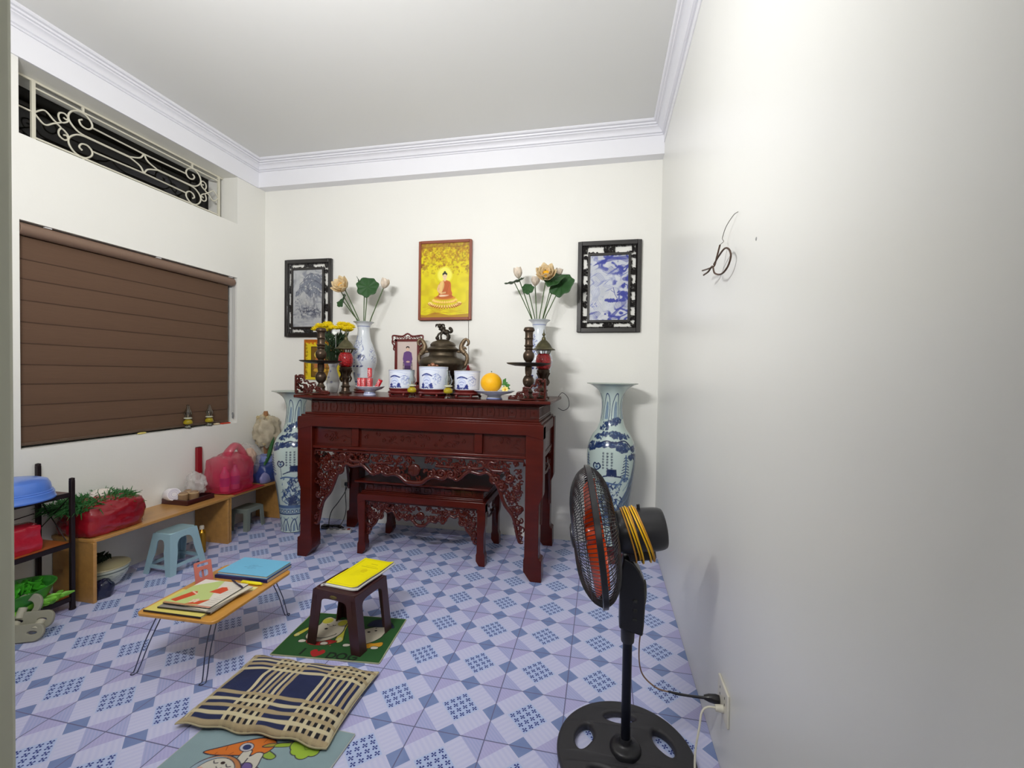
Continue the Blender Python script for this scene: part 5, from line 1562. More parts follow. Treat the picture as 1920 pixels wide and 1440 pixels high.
# ================================================================== BENCHES, RACK AND WHAT STANDS THERE
M_oak = mat('light_oak_board', (184, 136, 74), 0.35, coat=0.2, var=.10, vscale=5, stretch=(6, .6, 6), bump=.04, bscale=20)


def bench(x0, x1, y0, y1, label):
    t = thing('low_bench', label, 'bench', ((x0 + x1) / 2, (y0 + y1) / 2, 0), group='low oak benches along the left wall')
    r = .045
    P = [(x0, y0), (x1 - r, y0), (x1 - r * .3, y0 + r * .3), (x1, y0 + r), (x1, y1), (x0, y1)]
    MB().prism(P, .380, .401, 'z').build('bench_top', M_oak, t, world=True, bevel=.003)
    MB().box(x0 + .005, x1 - .004, y0 + .004, y0 + .024, 0, .380).build('end_panel', M_oak, t, world=True, bevel=.002)
    MB().box(x0 + .005, x1 - .004, y1 - .024, y1 - .003, 0, .380).build('end_panel', M_oak, t, world=True, bevel=.002)
    MB().box(x0 + .02, x0 + .036, y0 + .024, y1 - .024, .315, .380).build('back_rail', M_oak, t, world=True)


bench(XL + .004, -3.075, 2.100, 3.118, 'long low oak bench by the left wall, nearer the camera')
bench(XL + .004, -3.085, 3.122, 3.790, 'short low oak bench in the left corner beside the floor vase')
ZB = .4012

# ---- red bag with herbs


def blob(c, r, seed, amp=.12, fr=3.0, nu=40, nv=26, flat_bottom=True, box=0.0, amp2=.03, fr2=9):
    b = MB(); sd = Vector((seed * 7.3, seed * 3.1, seed))
    vs = []
    for j in range(nv + 1):
        ph = math.pi * j / nv
        for i in range(nu):
            th = 2 * math.pi * i / nu
            d = Vector((math.sin(ph) * math.cos(th), math.sin(ph) * math.sin(th), math.cos(ph)))
            k = 1 + amp * mnoise.noise(d * fr + sd) + amp2 * (1 - 2 * abs(mnoise.noise(d * fr2 + sd)))
            if box:
                m_ = max(abs(d.x), abs(d.y), abs(d.z)); k *= (1 - box) + box / max(m_, .5)
            z = d.z * k * r[2]
            if flat_bottom and z < -r[2] * .62:
                z = -r[2] * .62 + (z + r[2] * .62) * .05
            vs.append((c[0] + d.x * k * r[0], c[1] + d.y * k * r[1], c[2] + z))
    fs = [(j * nu + i, (j + 1) * nu + i, (j + 1) * nu + (i + 1) % nu, j * nu + (i + 1) % nu) for j in range(nv) for i in range(nu)]
    b.add(vs, fs)
    return b


def bag_mat(name, col, rough=.25, alpha=1.0, bump=.6, bscale=18, var=.12):
    return mat(name, col, rough, coat=.5, var=var, vscale=9, bump=bump, bscale=bscale, alpha=alpha)


M_redbag = bag_mat('red_plastic_bag', (146, 20, 34))
b = blob((-3.245, 2.285, ZB + .083), (.150, .195, .130), 3, .09, 2.0, box=.5, amp2=.06, fr2=4, nu=60, nv=40)
tag(b.build('plastic_bag', M_redbag, loc=(-3.245, 2.285, ZB), smooth=45), 'large bulging red plastic bag on the near end of the bench', 'bag')
M_herb = mat('green_herbs', (44, 104, 46), .6, var=.25, vscale=30)
b = MB(); rnd = random.Random(12)
for i in range(1700):
    y = rnd.uniform(2.06, 2.40); x = rnd.uniform(-3.39, -3.16)
    c = Vector((x, y, ZB + .155 + .02 * rnd.random())); q = (y - 2.02) / .41
    d = Vector((rnd.uniform(-.5, .5), rnd.uniform(-1, .4) if q < .5 else rnd.uniform(-.2, 1), rnd.uniform(-.05, .55))).normalized(); L = rnd.uniform(.05, .11)
    b.tube([c, c + d * L * .55 + Vector((0, 0, .012)), c + d * L - Vector((0, 0, rnd.uniform(0, .02)))], [.0028, .0036, .001], 4)
tag(b.build('herb_bunch', M_herb, loc=(-3.245, 2.2, ZB + .15), smooth=60), 'heap of fine green herbs lying on top of the large red bag', 'herbs', kind='stuff')
b = blob((-3.30, 2.30, ZB + .222), (.05, .06, .030), 5, .2, 2.5, amp2=.06)
tag(b.build('folded_paper', mat('crumpled_white_paper', (224, 214, 204), .7), loc=(-3.30, 2.30, ZB + .20), smooth=40), 'crumpled white paper lying among the green herbs', 'paper')

# ---- tray
t = thing('wooden_tray', 'dark red wooden tray on the bench holding a white roll and jars', 'tray', (-3.285, 2.94, ZB))
x0, x1, y0, y1 = -3.412, -3.165, 2.805, 3.050
b = MB(); b.box(x0, x1, y0, y1, ZB, ZB + .010); b.build('tray_base', mat('dark_red_tray', (64, 18, 22), .3, coat=.4), t, world=True)
b = MB()
for (a, c, d, e) in ((x0, x1, y0, y0 + .010), (x0, x1, y1 - .010, y1), (x0, x0 + .010, y0 + .01, y1 - .01), (x1 - .010, x1, y0 + .01, y1 - .01)):
    b.box(a, c, d, e, ZB + .008, ZB + .040)
b.build('tray_rim', MATS['dark_red_tray'], t, world=True, bevel=.003)
ZT = ZB + .0105
t = thing('tissue_roll', 'white roll lying on the left end of the dark red tray', 'roll', (-3.350, 2.838, ZT + .009))
b = MB(); b.M = Matrix.Translation((0, 0, .050)) @ Matrix.Rotation(math.radians(78), 4, 'Y') @ Matrix.Rotation(.4, 4, 'X')
b.lathe([(.014, .052), (.046, .052), (.050, .046), (.050, -.046), (.046, -.052), (.014, -.052)], 28); b.build('roll_body', mat('white_tissue', (236, 232, 236), .75, bump=.3, bscale=60), t)
b = MB(); b.M = Matrix.Translation((0, 0, .050)) @ Matrix.Rotation(math.radians(78), 4, 'Y') @ Matrix.Rotation(.4, 4, 'X')
for r_ in (.020, .030, .038):
    b.tube([(r_ * math.cos(a), r_ * math.sin(a), .0525) for a in np.linspace(0, 6.28, 20)[:-1]], .0012, 4, closed=True)
b.build('core_rings', mat('lilac_core', (180, 170, 200), .7), t, smooth=60)
M_amber = mat('brown_translucent_jar', (170, 136, 100), .18, coat=.6, trans=.25, var=.15, vscale=20)
for i, (x, y, w_) in enumerate(((-3.275, 2.868, 'front left'), (-3.235, 2.925, 'front right'), (-3.310, 2.945, 'back'))):
    t = thing('snack_jar', 'small rounded brown jar on the tray, %s of the three' % w_, 'jar', (x, y, ZT), group='brown jars on the tray')
    MB().lathe(prof_smooth([(.026, 0), (.034, .010), (.036, .035), (.034, .060), (.024, .075), (.001, .080)], 4), 20).build('jar_body', M_amber, t)
    MB().lathe([(.0345, .056), (.0365, .058), (.0365, .064), (.034, .066)], 20).build('jar_band', mat('tan_band', (190, 160, 120), .4), t)
M_film = mat('milky_clear_bag', (226, 224, 220), .15, coat=.6, alpha=.38, bump=.8, bscale=26)
b = blob((-3.290, 2.995, ZT + .105), (.085, .050, .100), 7, .25, 2.6, amp2=.08, fr2=6, flat_bottom=True)
tag(b.build('clear_bag', M_film, loc=(-3.29, 2.995, ZT + .04), smooth=30), 'crumpled clear plastic bag standing on the back of the tray', 'bag')
t = thing('incense_box', 'narrow upright dark red box leaning on the wall behind the tray', 'box', (-3.395, 3.115, ZB))
MB().box(-.014, .014, -.022, .022, 0, .400).build('box_body', mat('dark_red_card', (142, 24, 34), .45), t, bevel=.002)
MB().box(-.0135, .0135, -.0215, .0215, .402, .405).build('box_lid', mat('darker_red_card', (96, 22, 26), .5), t)

# ---- pink bag with bottles
M_pink = mat('pink_translucent_bag', (206, 36, 80), .18, coat=.8, alpha=.55, var=.15, vscale=9, bump=.9, bscale=14)
b = blob((-3.235, 3.270, ZB + .135), (.145, .165, .200), 11, .10, 2.2, box=.45, amp2=.05, fr2=4)
tag(b.build('shopping_bag', M_pink, loc=(-3.235, 3.27, ZB), smooth=45), 'big shiny pink plastic bag standing on the bench right of the tray', 'bag')
b = MB(); c0 = Vector((-3.22, 3.30, ZB + .31))
b.tube(bez([c0 + Vector((-.02, -.06, 0)), c0 + Vector((0, -.03, .06)), c0 + Vector((.0, .02, .085)), c0 + Vector((.01, .06, .05)), c0 + Vector((.02, .09, -.02))], 5), [.045, .038, .04, .04, .05], 10, flat=.7)
tag(b.build('bag_knot', M_pink, loc=tuple(c0), smooth=50), 'gathered top of the pink bag folded over', 'bag')
M_bott = mat('violet_label', (150, 84, 150), .3)
for i, (x, y, col) in enumerate(((-3.215, 3.200, 'left'), (-3.205, 3.300, 'right'))):
    t = thing('bottle', 'pink and violet bottle inside the pink bag, %s one' % col, 'bottle', (x, y, ZB + .012), group='bottles in the pink bag')
    MB().lathe([(.034, 0), (.037, .005), (.037, .15), (.020, .185), (.014, .20), (.014, .215), (.001, .216)], 20).build('bottle_body', mat('pink_bottle', (222, 120, 160), .2, coat=.5), t)
    MB().lathe([(.0374, .045), (.0376, .05), (.0376, .115), (.0374, .12)], 20).build('bottle_label', M_bott, t)
# ---- clear bags, dried flowers, leaf, blue parcels at the far end
b = blob((-3.27, 3.500, ZB + .22), (.10, .10, .145), 14, .25, 2.5, amp2=.10, fr2=5, flat_bottom=False)
tag(b.build('clear_bag', mat('thin_clear_bag', (232, 222, 214), .15, coat=.6, alpha=.22, bump=.8, bscale=22), loc=(-3.27, 3.50, ZB + .1), smooth=30), 'thin clear bag leaning between the pink bag and the dried flowers', 'bag')
b = blob((-3.25, 3.520, ZB + .25), (.045, .05, .085), 15, .2, 2.5, amp2=.05, flat_bottom=False)
tag(b.build('peach_parcel', mat('peach_wrap', (206, 164, 134), .5, var=.1), loc=(-3.25, 3.52, ZB + .2), smooth=40), 'peach coloured parcel inside the thin clear bag', 'parcel')
t = thing('dried_flower_bunch', 'beige wrapped bunch of dried flowers standing in the left room corner', 'dried flowers', (-3.30, 3.74, ZB + .1))
b = blob((-3.29, 3.76, ZB + .46), (.115, .100, .165), 17, .35, 2.2, amp2=.10, fr2=5, flat_bottom=False); b.build('flower_wrap', mat('beige_thin_wrap', (206, 194, 168), .5, alpha=.72, var=.2, vscale=16, bump=.8, bscale=24), t, world=True, smooth=40)
b = MB(); rnd = random.Random(31)
for i in range(130):
    a = rnd.uniform(0, 6.28); q = rnd.random()
    c = Vector((-3.29 + .09 * q * math.cos(a), 3.76 + .08 * q * math.sin(a), ZB + rnd.uniform(.34, .62)))
    b.ball(tuple(c), (rnd.uniform(.008, .018),) * 3, 6, 4)
b.build('flower_heads', mat('dried_heads', (192, 174, 132), .8, var=.3, vscale=30), t, world=True)
b = MB()
for i in range(26):
    a = rnd.uniform(0, 6.28)
    b.tube([(-3.27, 3.74, ZB + .14), (-3.28 + .03 * math.cos(a), 3.75 + .03 * math.sin(a), ZB + .36), (-3.29 + .05 * math.cos(a), 3.76 + .05 * math.sin(a), ZB + .55)], .0025, 4)
b.tube([(-3.30, 3.77, ZB + .58), (-3.31, 3.78, ZB + .665)], [.03, .018], 8)
b.build('flower_stems', mat('brown_dry_stems', (150, 104, 66), .7), t, world=True, smooth=60)
b = MB()
for (ya, za, dy, dz) in ((3.60, .18, .15, .20), (3.57, .14, .14, .14), (3.62, .20, .12, .22)):
    c = Vector((-3.16, ya, ZB + za)); d = Vector((-.02, dy, dz))
    b.tube([c, c + d * .4, c + d * .8, c + d], [.006, .022, .016, .001], 6, flat=.25)
tag(b.build('long_green_leaf', mat('dark_long_leaf', (44, 92, 48), .5), loc=(-3.16, 3.62, ZB + .14), smooth=60), 'long green leaves in front of the dried flowers', 'leaves')
M_blue1 = bag_mat('dark_blue_bag', (44, 62, 120), bump=.7)
b = blob((-3.21, 3.660, ZB + .070), (.115, .125, .115), 19, .12, 2.2, box=.4, amp2=.06)
tag(b.build('blue_bag', M_blue1, loc=(-3.21, 3.66, ZB), smooth=45), 'dark blue plastic bag on the far bench beside the floor vase', 'bag')
b = blob((-3.12, 3.565, ZB + .045), (.028, .070, .062), 20, .06, 2.2, amp2=.02)
tag(b.build('lilac_pouch', bag_mat('lilac_pouch_film', (132, 132, 176), bump=.3), loc=(-3.12, 3.565, ZB), smooth=45), 'rounded lilac pouch in front of the dark blue bag', 'pouch')
b = blob((-3.24, 3.70, ZB + .190), (.09, .085, .058), 22, .12, 2.2, box=.4, amp2=.05)
tag(b.build('blue_white_bag', bag_mat('pale_blue_bag', (120, 132, 184), bump=.7), loc=(-3.24, 3.70, ZB + .13), smooth=45), 'pale blue bag lying on top of the dark blue bag', 'bag')
b = MB(); b.box(-3.30, -3.075, 3.16, 3.50, ZB, ZB + .004)
tag(b.build('red_sheet', mat('red_paper_sheet', (170, 34, 40), .5), loc=(-3.19, 3.33, ZB)), 'flat red sheet under the pink bag on the bench', 'sheet')

# ---- things on the window sill
oil_lamp(-3.4365, 3.052, 0.9705, 'yellow glass oil lamp on the window sill, left of the two', .98, 'glass oil lamps on the window sill')
oil_lamp(-3.4365, 3.256, 0.9705, 'yellow glass oil lamp on the window sill, nearer the corner', .93, 'glass oil lamps on the window sill')
t = MB().ball((-3.450, 2.685, .9780), (.012, .035, .007), 12, 6)
tag(t.build('lemon_peel', mat('pale_yellow_thing', (226, 210, 120), .5), loc=(-3.45, 2.685, .971)), 'thin pale yellow scrap alone on the middle of the window sill', 'scrap')
t = MB().ball((-3.450, 3.345, .979), (.014, .036, .008), 12, 6)
tag(t.build('cream_scrap', mat('cream_scrap_paper', (226, 206, 170), .6), loc=(-3.45, 3.345, .971)), 'small cream scrap beside the right oil lamp on the sill', 'scrap')
MBs = MB().box(-3.466, -3.432, 3.395, 3.480, .9705, .982)
tag(MBs.build('red_strip', mat('red_sill_strip', (196, 66, 44), .5), loc=(-3.45, 3.44, .971)), 'flat red strip at the right end of the window sill', 'strip')

# ---- rack
M_rack = mat('dark_brown_rack_metal', (36, 26, 28), .35, .3)
M_shelf = mat('orange_brown_shelf', (176, 98, 44), .4, coat=.2, var=.1, vscale=6, stretch=(5, .5, 5))
t = thing('storage_rack', 'dark metal rack with wooden shelves at the left edge by the door', 'rack', (-3.28, 1.72, 0))
rx0, rx1, ry0, ry1 = -3.405, -3.135, 1.36, 2.030
for (x, y, h) in ((rx1, ry1, .790), (rx0, ry1, .862), (rx1, ry0, .79), (rx0, ry0, .862)):
    MB().box(x - .011, x + .011, y - .011, y + .011, .012, h).build('post', M_rack, t, world=True, bevel=.003)
    b = MB(); b.lathe([(.010, 0), (.014, .004), (.013, .014), (.001, .018)], 12, (x, y, h - .003)); b.build('post_cap', M_rack, t, world=True)
    b = MB(); b.lathe([(.016, .0), (.018, .006), (.014, .016)], 12, (x, y, 0)); b.build('foot', M_rack, t, world=True)
for z in (.700, .395, .065):
    MB().box(rx0 + .008, rx1 - .004, ry0, ry1 - .004, z, z + .014).build('shelf', M_shelf if z < .6 else mat('dark_top_shelf', (88, 46, 40), .4), t, world=True, bevel=.002)
    b = MB(); b.box(rx1 - .008, rx1 + .004, ry0, ry1, z - .012, z + .016); b.box(rx0 - .004, rx0 + .006, ry0, ry1, z - .012, z + .016); b.box(rx0, rx1, ry1 - .006, ry1 + .004, z - .012, z + .006)
    b.build('shelf_rail', M_rack, t, world=True)
b = MB(); b.tube([(rx1, ry1 - .01, .69), (rx0, ry1 - .01, .45)], .003, 5); b.tube([(rx0, ry1 - .01, .69), (rx1 - .03, ry1 - .01, .42)], .003, 5); b.tube([(rx0, ry1 - .02, .57), (rx0, ry0, .50)], .003, 5)
b.build('cross_wire', M_rack, t, world=True, smooth=60)

t = thing('basin', 'blue plastic basin turned upside down on the top shelf of the rack', 'basin', (-3.218, 1.800, .7168))
pf = [(.196, 0), (.200, .004), (.200, .010), (.196, .014), (.192, .040), (.186, .044), (.186, .050), (.180, .054), (.174, .085), (.160, .108), (.130, .118), (.060, .121), (.001, .121)]
MB().lathe([(r_ * .88, z) for r_, z in pf], 56).build('basin_body', mat('blue_plastic', (82, 126, 214), .3, coat=.3), t, smooth=35)
M_redbag2 = bag_mat('bright_red_bag', (190, 36, 56), bump=.5)
b = blob((-3.26, 1.775, .410 + .062), (.094, .15, .098), 25, .06, 2.0, box=.6, amp2=.03, fr2=5)
tag(b.build('plastic_bag', M_redbag2, loc=(-3.26, 1.775, .41), smooth=45), 'bright red plastic bag on the middle shelf of the rack', 'bag')
t = thing('green_basin', 'green plastic basin of leaves on the bottom shelf of the rack', 'basin', (-3.23, 1.80, .0795))
o = MB().lathe([(.10, 0), (.135, .03), (.165, .08), (.185, .125), (.192, .130), (.194, .134), (.186, .134), (.165, .09), (.130, .03), (.001, .008)], 48, caps=False).build('basin_body', mat('green_plastic', (62, 150, 56), .3, coat=.3), t)
o.scale = (.80, 1, 1)
M_let = mat('bright_green_leaves', (70, 176, 44), .45, var=.3, vscale=20)
b = MB(); rnd = random.Random(41)
for i in range(90):
    a = rnd.uniform(0, 6.28); q = math.sqrt(rnd.random())
    c = Vector((-3.23 + .11 * q * math.cos(a), 1.80 + .14 * q * math.sin(a), .0795 + .10 + rnd.uniform(0, .03)))
    d = Vector((rnd.uniform(-1, 1), rnd.uniform(-1, 1), rnd.uniform(0, .6))).normalized(); L = rnd.uniform(.03, .07)
    b.tube([c, c + d * L * .5, c + d * L], [.004, .018, .002], 5, flat=.2)
tag(b.build('salad_leaves', M_let, loc=(-3.23, 1.80, .18), smooth=60), 'bright green leaves heaped in the green basin', 'leaves', kind='stuff')
b = MB(); rnd = random.Random(43)
for i in range(46):
    c = Vector((-3.13 + rnd.uniform(-.03, .02), rnd.uniform(1.70, 1.97), .082 + rnd.uniform(.008, .045)))
    d = Vector((rnd.uniform(-.2, .5), rnd.uniform(-1, 1), rnd.uniform(-.05, .25))).normalized(); L = rnd.uniform(.04, .09)
    b.tube([c, c + d * L * .5, c + d * L], [.006, .016, .004], 5, flat=.3)
tag(b.build('green_stalks', mat('yellow_green_stalks', (120, 190, 60), .45, var=.3, vscale=20), loc=(-3.10, 1.85, .082), smooth=60), 'yellow green stalks spilling over the bottom shelf edge', 'vegetables', kind='stuff')

# ---- grey foam roller frame on the floor at the far left
M_grey = mat('grey_beige_plastic', (150, 148, 132), .55, var=.05)
t = thing('exercise_roller', 'grey plastic frame of round bars and rounded plates at the lower left by the door', 'exerciser', (-3.040, 1.770, 0))


def slot(w, h, r, n=10):
    out = []
    for (cx, cz, a0) in ((w / 2 - r, h / 2 - r, 0), (-w / 2 + r, h / 2 - r, 90), (-w / 2 + r, -h / 2 + r, 180), (w / 2 - r, -h / 2 + r, 270)):
        for k in range(n + 1):
            a = math.radians(a0 + 90 * k / n); out.append((cx + r * math.cos(a), cz + r * math.sin(a)))
    return out


def hole(cx, cz, rx, rz, n=24):
    return [(cx + rx * math.cos(2 * math.pi * k / n), cz + rz * math.sin(2 * math.pi * k / n)) for k in range(n)][::-1]


RZ = Matrix.Rotation(.45, 4, 'Z')
for i, (ox, oy, oz, ww, hh) in enumerate(((0, -.055, .044, .200, .080), (.008, .0, .085, .200, .085), (-.035, .045, .150, .120, .110))):
    M_ = RZ @ Matrix.Translation((ox, oy, oz)) @ Matrix.Rotation(math.radians(68), 4, 'X')
    if i < 2:
        curve2d('side_plate', [slot(ww, hh, .038), hole(.052, .0, .026, .012), hole(-.052, 0, .026, .012)], M_grey, .018, .004, t, M_)
    else:
        curve2d('side_plate', [slot(ww, hh, .05), hole(0, -.01, .036, .036)], M_grey, .018, .004, t, M_)
for (x, y0_, z0, y1_, z1_) in ((-.045, .030, .145, .0, .100), (-.050, -.005, .080, -.05, .060), (.060, -.005, .082, -.05, .055)):
    b = MB(); b.tube([RZ @ Vector((x, y0_, z0)), RZ @ Vector((x, y1_, z1_))], .019, 14); b.build('round_bar', mat('pale_grey_bar', (176, 172, 154), .5), t, smooth=60)

# ---- under the bench
t = thing('ceramic_pot', 'white and blue ceramic pot with a flat lid under the near bench', 'pot', (-3.275, 2.300, 0))
p = Paint(110, 40, 1, 1, (196, 202, 186)); rnd = random.Random(3)
p.blobs(.5, .5, .5, .25, 120, .014, (60, 82, 96), rnd, .6); p.line([(0, .85), (1, .85)], .07, (70, 84, 84)); p.line([(0, .10), (1, .10)], .10, (30, 38, 60))
painted_lathe('pot_body', p, prof_smooth([(.075, 0), (.080, .01), (.100, .04), (.124, .08), (.134, .115), (.136, .135)], 5), V_porc, t, face=-.6)
MB().lathe([(.136, .135), (.140, .139), (.136, .145), (.090, .156), (.040, .160), (.001, .161)], 40).build('lid', mat('beige_lid', (166, 158, 124), .4, var=.1), t)
b = MB(); rnd = random.Random(44)
for i in range(50):
    a = rnd.uniform(0, 6.28); q = rnd.random()
    c = Vector((-3.31 + .08 * q * math.cos(a), 2.27 + .09 * q * math.sin(a), .166 + rnd.random() * .02)); d = Vector((rnd.uniform(-1, 1), rnd.uniform(-1, 1), rnd.uniform(.1, .6))).normalized()
    b.tube([c, c + d * .025, c + d * .05], [.003, .016, .002], 5, flat=.25)
tag(b.build('wilted_leaves', mat('dark_wilted_leaves', (30, 48, 28), .7, var=.2), loc=(-3.31, 2.27, .165), smooth=60), 'dark leaves lying on the lid of the ceramic pot', 'leaves', kind='stuff')
b = blob((-3.115, 2.185, .045), (.045, .055, .07), 46, .12, 2.2, amp2=.05)
tag(b.build('dark_pouch', bag_mat('dark_navy_pouch', (24, 28, 56), bump=.5), loc=(-3.115, 2.185, 0), smooth=45), 'small dark blue pouch on the floor behind the bench end panel', 'pouch')
t = thing('gold_bottle', 'slim gold bottle standing behind the light blue plastic stool', 'bottle', (-3.135, 2.905, 0))
MB().lathe(prof_smooth([(.026, 0), (.028, .006), (.028, .14), (.026, .165), (.014, .185), (.012, .19)], 4), 22).build('bottle_body', mat('gold_can', (176, 128, 40), .25, .8), t)
MB().lathe([(.013, .188), (.016, .19), (.016, .212), (.012, .218), (.001, .219)], 18).build('cap', mat('pale_cap', (196, 186, 170), .4), t)


def plastic_stool(name, label, loc, rz, H, tw, td, bw, bd, m, leg_w, arch_top, arch_bot, stretch=None, badge=None, group=None, arch_h=.045, arch_e=.6):
    """moulded stool: rounded seat, four angled L legs with arches between"""
    t = thing(name, label, 'stool', loc, rz)
    sk = .040
    # seat
    S_ = slot(tw, td, .030, 5)
    b = MB(); n = len(S_)
    rings = []
    for (k, z) in ((1.0, H - sk), (1.0, H - .008), (.985, H - .002), (.96, H), (.90, H - .0015)):
        rings += [(x * k, y * k, z) for x, y in S_]
    fs = [(j * n + i, j * n + (i + 1) % n, (j + 1) * n + (i + 1) % n, (j + 1) * n + i) for j in range(4) for i in range(n)]
    fs.append(tuple(range(4 * n, 5 * n)))
    b.add(rings, fs); b.box(-tw * .45, tw * .45, -td * .45, td * .45, H - .012, H - .004)
    b.build('seat', m, t, smooth=40)
    th = .006
    for side in range(4):
        horiz = side % 2 == 0
        wt, wb = (tw, bw) if horiz else (td, bd); dt, db = (td, bd) if horiz else (tw, bw)
        # outline of one side in its own sloping plane; local u horizontally, v upwards
        vt = H - .006
        N = 14
        half = [(-wt / 2, vt), (-wb / 2, 0), (-wb / 2 + leg_w, 0)]
        ab = arch_bot
        xi0 = -wb / 2 + leg_w
        xtop = -wt / 2 + leg_w * .9
        arc = []
        for k in range(N + 1):
            a = math.pi - math.pi * k / N
            w0 = -(xtop)
            ca_, sa_ = math.cos(a), math.sin(a)
            arc.append((w0 * math.copysign(abs(ca_) ** arch_e, ca_), arch_top + arch_h * abs(sa_) ** arch_e))
        out = half + arc + [(wb / 2 - leg_w, 0), (wb / 2, 0), (wt / 2, vt)]
        slope = math.atan2((db - dt) / 2, H)
        Mx = Matrix.Rotation(side * math.pi / 2, 4, 'Z') @ Matrix(((1, 0, 0, 0), (0, 0, -1, 0), (0, 1, 0, 0), (0, 0, 0, 1)))
        b = MB(); b.M = Mx
        L = len(out)

        def off(v, e): return db / 2 - (db - dt) / 2 * (v / H) + e
        vs = [(u, v, off(v, 0)) for u, v in out] + [(u, v, off(v, -th)) for u, v in out]
        # triangulated strips: left leg, arch, right leg
        fs = []
        m_ = 3 + N // 2
        left = list(range(0, 3 + N // 2 + 1)); right = list(range(3 + N // 2, L))
        # fan from top corners
        for base in (0, L):
            tl, tr = base + 0, base + L - 1
            for k in range(1, m_):
                fs.append((tl, base + k, base + k + 1))
            fs.append((tl, base + m_, tr))
            for k in range(m_, L - 2):
                fs.append((tr, base + k, base + k + 1))
        for k in range(L):
            fs.append((k, (k + 1) % L, L + (k + 1) % L, L + k))
        b.add(vs, fs)
        b.M = None
        b.build('side_wall', m, t, smooth=30)
        if stretch:
            z_ = stretch
            o_ = off(z_, -.002); wv = wb / 2 - (wb - wt) / 2 * z_ / H - .01
            bb = MB(); bb.M = Mx; bb.box(-wv, wv, z_ - .010, z_ + .012, o_ - .012, o_); bb.build('stretcher', m, t)
    # ribbed corner pilasters
    for sx in (1, -1):
        for sy in (1, -1):
            b = MB()
            for k in range(3):
                e = .012 * k
                b.tube([(sx * (bw / 2 - .004), sy * (bd / 2 - .006 - e), 0.001), (sx * (tw / 2 - .001), sy * (td / 2 - .004 - e * .8), H - .03)], .0035, 5)
                b.tube([(sx * (bw / 2 - .006 - e), sy * (bd / 2 - .004), 0.001), (sx * (tw / 2 - .004 - e * .8), sy * (td / 2 - .001), H - .03)], .0035, 5)
            b.build('leg_rib', m, t, smooth=60)
    if badge:
        b = MB(); b.M = Matrix.Translation((0, -td / 2 - .002, H - .028)) @ Matrix.Rotation(math.pi / 2, 4, 'X') @ Matrix.Diagonal((1.6, .6, 1, 1)); b.lathe([(.014, -.004), (.014, .001), (.011, .003), (.001, .003)], 20)
        b.build('badge', badge, t)
    return t


M_lblue = mat('pale_blue_plastic', (158, 190, 200), .35, coat=.2)
plastic_stool('plastic_stool', 'light blue plastic stool pushed partly under the near bench', (-3.080, 2.638, 0), -.02, .290, .155, .205, .245, .280, M_lblue, .044, .160, .05, stretch=.055, arch_h=.085, arch_e=.7)
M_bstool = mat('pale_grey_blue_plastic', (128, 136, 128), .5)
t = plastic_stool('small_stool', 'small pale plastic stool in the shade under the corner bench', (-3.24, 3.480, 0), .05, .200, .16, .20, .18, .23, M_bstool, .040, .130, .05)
# ================================================================== MATS, CUSHION, LOW TABLE, STOOL
V_mat = vcmat('printed_mat_fabric', 0.75, bump=.25, bscale=500)
V_cloth = vcmat('woven_cotton', 0.85, bump=.3, bscale=400)
V_paper = vcmat('printed_paper', 0.5)
# green mat with two dogs
w_, h_ = .58, .395
p = Paint(330, 226, w_, h_, (38, 86, 40))
p.tint(.04, .03, 1)
OL, WH, YE = (24, 44, 24), (196, 188, 168), (196, 190, 66)
# first dog
p.smooth([(.026, .190), (.020, .165), (.040, .155), (.060, .190), (.075, .240), (.068, .262), (.050, .235)], .005, OL, 1, True, YE); p.ell(.038, .175, .012, .014, (206, 200, 140), .6)
p.smooth([(.262, .335), (.272, .310), (.280, .250), (.300, .190), (.312, .150), (.292, .128), (.268, .150), (.262, .200), (.262, .270)], .005, OL, 1, True, YE); p.ell(.290, .158, .014, .022, (206, 200, 140), .3)
p.smooth([(.118, .122), (.150, .100), (.200, .096), (.250, .108), (.285, .140), (.250, .150), (.130, .150)], .003, OL, 1, True, (160, 34, 30))
for k in range(14):
    p.ell(.13 + k * .0105, .115 + .012 * math.sin(k * 2.3), .003, .003, (200, 90, 80))
p.smooth([(.100, .150), (.085, .190), (.092, .235), (.108, .285), (.104, .335), (.128, .362), (.165, .350), (.200, .340), (.235, .350), (.258, .325), (.262, .285), (.272, .240), (.268, .200), (.245, .160), (.200, .132), (.150, .128)], .006, OL, 1, True, WH)
p.ell(.136, .322, .030, .028, YE, .4); p.ell(.232, .312, .026, .030, YE, -.3)
p.ell(.166, .246, .010, .008, (30, 26, 24)); p.smooth([(.150, .288), (.158, .281), (.166, .284)], .005, (36, 30, 28)); p.smooth([(.186, .284), (.194, .279), (.203, .284)], .005, (36, 30, 28)); p.line([(.172, .270), (.196, .268)], .003, (60, 50, 40))
p.smooth([(.118, .175), (.150, .160), (.200, .164), (.240, .195), (.246, .208)], .006, (40, 34, 30))
for cx, cy in ((.098, .122), (.226, .116)):
    p.smooth([(cx - .022, cy + .006), (cx - .006, cy + .016), (cx + .016, cy + .010), (cx + .018, cy - .004), (cx, cy - .012), (cx - .018, cy - .010)], .004, OL, 1, True, (206, 200, 186))
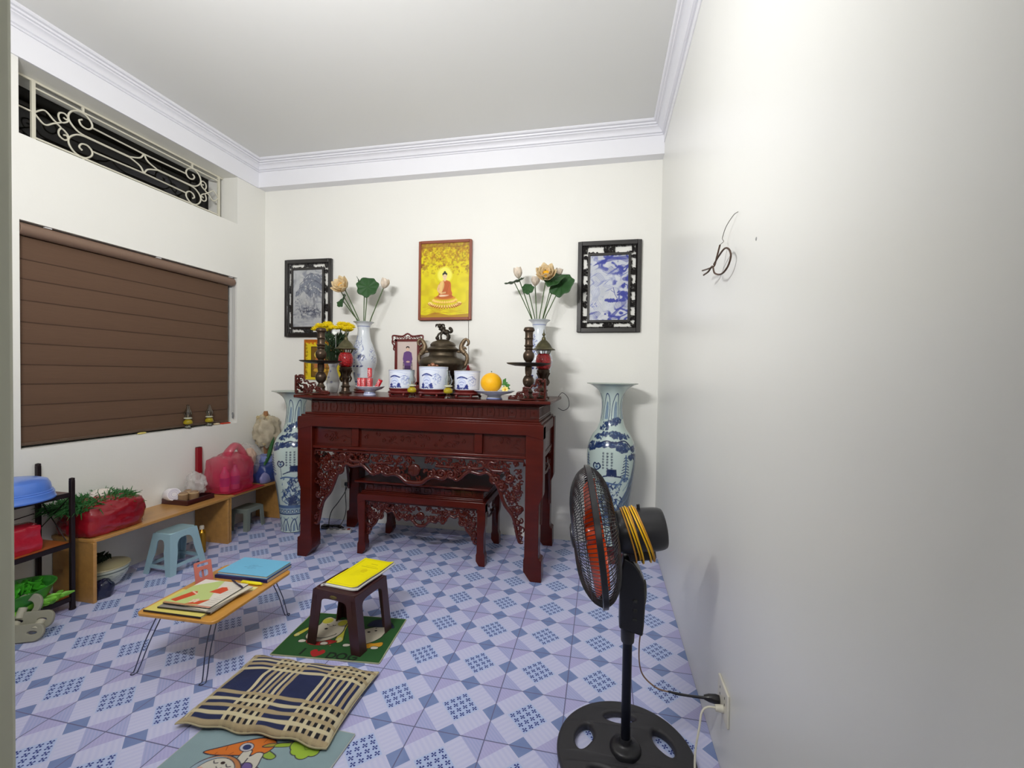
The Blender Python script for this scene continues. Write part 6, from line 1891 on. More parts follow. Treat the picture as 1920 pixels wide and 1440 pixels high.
# second dog with dark cap
p.smooth([(.385, .122), (.430, .100), (.480, .106), (.535, .130), (.530, .165), (.480, .150), (.400, .150)], .003, OL, 1, True, (206, 148, 34))
p.smooth([(.345, .165), (.338, .200), (.356, .245), (.386, .270), (.420, .290), (.470, .310), (.520, .318), (.528, .295), (.512, .250), (.505, .205), (.475, .160), (.430, .132), (.380, .134)], .006, OL, 1, True, WH)
p.smooth([(.385, .300), (.392, .350), (.430, .374), (.490, .362), (.535, .320), (.540, .296), (.500, .302), (.440, .296)], .004, OL, 1, True, (26, 34, 62))
p.smooth([(.372, .205), (.382, .178), (.400, .168)], .006, (40, 34, 30)); p.ell(.452, .262, .008, .006, (30, 26, 24)); p.ell(.444, .285, .004, .004, (30, 26, 24)); p.ell(.418, .245, .009, .007, (30, 26, 24))
for cx, cy in ((.352, .116), (.508, .112)):
    p.smooth([(cx - .022, cy + .006), (cx - .006, cy + .014), (cx + .016, cy + .010), (cx + .018, cy - .004), (cx, cy - .012), (cx - .018, cy - .010)], .004, OL, 1, True, (206, 200, 186))
# writing: I <heart> DOG
BK = (12, 26, 14)
p.line([(.153, .062), (.149, .018)], .012, BK)
p.smooth([(.230, .006), (.195, .036), (.198, .058), (.216, .064), (.231, .050), (.246, .064), (.264, .058), (.266, .036)], 0, BK, 1, True, (170, 34, 34))
p.line([(.300, .046), (.296, .006)], .011, BK); p.smooth([(.298, .046), (.325, .044), (.336, .026), (.322, .008), (.296, .006)], .011, BK)
p.smooth([(.370, .048), (.350, .036), (.350, .014), (.370, .004), (.390, .014), (.391, .036)], .011, BK, 1, True)
p.smooth([(.448, .040), (.430, .048), (.412, .034), (.412, .014), (.430, .003), (.448, .010), (.450, .024), (.434, .024)], .011, BK)
R_ = .105; c_, s_ = math.cos(R_), math.sin(R_)


def mat_fn(cx, cy, rot, w, h, wav=.002):
    c, s = math.cos(rot), math.sin(rot)

    def f(u, v):
        x, y = (u - .5) * w, (v - .5) * h
        return (x * c - y * s, x * s + y * c, .0062 + wav * (math.sin(u * 9 + v * 5) * .35) * (4 * (u - .5) ** 2))
    return f


t = thing('floor_mat', 'green mat with two cartoon dogs and the words I love dog under the stool', 'mat', (-1.385, 2.155, 0))
painted_sheet('mat_sheet', p, mat_fn(0, 0, R_, w_, h_), V_mat, t, thick=(0, 0, -.0055))
b = MB(); b.M = Matrix.Rotation(R_, 4, 'Z')
for (x0, x1, y0, y1) in ((w_ / 2 - .001, w_ / 2 + .004, -h_ / 2, h_ / 2), (-w_ / 2 - .004, -w_ / 2 + .001, -h_ / 2, h_ / 2), (-w_ / 2, w_ / 2, -h_ / 2 - .004, -h_ / 2 + .001), (-w_ / 2, w_ / 2, h_ / 2 - .001, h_ / 2 + .004)):
    b.box(x0, x1, y0, y1, 0.0004, .006)
b.build('stitched_edge', mat('beige_edge', (170, 172, 140), .8), t)

# blue mat with carrot and sleeping rabbit
w_, h_ = .61, .40
p = Paint(340, 226, w_, h_, (140, 164, 170)); p.tint(.03, .03, 2)
OL = (52, 46, 62)
p.smooth([(.262, .290), (.285, .312), (.318, .322), (.322, .308), (.300, .290), (.280, .282)], .004, OL, 1, True, (146, 176, 64))
p.smooth([(.318, .240), (.340, .222), (.372, .222), (.380, .238), (.350, .250), (.325, .254)], .004, OL, 1, True, (146, 176, 64))
p.smooth([(.101, .190), (.150, .225), (.210, .265), (.262, .294), (.310, .302), (.340, .290), (.342, .262), (.325, .235), (.270, .215), (.200, .198), (.140, .186)], .005, OL, 1, True, (214, 116, 40))
for a in ((.168, .232, .176, .216), (.225, .268, .232, .254), (.205, .205, .212, .214), (.292, .296, .290, .280), (.150, .192, .152, .200)):
    p.line([(a[0], a[1]), (a[2], a[3])], .003, (150, 72, 30))
p.smooth([(.298, .262), (.330, .268), (.395, .296), (.400, .310), (.350, .292), (.315, .280)], .004, OL, 1, True, (170, 150, 60))
p.smooth([(.345, .272), (.400, .288), (.410, .306), (.350, .290)], .003, OL, 1, True, (158, 186, 60))
for (x, y, r) in ((.430, .300, .030), (.455, .330, .030), (.440, .342, .024), (.485, .340, .026), (.505, .318, .026), (.500, .290, .024), (.470, .272, .026), (.440, .280, .024)):
    p.ell(x, y, r, r * .85, (158, 190, 60), 0, 1, OL, .004)
for (x, y, r) in ((.430, .300, .030), (.455, .330, .030), (.440, .342, .024), (.485, .340, .026), (.505, .318, .026), (.500, .290, .024), (.470, .272, .026), (.440, .280, .024), (.465, .305, .034)):
    p.ell(x, y, r, r * .85, (158, 190, 60))
p.smooth([(.455, .300), (.470, .290), (.486, .300)], .003, (110, 140, 50)); p.smooth([(.476, .322), (.490, .312), (.500, .322)], .003, (110, 140, 50))
# rabbit in a round suit
p.smooth([(.245, .215), (.250, .235), (.275, .238), (.285, .215), (.300, .235), (.325, .238), (.335, .215), (.345, .180), (.330, .140), (.340, .06), (.24, .05), (.25, .15)], .004, OL, 1, True, (204, 200, 188))
p.ell(.305, .170, .026, .020, (110, 92, 150), 0, 1, OL, .003); p.line([(.285, .205), (.292, .150)], .005, OL); p.smooth([(.345, .18), (.375, .16), (.385, .12), (.36, .10)], .004, OL, 1, True, (204, 200, 188))
p.ell(.242, .246, .026, .018, (190, 188, 196), 0, 1, OL, .003); p.ell(.243, .246, .017, .012, (44, 54, 100))
p.ell(.215, .115, .098, .082, (186, 124, 76), 0, 1, OL, .004); p.ell(.205, .112, .090, .078, (150, 170, 186)); p.ell(.212, .118, .074, .068, (206, 202, 190), 0, 1, OL, .003)
p.smooth([(.172, .168), (.182, .160), (.194, .164)], .004, OL); p.smooth([(.228, .166), (.240, .158), (.252, .162)], .004, OL); p.ell(.212, .168, .009, .006, (52, 34, 34)); p.smooth([(.200, .150), (.212, .144), (.224, .150)], .003, OL)
for (x, y) in ((.150, .128), (.262, .120)):
    p.ell(x, y, .014, .008, (214, 170, 150))
t = thing('floor_mat', 'grey blue mat printed with an orange carrot and a sleeping rabbit', 'mat', (-1.262, 1.375, 0))
painted_sheet('mat_sheet', p, mat_fn(0, 0, -.02, w_, h_), V_mat, t, thick=(0, 0, -.0055))
b = MB(); b.M = Matrix.Rotation(-.02, 4, 'Z')
for (x0, x1, y0, y1) in ((w_ / 2 - .001, w_ / 2 + .004, -h_ / 2, h_ / 2), (-w_ / 2 - .004, -w_ / 2 + .001, -h_ / 2, h_ / 2), (-w_ / 2, w_ / 2, h_ / 2 - .001, h_ / 2 + .004)):
    b.box(x0, x1, y0, y1, 0.0004, .006)
b.build('stitched_edge', mat('pale_edge', (176, 180, 176), .8), t)

# plaid floor cushion
w_, h_ = .700, .470
CW, CH = .668, .440
p = Paint(350, 235, w_, h_, (34, 42, 80), 2)
p.tint(.06, .02, 5)
BE, TA, NB = (208, 196, 160), (176, 158, 122), (24, 28, 52)


def uy(y): return y


ux = [.022, .040, .200, .232, .262, .292, .322, .350, .498, .530, .562, .594, .626, .660, .690]
vx = [.010, .050, .090, .128, .168, .338, .372, .404, .436, .462]
for k, u in enumerate(ux):
    p.line([(u, 0), (u, h_)], .016, TA if k % 2 else BE, .95)
for k, v in enumerate(vx):
    p.line([(0, v), (w_, v)], .018, TA if k % 2 == 0 else BE, .95)
for i in range(len(ux) - 1):
    for j in range(len(vx) - 1):
        if ux[i + 1] - ux[i] < .05 and vx[j + 1] - vx[j] < .05:
            p.poly([(ux[i] + .009, vx[j] + .010), (ux[i + 1] - .009, vx[j] + .010), (ux[i + 1] - .009, vx[j + 1] - .010), (ux[i] + .009, vx[j + 1] - .010)], (22, 20, 24))
cols = p.out().reshape(-1, 4)
nw, nh = p.nw, p.nh


def cushion_z(u, v):
    a, c = 2 * u - 1, 2 * v - 1
    e = max(0.0, (1 - abs(a) ** 3.2)) ** .42 * max(0.0, (1 - abs(c) ** 3.2)) ** .42
    wr = mnoise.noise(Vector((u * 6, v * 5, 3))) * .010 + (1 - abs(mnoise.noise(Vector((u * 3.5 + v * 5, v * 2.5 - u, 7))))) * .008
    edge = .006 * math.sin(u * 26) * abs(c) ** 6 + .006 * math.sin(v * 22) * abs(a) ** 6
    return e, wr, edge


b = MB(); vs = []; C_ = []
rot = .045; cr, sr = math.cos(rot), math.sin(rot)
for side in (1, -1):
    for j in range(nh):
        for i in range(nw):
            u, v = i / (nw - 1), j / (nh - 1)
            e, wr, edge = cushion_z(u, v)
            a, c = 2 * u - 1, 2 * v - 1
            pin = 1 - .045 * (1 - abs(c) ** 2) * abs(a) ** 4; pin2 = 1 - .07 * (1 - abs(a) ** 2) * abs(c) ** 4
            x, y = a * CW / 2 * pin, c * CH / 2 * pin2 + edge
            zmid = .022
            z = zmid + side * (.036 * e) + (wr * e if side > 0 else 0) + .004 * math.sin(u * 11) * (1 - e)
            z = max(z, .0085)
            vs.append((x * cr - y * sr, x * sr + y * cr, z))
n1 = nw * nh
fs = [(j * nw + i, j * nw + i + 1, (j + 1) * nw + i + 1, (j + 1) * nw + i) for j in range(nh - 1) for i in range(nw - 1)]
fs2 = [(n1 + a, n1 + d, n1 + c, n1 + b_) for (a, b_, c, d) in fs]
rim = [i for i in range(nw)] + [j * nw + nw - 1 for j in range(1, nh)] + [(nh - 1) * nw + i for i in range(nw - 2, -1, -1)] + [j * nw for j in range(nh - 2, 0, -1)]
fr = [(rim[i], n1 + rim[i], n1 + rim[(i + 1) % len(rim)], rim[(i + 1) % len(rim)]) for i in range(len(rim))]
b.add(vs, fs + fs2 + fr)
dark = np.tile(np.array([*lin((30, 34, 62)), 1.0]), (n1, 1))
t = thing('floor_cushion', 'flat square cushion in navy and beige plaid lying between the two mats', 'cushion', (-1.356, 1.672, 0))
b.build('cushion_cover', V_cloth, t, colors=np.concatenate([cols, dark]), smooth=70)
b = MB(); rp = [vs[k] for k in rim[::6]]
b.tube([(x, y, z) for x, y, z in rp], .0035, 5, closed=True); b.build('seam_edge', mat('beige_seam_tape', (176, 164, 132), .8), t, smooth=60)

# ---- folding low table
M_board = mat('orange_wood_board', (206, 148, 66), .35, coat=.3, var=.08, vscale=6, stretch=(5, .6, 5))
M_wirel = mat('dark_chrome_wire', (92, 96, 118), .25, .85)
t = thing('folding_table', 'low folding table with an orange wooden top and bent wire legs', 'table', (-1.972, 1.944, 0), .042)
MB().prism(slot(.435, .550, .030, 8), .282, .297, 'z').build('table_top', M_board, t, bevel=.003)
MB().box(-.18, .18, -.20, -.19, .272, .282).build('under_bar', M_wirel, t); MB().box(-.18, .18, .19, .20, .272, .282).build('under_bar', M_wirel, t)
for sx in (-1, 1):
    for sy in (-1, 1):
        b = MB(); tx, ty, fx, fy = sx * .150, sy * .195, sx * (.222 if sx < 0 else .155), sy * .285 if sy < 0 else .330
        d = .013
        b.tube(bez([(tx - d, ty, .278), (tx - d + (fx - tx) * .5, (ty + fy) / 2, .14), (fx - d * .8, fy - sy * .022, .010), (fx - d * .5, fy, .0035), (fx + d * .5, fy, .0035), (fx + d * .8, fy - sy * .022, .010), (tx + d + (fx - tx) * .5, (ty + fy) / 2, .14), (tx + d, ty, .278)], 5), .0028, 7)
        b.build('leg', M_wirel, t, smooth=60)
ZTB = .2975
# notebooks and magazine pile


def flat_book(name, label, cat, loc, rz, w, d, h, page, cover, spine=None, grp=None, top_paint=None, curl=0.0):
    t = thing(name, label, cat, loc, rz, grp)
    MB().box(-w / 2 + .003, w / 2 - .003, -d / 2 + .003, d / 2 - .003, .0012, h - .0012).build('pages', page, t)
    MB().box(-w / 2, w / 2, -d / 2, d / 2, 0, .0012).build('back_cover', cover, t)
    if top_paint is not None:
        painted_sheet('front_cover', top_paint, lambda u, v: ((u - .5) * w, (v - .5) * d, h + .0004 + curl * max(0, u - .8) ** 2 * 9), V_paper, t, thick=(0, 0, -.0014))
    else:
        MB().box(-w / 2, w / 2, -d / 2, d / 2, h - .0012, h).build('front_cover', cover, t)
    if spine:
        MB().box(-w / 2 - .001, w / 2 + .001, -d / 2 - .002, -d / 2 + .001, 0, h).build('spine', spine, t, bevel=.001)
    return t


M_pg = mat('paper_pages', (214, 206, 186), .8); M_pgw = mat('white_pages', (230, 228, 222), .8)
M_blk = mat('black_cover', (26, 24, 30), .35, coat=.3); M_yelp = mat('cream_yellow_cover', (222, 208, 110), .6); M_gry = mat('grey_cover', (150, 144, 136), .5)
flat_book('notebook', 'thin black edged notebook at the bottom of the pile on the low table', 'notebook', (-1.990, 1.785, ZTB), .03, .320, .205, .010, M_pg, M_yelp, M_blk)
flat_book('notebook', 'grey paper pad in the middle of the pile on the low table', 'notebook', (-1.955, 1.825, ZTB + .0104), .05, .290, .230, .008, M_pgw, M_gry, M_blk)
flat_book('notebook', 'pale notebook whose white edge shows under the right side of the magazine', 'notebook', (-1.885, 1.850, ZTB + .0188), -.12, .150, .255, .005, M_pgw, M_pg)
p = Paint(110, 100, .265, .245, (218, 212, 200)); rnd = random.Random(3)
p.tint(.05, .04, 3)
p.poly([(.0, .0), (.18, .0), (.20, .06), (.15, .16), (.12, .245), (.0, .245)], (186, 206, 120), .9); p.poly([(0, .17), (.10, .245), (0, .245)], (226, 220, 212))
p.poly([(.015, .03), (.055, .02), (.095, .10), (.075, .125), (.05, .12)], (206, 74, 36)); p.line([(.05, .12), (.095, .10)], .008, (226, 190, 170))
p.poly([(.135, .13), (.205, .125), (.215, .165), (.185, .19), (.160, .185)], (206, 74, 36)); p.smooth([(.160, .188), (.188, .194), (.218, .166)], .006, (236, 200, 180))
p.poly([(.115, .012), (.185, .018), (.205, .070), (.165, .050)], (206, 78, 40)); p.blobs(.135, .045, .02, .015, 20, .006, (230, 200, 180), rnd)
for k in range(12):
    y = .03 + k * .016; p.line([(.215, y), (.252, y)], .003, (150, 140, 140), .6)
p.poly([(0, 0), (.265, 0), (.265, .012), (0, .012)], (186, 110, 84), .8)
flat_book('magazine', 'open magazine page with red and green pictures on top of the pile', 'magazine', (-1.960, 1.848, ZTB + .0244), .03, .265, .245, .006, M_pgw, M_blk, None, None, p)
t = thing('pen', 'dark pen lying on the upper right corner of the magazine', 'pen', (-1.885, 1.955, ZTB + .0365), -.45)
b = MB(); b.M = Matrix.Rotation(math.pi / 2, 4, 'Y'); b.lathe([(.001, -.075), (.003, -.066), (.0048, -.055), (.0048, .065), (.003, .070), (.001, .071)], 12); b.build('pen_body', mat('dark_violet_pen', (44, 36, 60), .3), t)
MB().box(-.01, .035, -.0015, .0015, .0045, .0065).build('pen_clip', M_silver, t)
# blue folder and binder
t = flat_book('binder', 'thick dark navy binder under the light blue folder on the low table', 'binder', (-1.958, 2.155, ZTB), .035, .330, .205, .018, M_pg, mat('navy_cover', (28, 36, 96), .35, coat=.3), mat('navy_spine', (26, 32, 92), .3, coat=.4))
p = Paint(90, 62, .315, .200, (112, 186, 222)); p.tint(.02, .05, 2)
for (a, c, d, e) in ((.10, .17, .085, .090), (.12, .20, .10, .104), (.125, .165, .112, .115), (.13, .18, .072, .076)):
    p.line([(a, d), (c, e)], .0025, (60, 100, 150), .8)
flat_book('folder', 'light blue paper folder lying on the navy binder', 'folder', (-1.960, 2.162, ZTB + .0184), .03, .315, .200, .012, M_pg, mat('light_blue_cover', (112, 186, 222), .5), None, None, p)
t = thing('marker', 'yellow marker pen lying in front of the navy binder', 'marker', (-1.857, 2.028, ZTB + .009), .03)
b = MB(); b.M = Matrix.Rotation(math.pi / 2, 4, 'Y') @ Matrix.Diagonal((.8, 1.2, 1, 1)); b.lathe([(.001, -.062), (.006, -.060), (.0095, -.045), (.0095, .045), (.007, .050), (.007, .060), (.001, .061)], 14); b.build('marker_body', mat('bright_yellow_plastic', (240, 224, 10), .35, coat=.3), t)
b = MB(); b.M = Matrix.Rotation(math.pi / 2, 4, 'Y') @ Matrix.Diagonal((.8, 1.2, 1, 1)); b.lathe([(.0100, -.062), (.0100, -.030), (.0098, -.028)], 14); b.build('marker_cap', mat('yellow_cap', (224, 204, 20), .35), t)
t = thing('paper_slip', 'small pale yellow paper slip under the yellow marker', 'paper', (-1.82, 2.000, ZTB), .1)
MB().box(-.045, .045, -.02, .02, 0, .0008).build('slip', mat('pale_slip', (232, 224, 150), .7), t)
t.location.y = 1.985; t.location.x = -1.845
# pink phone stand
M_pinkp = mat('dusty_pink_plastic', (196, 112, 100), .4, coat=.2)
t = thing('phone_stand', 'dusty pink plastic phone stand standing on the low table', 'phone stand', (-2.125, 1.985, ZTB), 1.15)
FR = Matrix.Translation((0, -.005, .002)) @ Matrix.Rotation(math.radians(72), 4, 'X') @ Matrix.Translation((0, .058, 0))
curve2d('back_plate', [slot(.082, .112, .006, 4), [(p_[0], p_[1]) for p_ in slot(.058, .022, .005, 4)[::-1]] and [(x, y + .038) for x, y in slot(.056, .016, .005, 4)[::-1]], [(x, y - .008) for x, y in slot(.046, .040, .015, 6)[::-1]]], M_pinkp, .006, .001, t, FR)
MB().box(-.041, .041, -.045, .012, 0, .006).build('base_plate', M_pinkp, t, bevel=.0015)
MB().box(-.041, .041, -.045, -.039, .006, .018).build('front_lip', M_pinkp, t, bevel=.0015)
b = MB(); b.tube([(0, .006, .006), (0, .030, .070)], .005, 6); b.build('rear_strut', M_pinkp, t)

# ---- brown stool with yellow booklet
M_brown = mat('dark_maroon_plastic', (58, 28, 30), .35, coat=.2, var=.05)
plastic_stool('plastic_stool', 'dark brown plastic stool standing on the green dog mat', (-1.345, 2.165, .0068), -.13, .305, .270, .270, .345, .275, M_brown, .056, .212, .05, arch_h=.050, arch_e=.5, badge=mat('olive_badge', (96, 84, 40), .4))
ZS = .0068 + .3055
p = Paint(110, 170, .205, .335, (246, 232, 6)); p.tint(.02, .06, 4); dy_ = (206, 190, 10)
p.line([(.014, .014), (.191, .014), (.191, .321), (.014, .321), (.014, .014)], .003, dy_)
for k in range(9):
    p.line([(.06, .12 + k * .012), (.06 + .03 + .05 * ((k * 7) % 5) / 5, .12 + k * .012)], .0025, dy_, .8)
p.line([(.05, .235), (.16, .235)], .004, (190, 176, 20)); p.line([(.07, .25), (.14, .25)], .003, (190, 176, 20)); p.ell(.10, .19, .02, .02, (228, 208, 8)); p.line([(.09, .275), (.13, .275)], .006, dy_)
t = thing('white_booklet', 'white paper booklet just under the bright yellow one on the stool', 'booklet', (-1.322, 2.240, ZS), -.12)


def sheet_stack(z, nx, over):
    b = MB()

    def f(u, v):
        x, y = (u - .5) * .212, (v - .5) * .345
        hang = max(0, -(y + .165) * 6) * .004
        cu = .010 * max(0, (u - .72) / .28) ** 2 * (1 - v * .4) - hang
        return (x, y, z + cu + .0015 * math.sin(v * 8))
    b.grid(f, 26, 34); o = b.build('page_sheet', mat('white_sheet', (228, 226, 220), .6), nx, smooth=60)
    md = o.modifiers.new('thick', 'SOLIDIFY'); md.thickness = .0012; md.offset = 1
    return o


for k in range(3):
    sheet_stack(.0020 + k * .0030, t, 0)
t2 = thing('yellow_booklet', 'bright yellow booklet on top of the brown stool', 'booklet', (-1.325, 2.243, ZS + .0130), -.12)
o = painted_sheet('cover', p, lambda u, v: ((u - .5) * .205, (v - .5) * .335, .0012 + .014 * max(0, (u - .72) / .28) ** 2 * (1 - v * .4) + .0015 * math.sin(v * 8)), V_paper, t2)
md = o.modifiers.new('thick', 'SOLIDIFY'); md.thickness = .0012; md.offset = 1
b = MB(); b.grid(lambda u, v: ((u - .5) * .203, (v - .5) * .333, -.001 + .014 * max(0, (u - .72) / .28) ** 2 * (1 - v * .4) + .0015 * math.sin(v * 8)), 26, 30); o = b.build('inner_pages', M_pgw, t2, smooth=60)
md = o.modifiers.new('thick', 'SOLIDIFY'); md.thickness = .001; md.offset = 1
t = thing('binder_clip', 'small white clip lying on the near left corner of the brown stool', 'clip', (-1.452, 2.085, ZS + .001), .6)
b = MB()
for dy in (-.006, .006):
    b.tube(bez([(-.02, dy, .003), (0, dy * 1.4, .005), (.02, dy, .004), (.024, 0, .004)], 4), .0018, 5)
b.tube([(-.012, -.010, .0035), (-.012, .010, .0035)], .0025, 6)
b.build('clip_wire', mat('white_clip', (222, 222, 222), .4), t, smooth=60)
# ================================================================== STAND FAN, CORDS, SOCKETS
M_fan = mat('black_fan_plastic', (30, 30, 34), .38, coat=.15)
M_fanb = mat('charcoal_base_plastic', (52, 51, 55), .5)
t = thing('stand_fan', 'black stand fan with an orange blade beside the right wall', 'fan', (.112, 1.705, 0))
# base with five kidney openings
cb = (0, 0)
out = hole(0, 0, .250, .250, 96)[::-1]
holes = []
for k in range(5):
    a0 = math.radians(96 + 72 * k); L_ = []
    for q in range(36):
        b_ = 2 * math.pi * q / 36
        rr = .160 + .046 * math.sin(b_); aa = a0 + (.072 * math.cos(b_) / .160) * (1 + .15 * math.sin(b_))
        L_.append((rr * math.cos(aa), rr * math.sin(aa)))
    holes.append(L_)
o = curve2d('base', [out] + holes, M_fanb, .030, .011, t, Matrix.Translation((0, 0, .0155)))
# dome the base towards the hub
for v in o.data.vertices:
    r = math.hypot(v.co.x, v.co.y)
    if v.co.z > .010:
        v.co.z += .022 * max(0, 1 - r / .25) ** 1.2
MB().lathe(prof_smooth([(.060, .030), (.056, .050), (.036, .058), (.027, .064), (.024, .074), (.022, .082)], 4), 28).build('base_hub', M_fan, t)
b = MB(); b.lathe([(.0178, .06), (.0178, .56)], 24); b.build('pole', mat('black_pole_metal', (22, 24, 34), .3, .5), t)
MB().lathe(prof_smooth([(.022, .455), (.025, .460), (.026, .500), (.024, .530), (.027, .540), (.027, .555)], 3), 24).build('pole_collar', M_fan, t)
# control box and neck
b = MB(); b.prism([(-.034, .520), (.052, .500), (.056, .540), (.060, .640), (.056, .700), (.038, .742), (.012, .775), (-.022, .790), (-.030, .740), (-.034, .640)], -.038, .034)
b.build('control_box', M_fan, t, bevel=.006)
for z in (.555, .590, .625):
    MB().box(.014, .030, -.0415, -.037, z, z + .012).build('control_button', mat('grey_button', (44, 44, 42), .5), t, bevel=.003)
b = MB(); b.ball((.058, -.010, .655), (.008, .020, .050), 14, 8); b.build('control_panel', mat('olive_print_panel', (60, 60, 48), .4), t)
# head: axis n points to the front (towards -x, a little down)
n_ = Vector((-.985, -.10, -.135)).normalized(); up_ = (Vector((0, 0, 1)) - n_ * n_.z).normalized(); rt_ = n_.cross(up_)
H0 = Vector((-.128, -.03, .868))     # centre of the cage ring plane, relative to the fan base
MH = Matrix(((rt_.x, up_.x, n_.x, H0.x), (rt_.y, up_.y, n_.y, H0.y), (rt_.z, up_.z, n_.z, H0.z), (0, 0, 0, 1)))
R = .252


def cage(sgn, depth, r_in, n_w, wr, prof):
    b = MB(); b.M = MH
    for k in range(n_w):
        a = 2 * math.pi * k / n_w
        pts = []
        for q, h in prof:
            r = r_in + (R - r_in) * q; aa = a + sgn * .22 * (1 - q)
            pts.append((r * math.cos(aa), r * math.sin(aa), sgn * h * depth))
        b.tube(bez(pts, 3), wr, 4)
    return b


PR = [(0, 1.0), (.35, .97), (.65, .82), (.87, .52), (.97, .22), (1.0, .0)]
cage(1, .085, .045, 110, .0015, PR).build('front_cage', M_fan, t, smooth=60)
cage(-1, .075, .070, 110, .0015, PR).build('rear_cage', M_fan, t, smooth=60)
b = MB(); b.M = MH
for q, h, s in ((.35, .97, 1), (.65, .82, 1), (.87, .52, 1)):
    r = .045 + (R - .045) * q; b.tube([(r * math.cos(a), r * math.sin(a), h * .085 - .001) for a in np.linspace(0, 2 * math.pi, 73)[:-1]], .0016, 5, closed=True)
for q, h in ((.45, .93), (.75, .70)):
    r = .07 + (R - .07) * q; b.tube([(r * math.cos(a), r * math.sin(a), -h * .075 + .001) for a in np.linspace(0, 2 * math.pi, 73)[:-1]], .0016, 5, closed=True)
b.build('cage_hoops', M_fan, t, smooth=60)
b = MB(); b.M = MH; b.lathe([(R + .002, -.011), (R + .007, -.009), (R + .008, .009), (R + .002, .011), (R - .003, .008), (R - .003, -.008), (R + .002, -.011)], 80, caps=False); b.build('ring_band', M_fan, t)
b = MB(); b.M = MH; b.lathe([(.046, .083), (.044, .090), (.030, .094), (.001, .095)], 28); b.lathe([(.046, .080), (.046, .084)], 28, caps=False); b.build('front_badge', M_fan, t)
b = MB(); b.M = MH; b.lathe([(.072, -.066), (.078, -.074), (.078, -.082), (.060, -.084)], 28); b.build('rear_plate', M_fan, t)
# blades
M_bl = mat('orange_translucent_blade', (226, 74, 22), .25, coat=.4, trans=.15)
for k in range(3):
    b = MB(); b.M = MH @ Matrix.Rotation(2 * math.pi * k / 3 + math.radians(92), 4, 'Z')
    NU, NV = 12, 14; vs = []
    for j in range(NV):
        q = j / (NV - 1); r = .035 + q * .185
        wd = (.50 + .42 * math.sin(math.pi * min(1, q * 1.02)) ** .7) * (1 - .35 * q ** 6)
        for i in range(NU):
            u = i / (NU - 1) - .5
            a = u * wd * (1.35 - .35 * q) + .25 * q
            tw = u * (.070 - .022 * q)
            vs.append((r * math.cos(a), r * math.sin(a), .004 + tw + .010 * (1 - 4 * u * u) * q))
    fs = [(j * NU + i, j * NU + i + 1, (j + 1) * NU + i + 1, (j + 1) * NU + i) for j in range(NV - 1) for i in range(NU - 1)]
    b.add(vs, fs); o = b.build('blade', M_bl, t, smooth=70); md = o.modifiers.new('thick', 'SOLIDIFY'); md.thickness = .0022
b = MB(); b.M = MH; b.lathe(prof_smooth([(.038, -.030), (.042, -.02), (.042, .025), (.030, .036), (.001, .040)], 3), 24); b.build('blade_hub', M_bl, t)
# motor
b = MB(); b.M = MH; b.lathe(prof_smooth([(.030, -.060), (.066, -.075), (.078, -.095), (.080, -.150), (.079, -.215), (.074, -.245), (.060, -.256), (.001, -.258)], 4), 36); b.build('motor_housing', M_fan, t)
b = MB(); b.M = MH; b.box(-.034, .034, -.105, -.050, -.210, -.110); b.build('motor_bracket', M_fan, t, bevel=.008)
b = MB(); b.M = MH; b.lathe([(.006, 0), (.006, .022), (.009, .024), (.009, .034), (.004, .036)], 12, (0, 0, 0)) if 0 else b.tube([(0, .075, -.170), (0, .098, -.170)], .006, 10); b.build('swing_knob', M_fan, t)
# yellow cord coil round the motor
t2 = thing('coiled_cord', 'yellow cord wound in loose loops around the fan motor', 'cord', tuple(Vector((.112, 1.705, 0)) + H0 - n_ * .14))
off = Vector((.112, 1.705, 0))
rnd = random.Random(5)
for k in range(7):
    b = MB(); pts = []
    z0 = -.105 - k * .0085; ti = rnd.uniform(-.12, .25) + .05 * k; ph = rnd.uniform(0, 1)
    for i in range(40):
        a = 2 * math.pi * i / 40
        r = .0845 + .0025 * (k % 3) + (.030 * max(0, -math.sin(a)) ** 2 if k % 2 == 0 else .018 * max(0, -math.sin(a)) ** 2)
        z = z0 - .030 * (1 - math.sin(a)) * (.4 + ti)
        pts.append(off + MH @ Vector((r * math.cos(a), r * math.sin(a), z)))
    b.tube(pts, .0032, 6, closed=True)
    b.build('cord_loop', mat('yellow_cord', (232, 178, 14), .4) if k % 3 else mat('amber_cord', (190, 132, 36), .4), t2, world=True, smooth=60)
# fan cord to the socket
b = MB(); b.tube(bez([(.160, 1.705, .498), (.156, 1.712, .44), (.160, 1.725, .36), (.180, 1.745, .30), (.225, 1.750, .262), (.262, 1.755, .250), (.285, 1.755, .250)], 8), .0028, 6)
tag(b.build('fan_cord', mat('tan_cord', (146, 116, 96), .45), loc=(.160, 1.705, .498), smooth=60), 'thin tan cord hanging from the fan control box towards the wall', 'cord')
t = thing('extension_lead', 'thick black lead with a black plug in the right wall socket', 'cord', (.42, 1.755, .258))
b = MB(); b.tube(bez([(.270, 1.755, .251), (.300, 1.755, .247), (.340, 1.752, .248), (.385, 1.745, .254), (.405, 1.742, .258)], 6), [.003, .005, .0045, .005, .006], 8); b.build('lead', M_blk, t, world=True, smooth=60)
b = MB(); b.tube([(.398, 1.743, .2585), (.415, 1.741, .2595), (.440, 1.739, .2600), (.4510, 1.738, .2600)], [.008, .014, .017, .015], 12); b.build('plug', M_blk, t, world=True)
t = thing('white_cable', 'white cable looping down from the right wall socket to the floor', 'cord', (.42, 1.69, .24))
b = MB(); b.tube([(.4515, 1.690, .262), (.425, 1.690, .262)], [.014, .011], 12); b.build('plug', mat('white_plug', (226, 222, 206), .4), t, world=True)
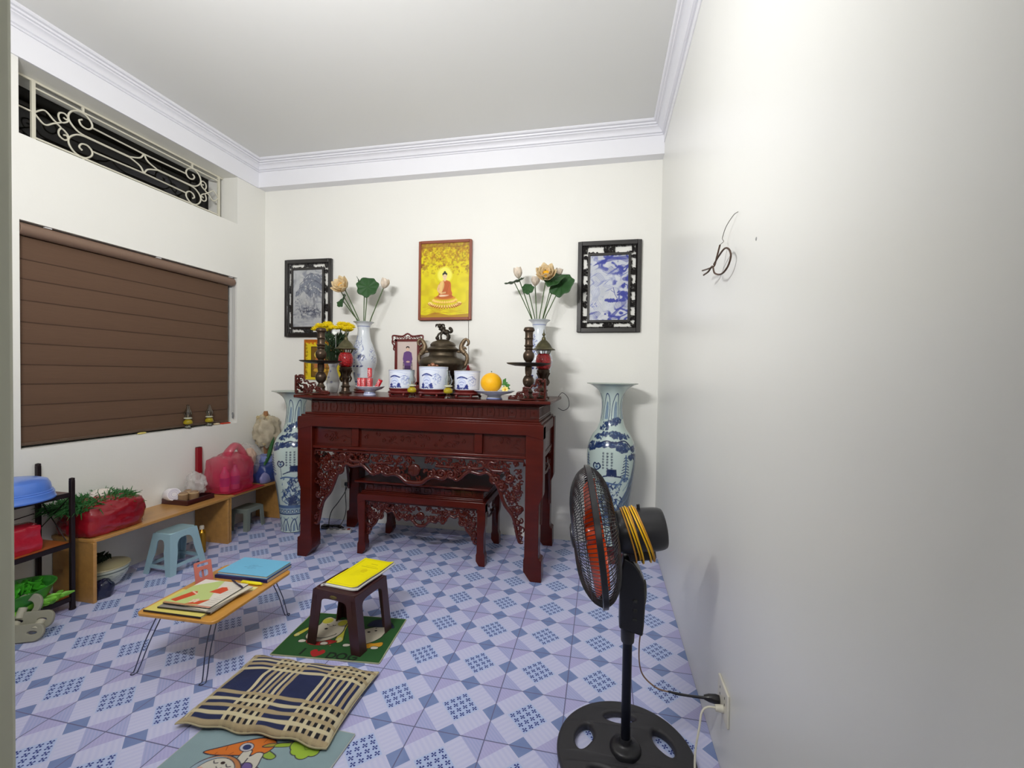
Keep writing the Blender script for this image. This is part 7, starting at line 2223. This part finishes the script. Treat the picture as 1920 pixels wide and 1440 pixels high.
b = MB(); b.tube(bez([(.430, 1.690, .262), (.400, 1.688, .262), (.378, 1.680, .245), (.366, 1.660, .20), (.350, 1.640, .12), (.345, 1.60, .050), (.352, 1.56, .010), (.362, 1.50, .0045), (.372, 1.40, .0045), (.38, 1.25, .0045)], 8), .0038, 7)
b.build('cable', MATS['white_plug'], t, world=True, smooth=60)
# behind the altar: outlet, plugs, power strip, tangled leads
t = thing('power_strip', 'white power strip lying on the floor under the left end of the altar', 'power strip', (-2.335, 3.560, 0), .25)
MB().box(-.11, .11, -.028, .028, .0, .030).build('strip_body', mat('white_strip', (206, 206, 210), .4), t, bevel=.005)
b = MB()
for k in range(3):
    b.box(-.085 + k * .055, -.055 + k * .055, -.014, .014, .0295, .0308)
b.build('outlet_face', mat('grey_outlet', (120, 120, 130), .5), t)
MB().box(.075, .098, -.012, .012, .030, .036).build('switch', mat('red_switch', (160, 50, 40), .4), t)
t = thing('wall_outlet', 'white outlet on the back wall under the altar with a black plug', 'socket', (-2.465, YB, .36))
MB().box(-2.525, -2.405, YB - .009, YB, .325, .405).build('plate', MATS['ivory_plate'], t, world=True, bevel=.002)
MB().box(-2.475, -2.440, YB - .035, YB - .009, .350, .385).build('plug', M_blk, t, world=True, bevel=.005)
b = MB(); b.tube(bez([(-2.458, YB - .03, .352), (-2.462, YB - .035, .28), (-2.455, YB - .03, .12), (-2.46, YB - .06, .03), (-2.42, 3.70, .006), (-2.36, 3.60, .006)], 8), .0035, 6)
tag(b.build('outlet_cord', M_blk, loc=(-2.458, YB, .35), smooth=60), 'black cord dropping straight from the back wall outlet to the floor', 'cord')
b = MB(); b.tube(bez([(-2.395, 3.83, .52), (-2.41, 3.83, .42), (-2.45, 3.83, .30), (-2.52, 3.82, .19), (-2.58, 3.80, .10), (-2.55, 3.72, .008), (-2.47, 3.66, .006)], 8), .004, 6)
tag(b.build('black_cord', M_blk, loc=(-2.395, 3.83, .52), smooth=60), 'black cord curving down beside the back left leg of the altar', 'cord')
b = MB(); rnd = random.Random(17); pts = []
for k in range(26):
    a = k * 1.1; pts.append((-2.46 + .10 * math.cos(a) + rnd.uniform(-.02, .02), 3.63 + .05 * math.sin(a) + rnd.uniform(-.02, .02), .008 + .020 * rnd.random()))
b.tube(bez(pts, 6), .0045, 6)
tag(b.build('tangled_cord', M_blk, loc=(-2.46, 3.63, 0), smooth=60), 'tangle of black cord on the floor beside the power strip', 'cord')
b = MB(); b.box(-2.555, -2.500, 3.600, 3.655, .0, .035)
tag(b.build('power_adapter', mat('black_adapter', (24, 24, 28), .4), loc=(-2.53, 3.63, 0), bevel=.006), 'black power adapter on the floor left of the power strip', 'adapter')
b = MB(); b.tube(bez([(-.375, 3.80, 1.288), (-.340, 3.80, 1.32), (-.292, 3.81, 1.275), (-.285, 3.81, 1.20), (-.330, 3.81, 1.165), (-.378, 3.82, 1.185)], 8), .0028, 6)
tag(b.build('looped_cord', M_blk, loc=(-.33, 3.80, 1.24), smooth=60), 'thin black cord looping off the back right corner of the altar', 'cord')
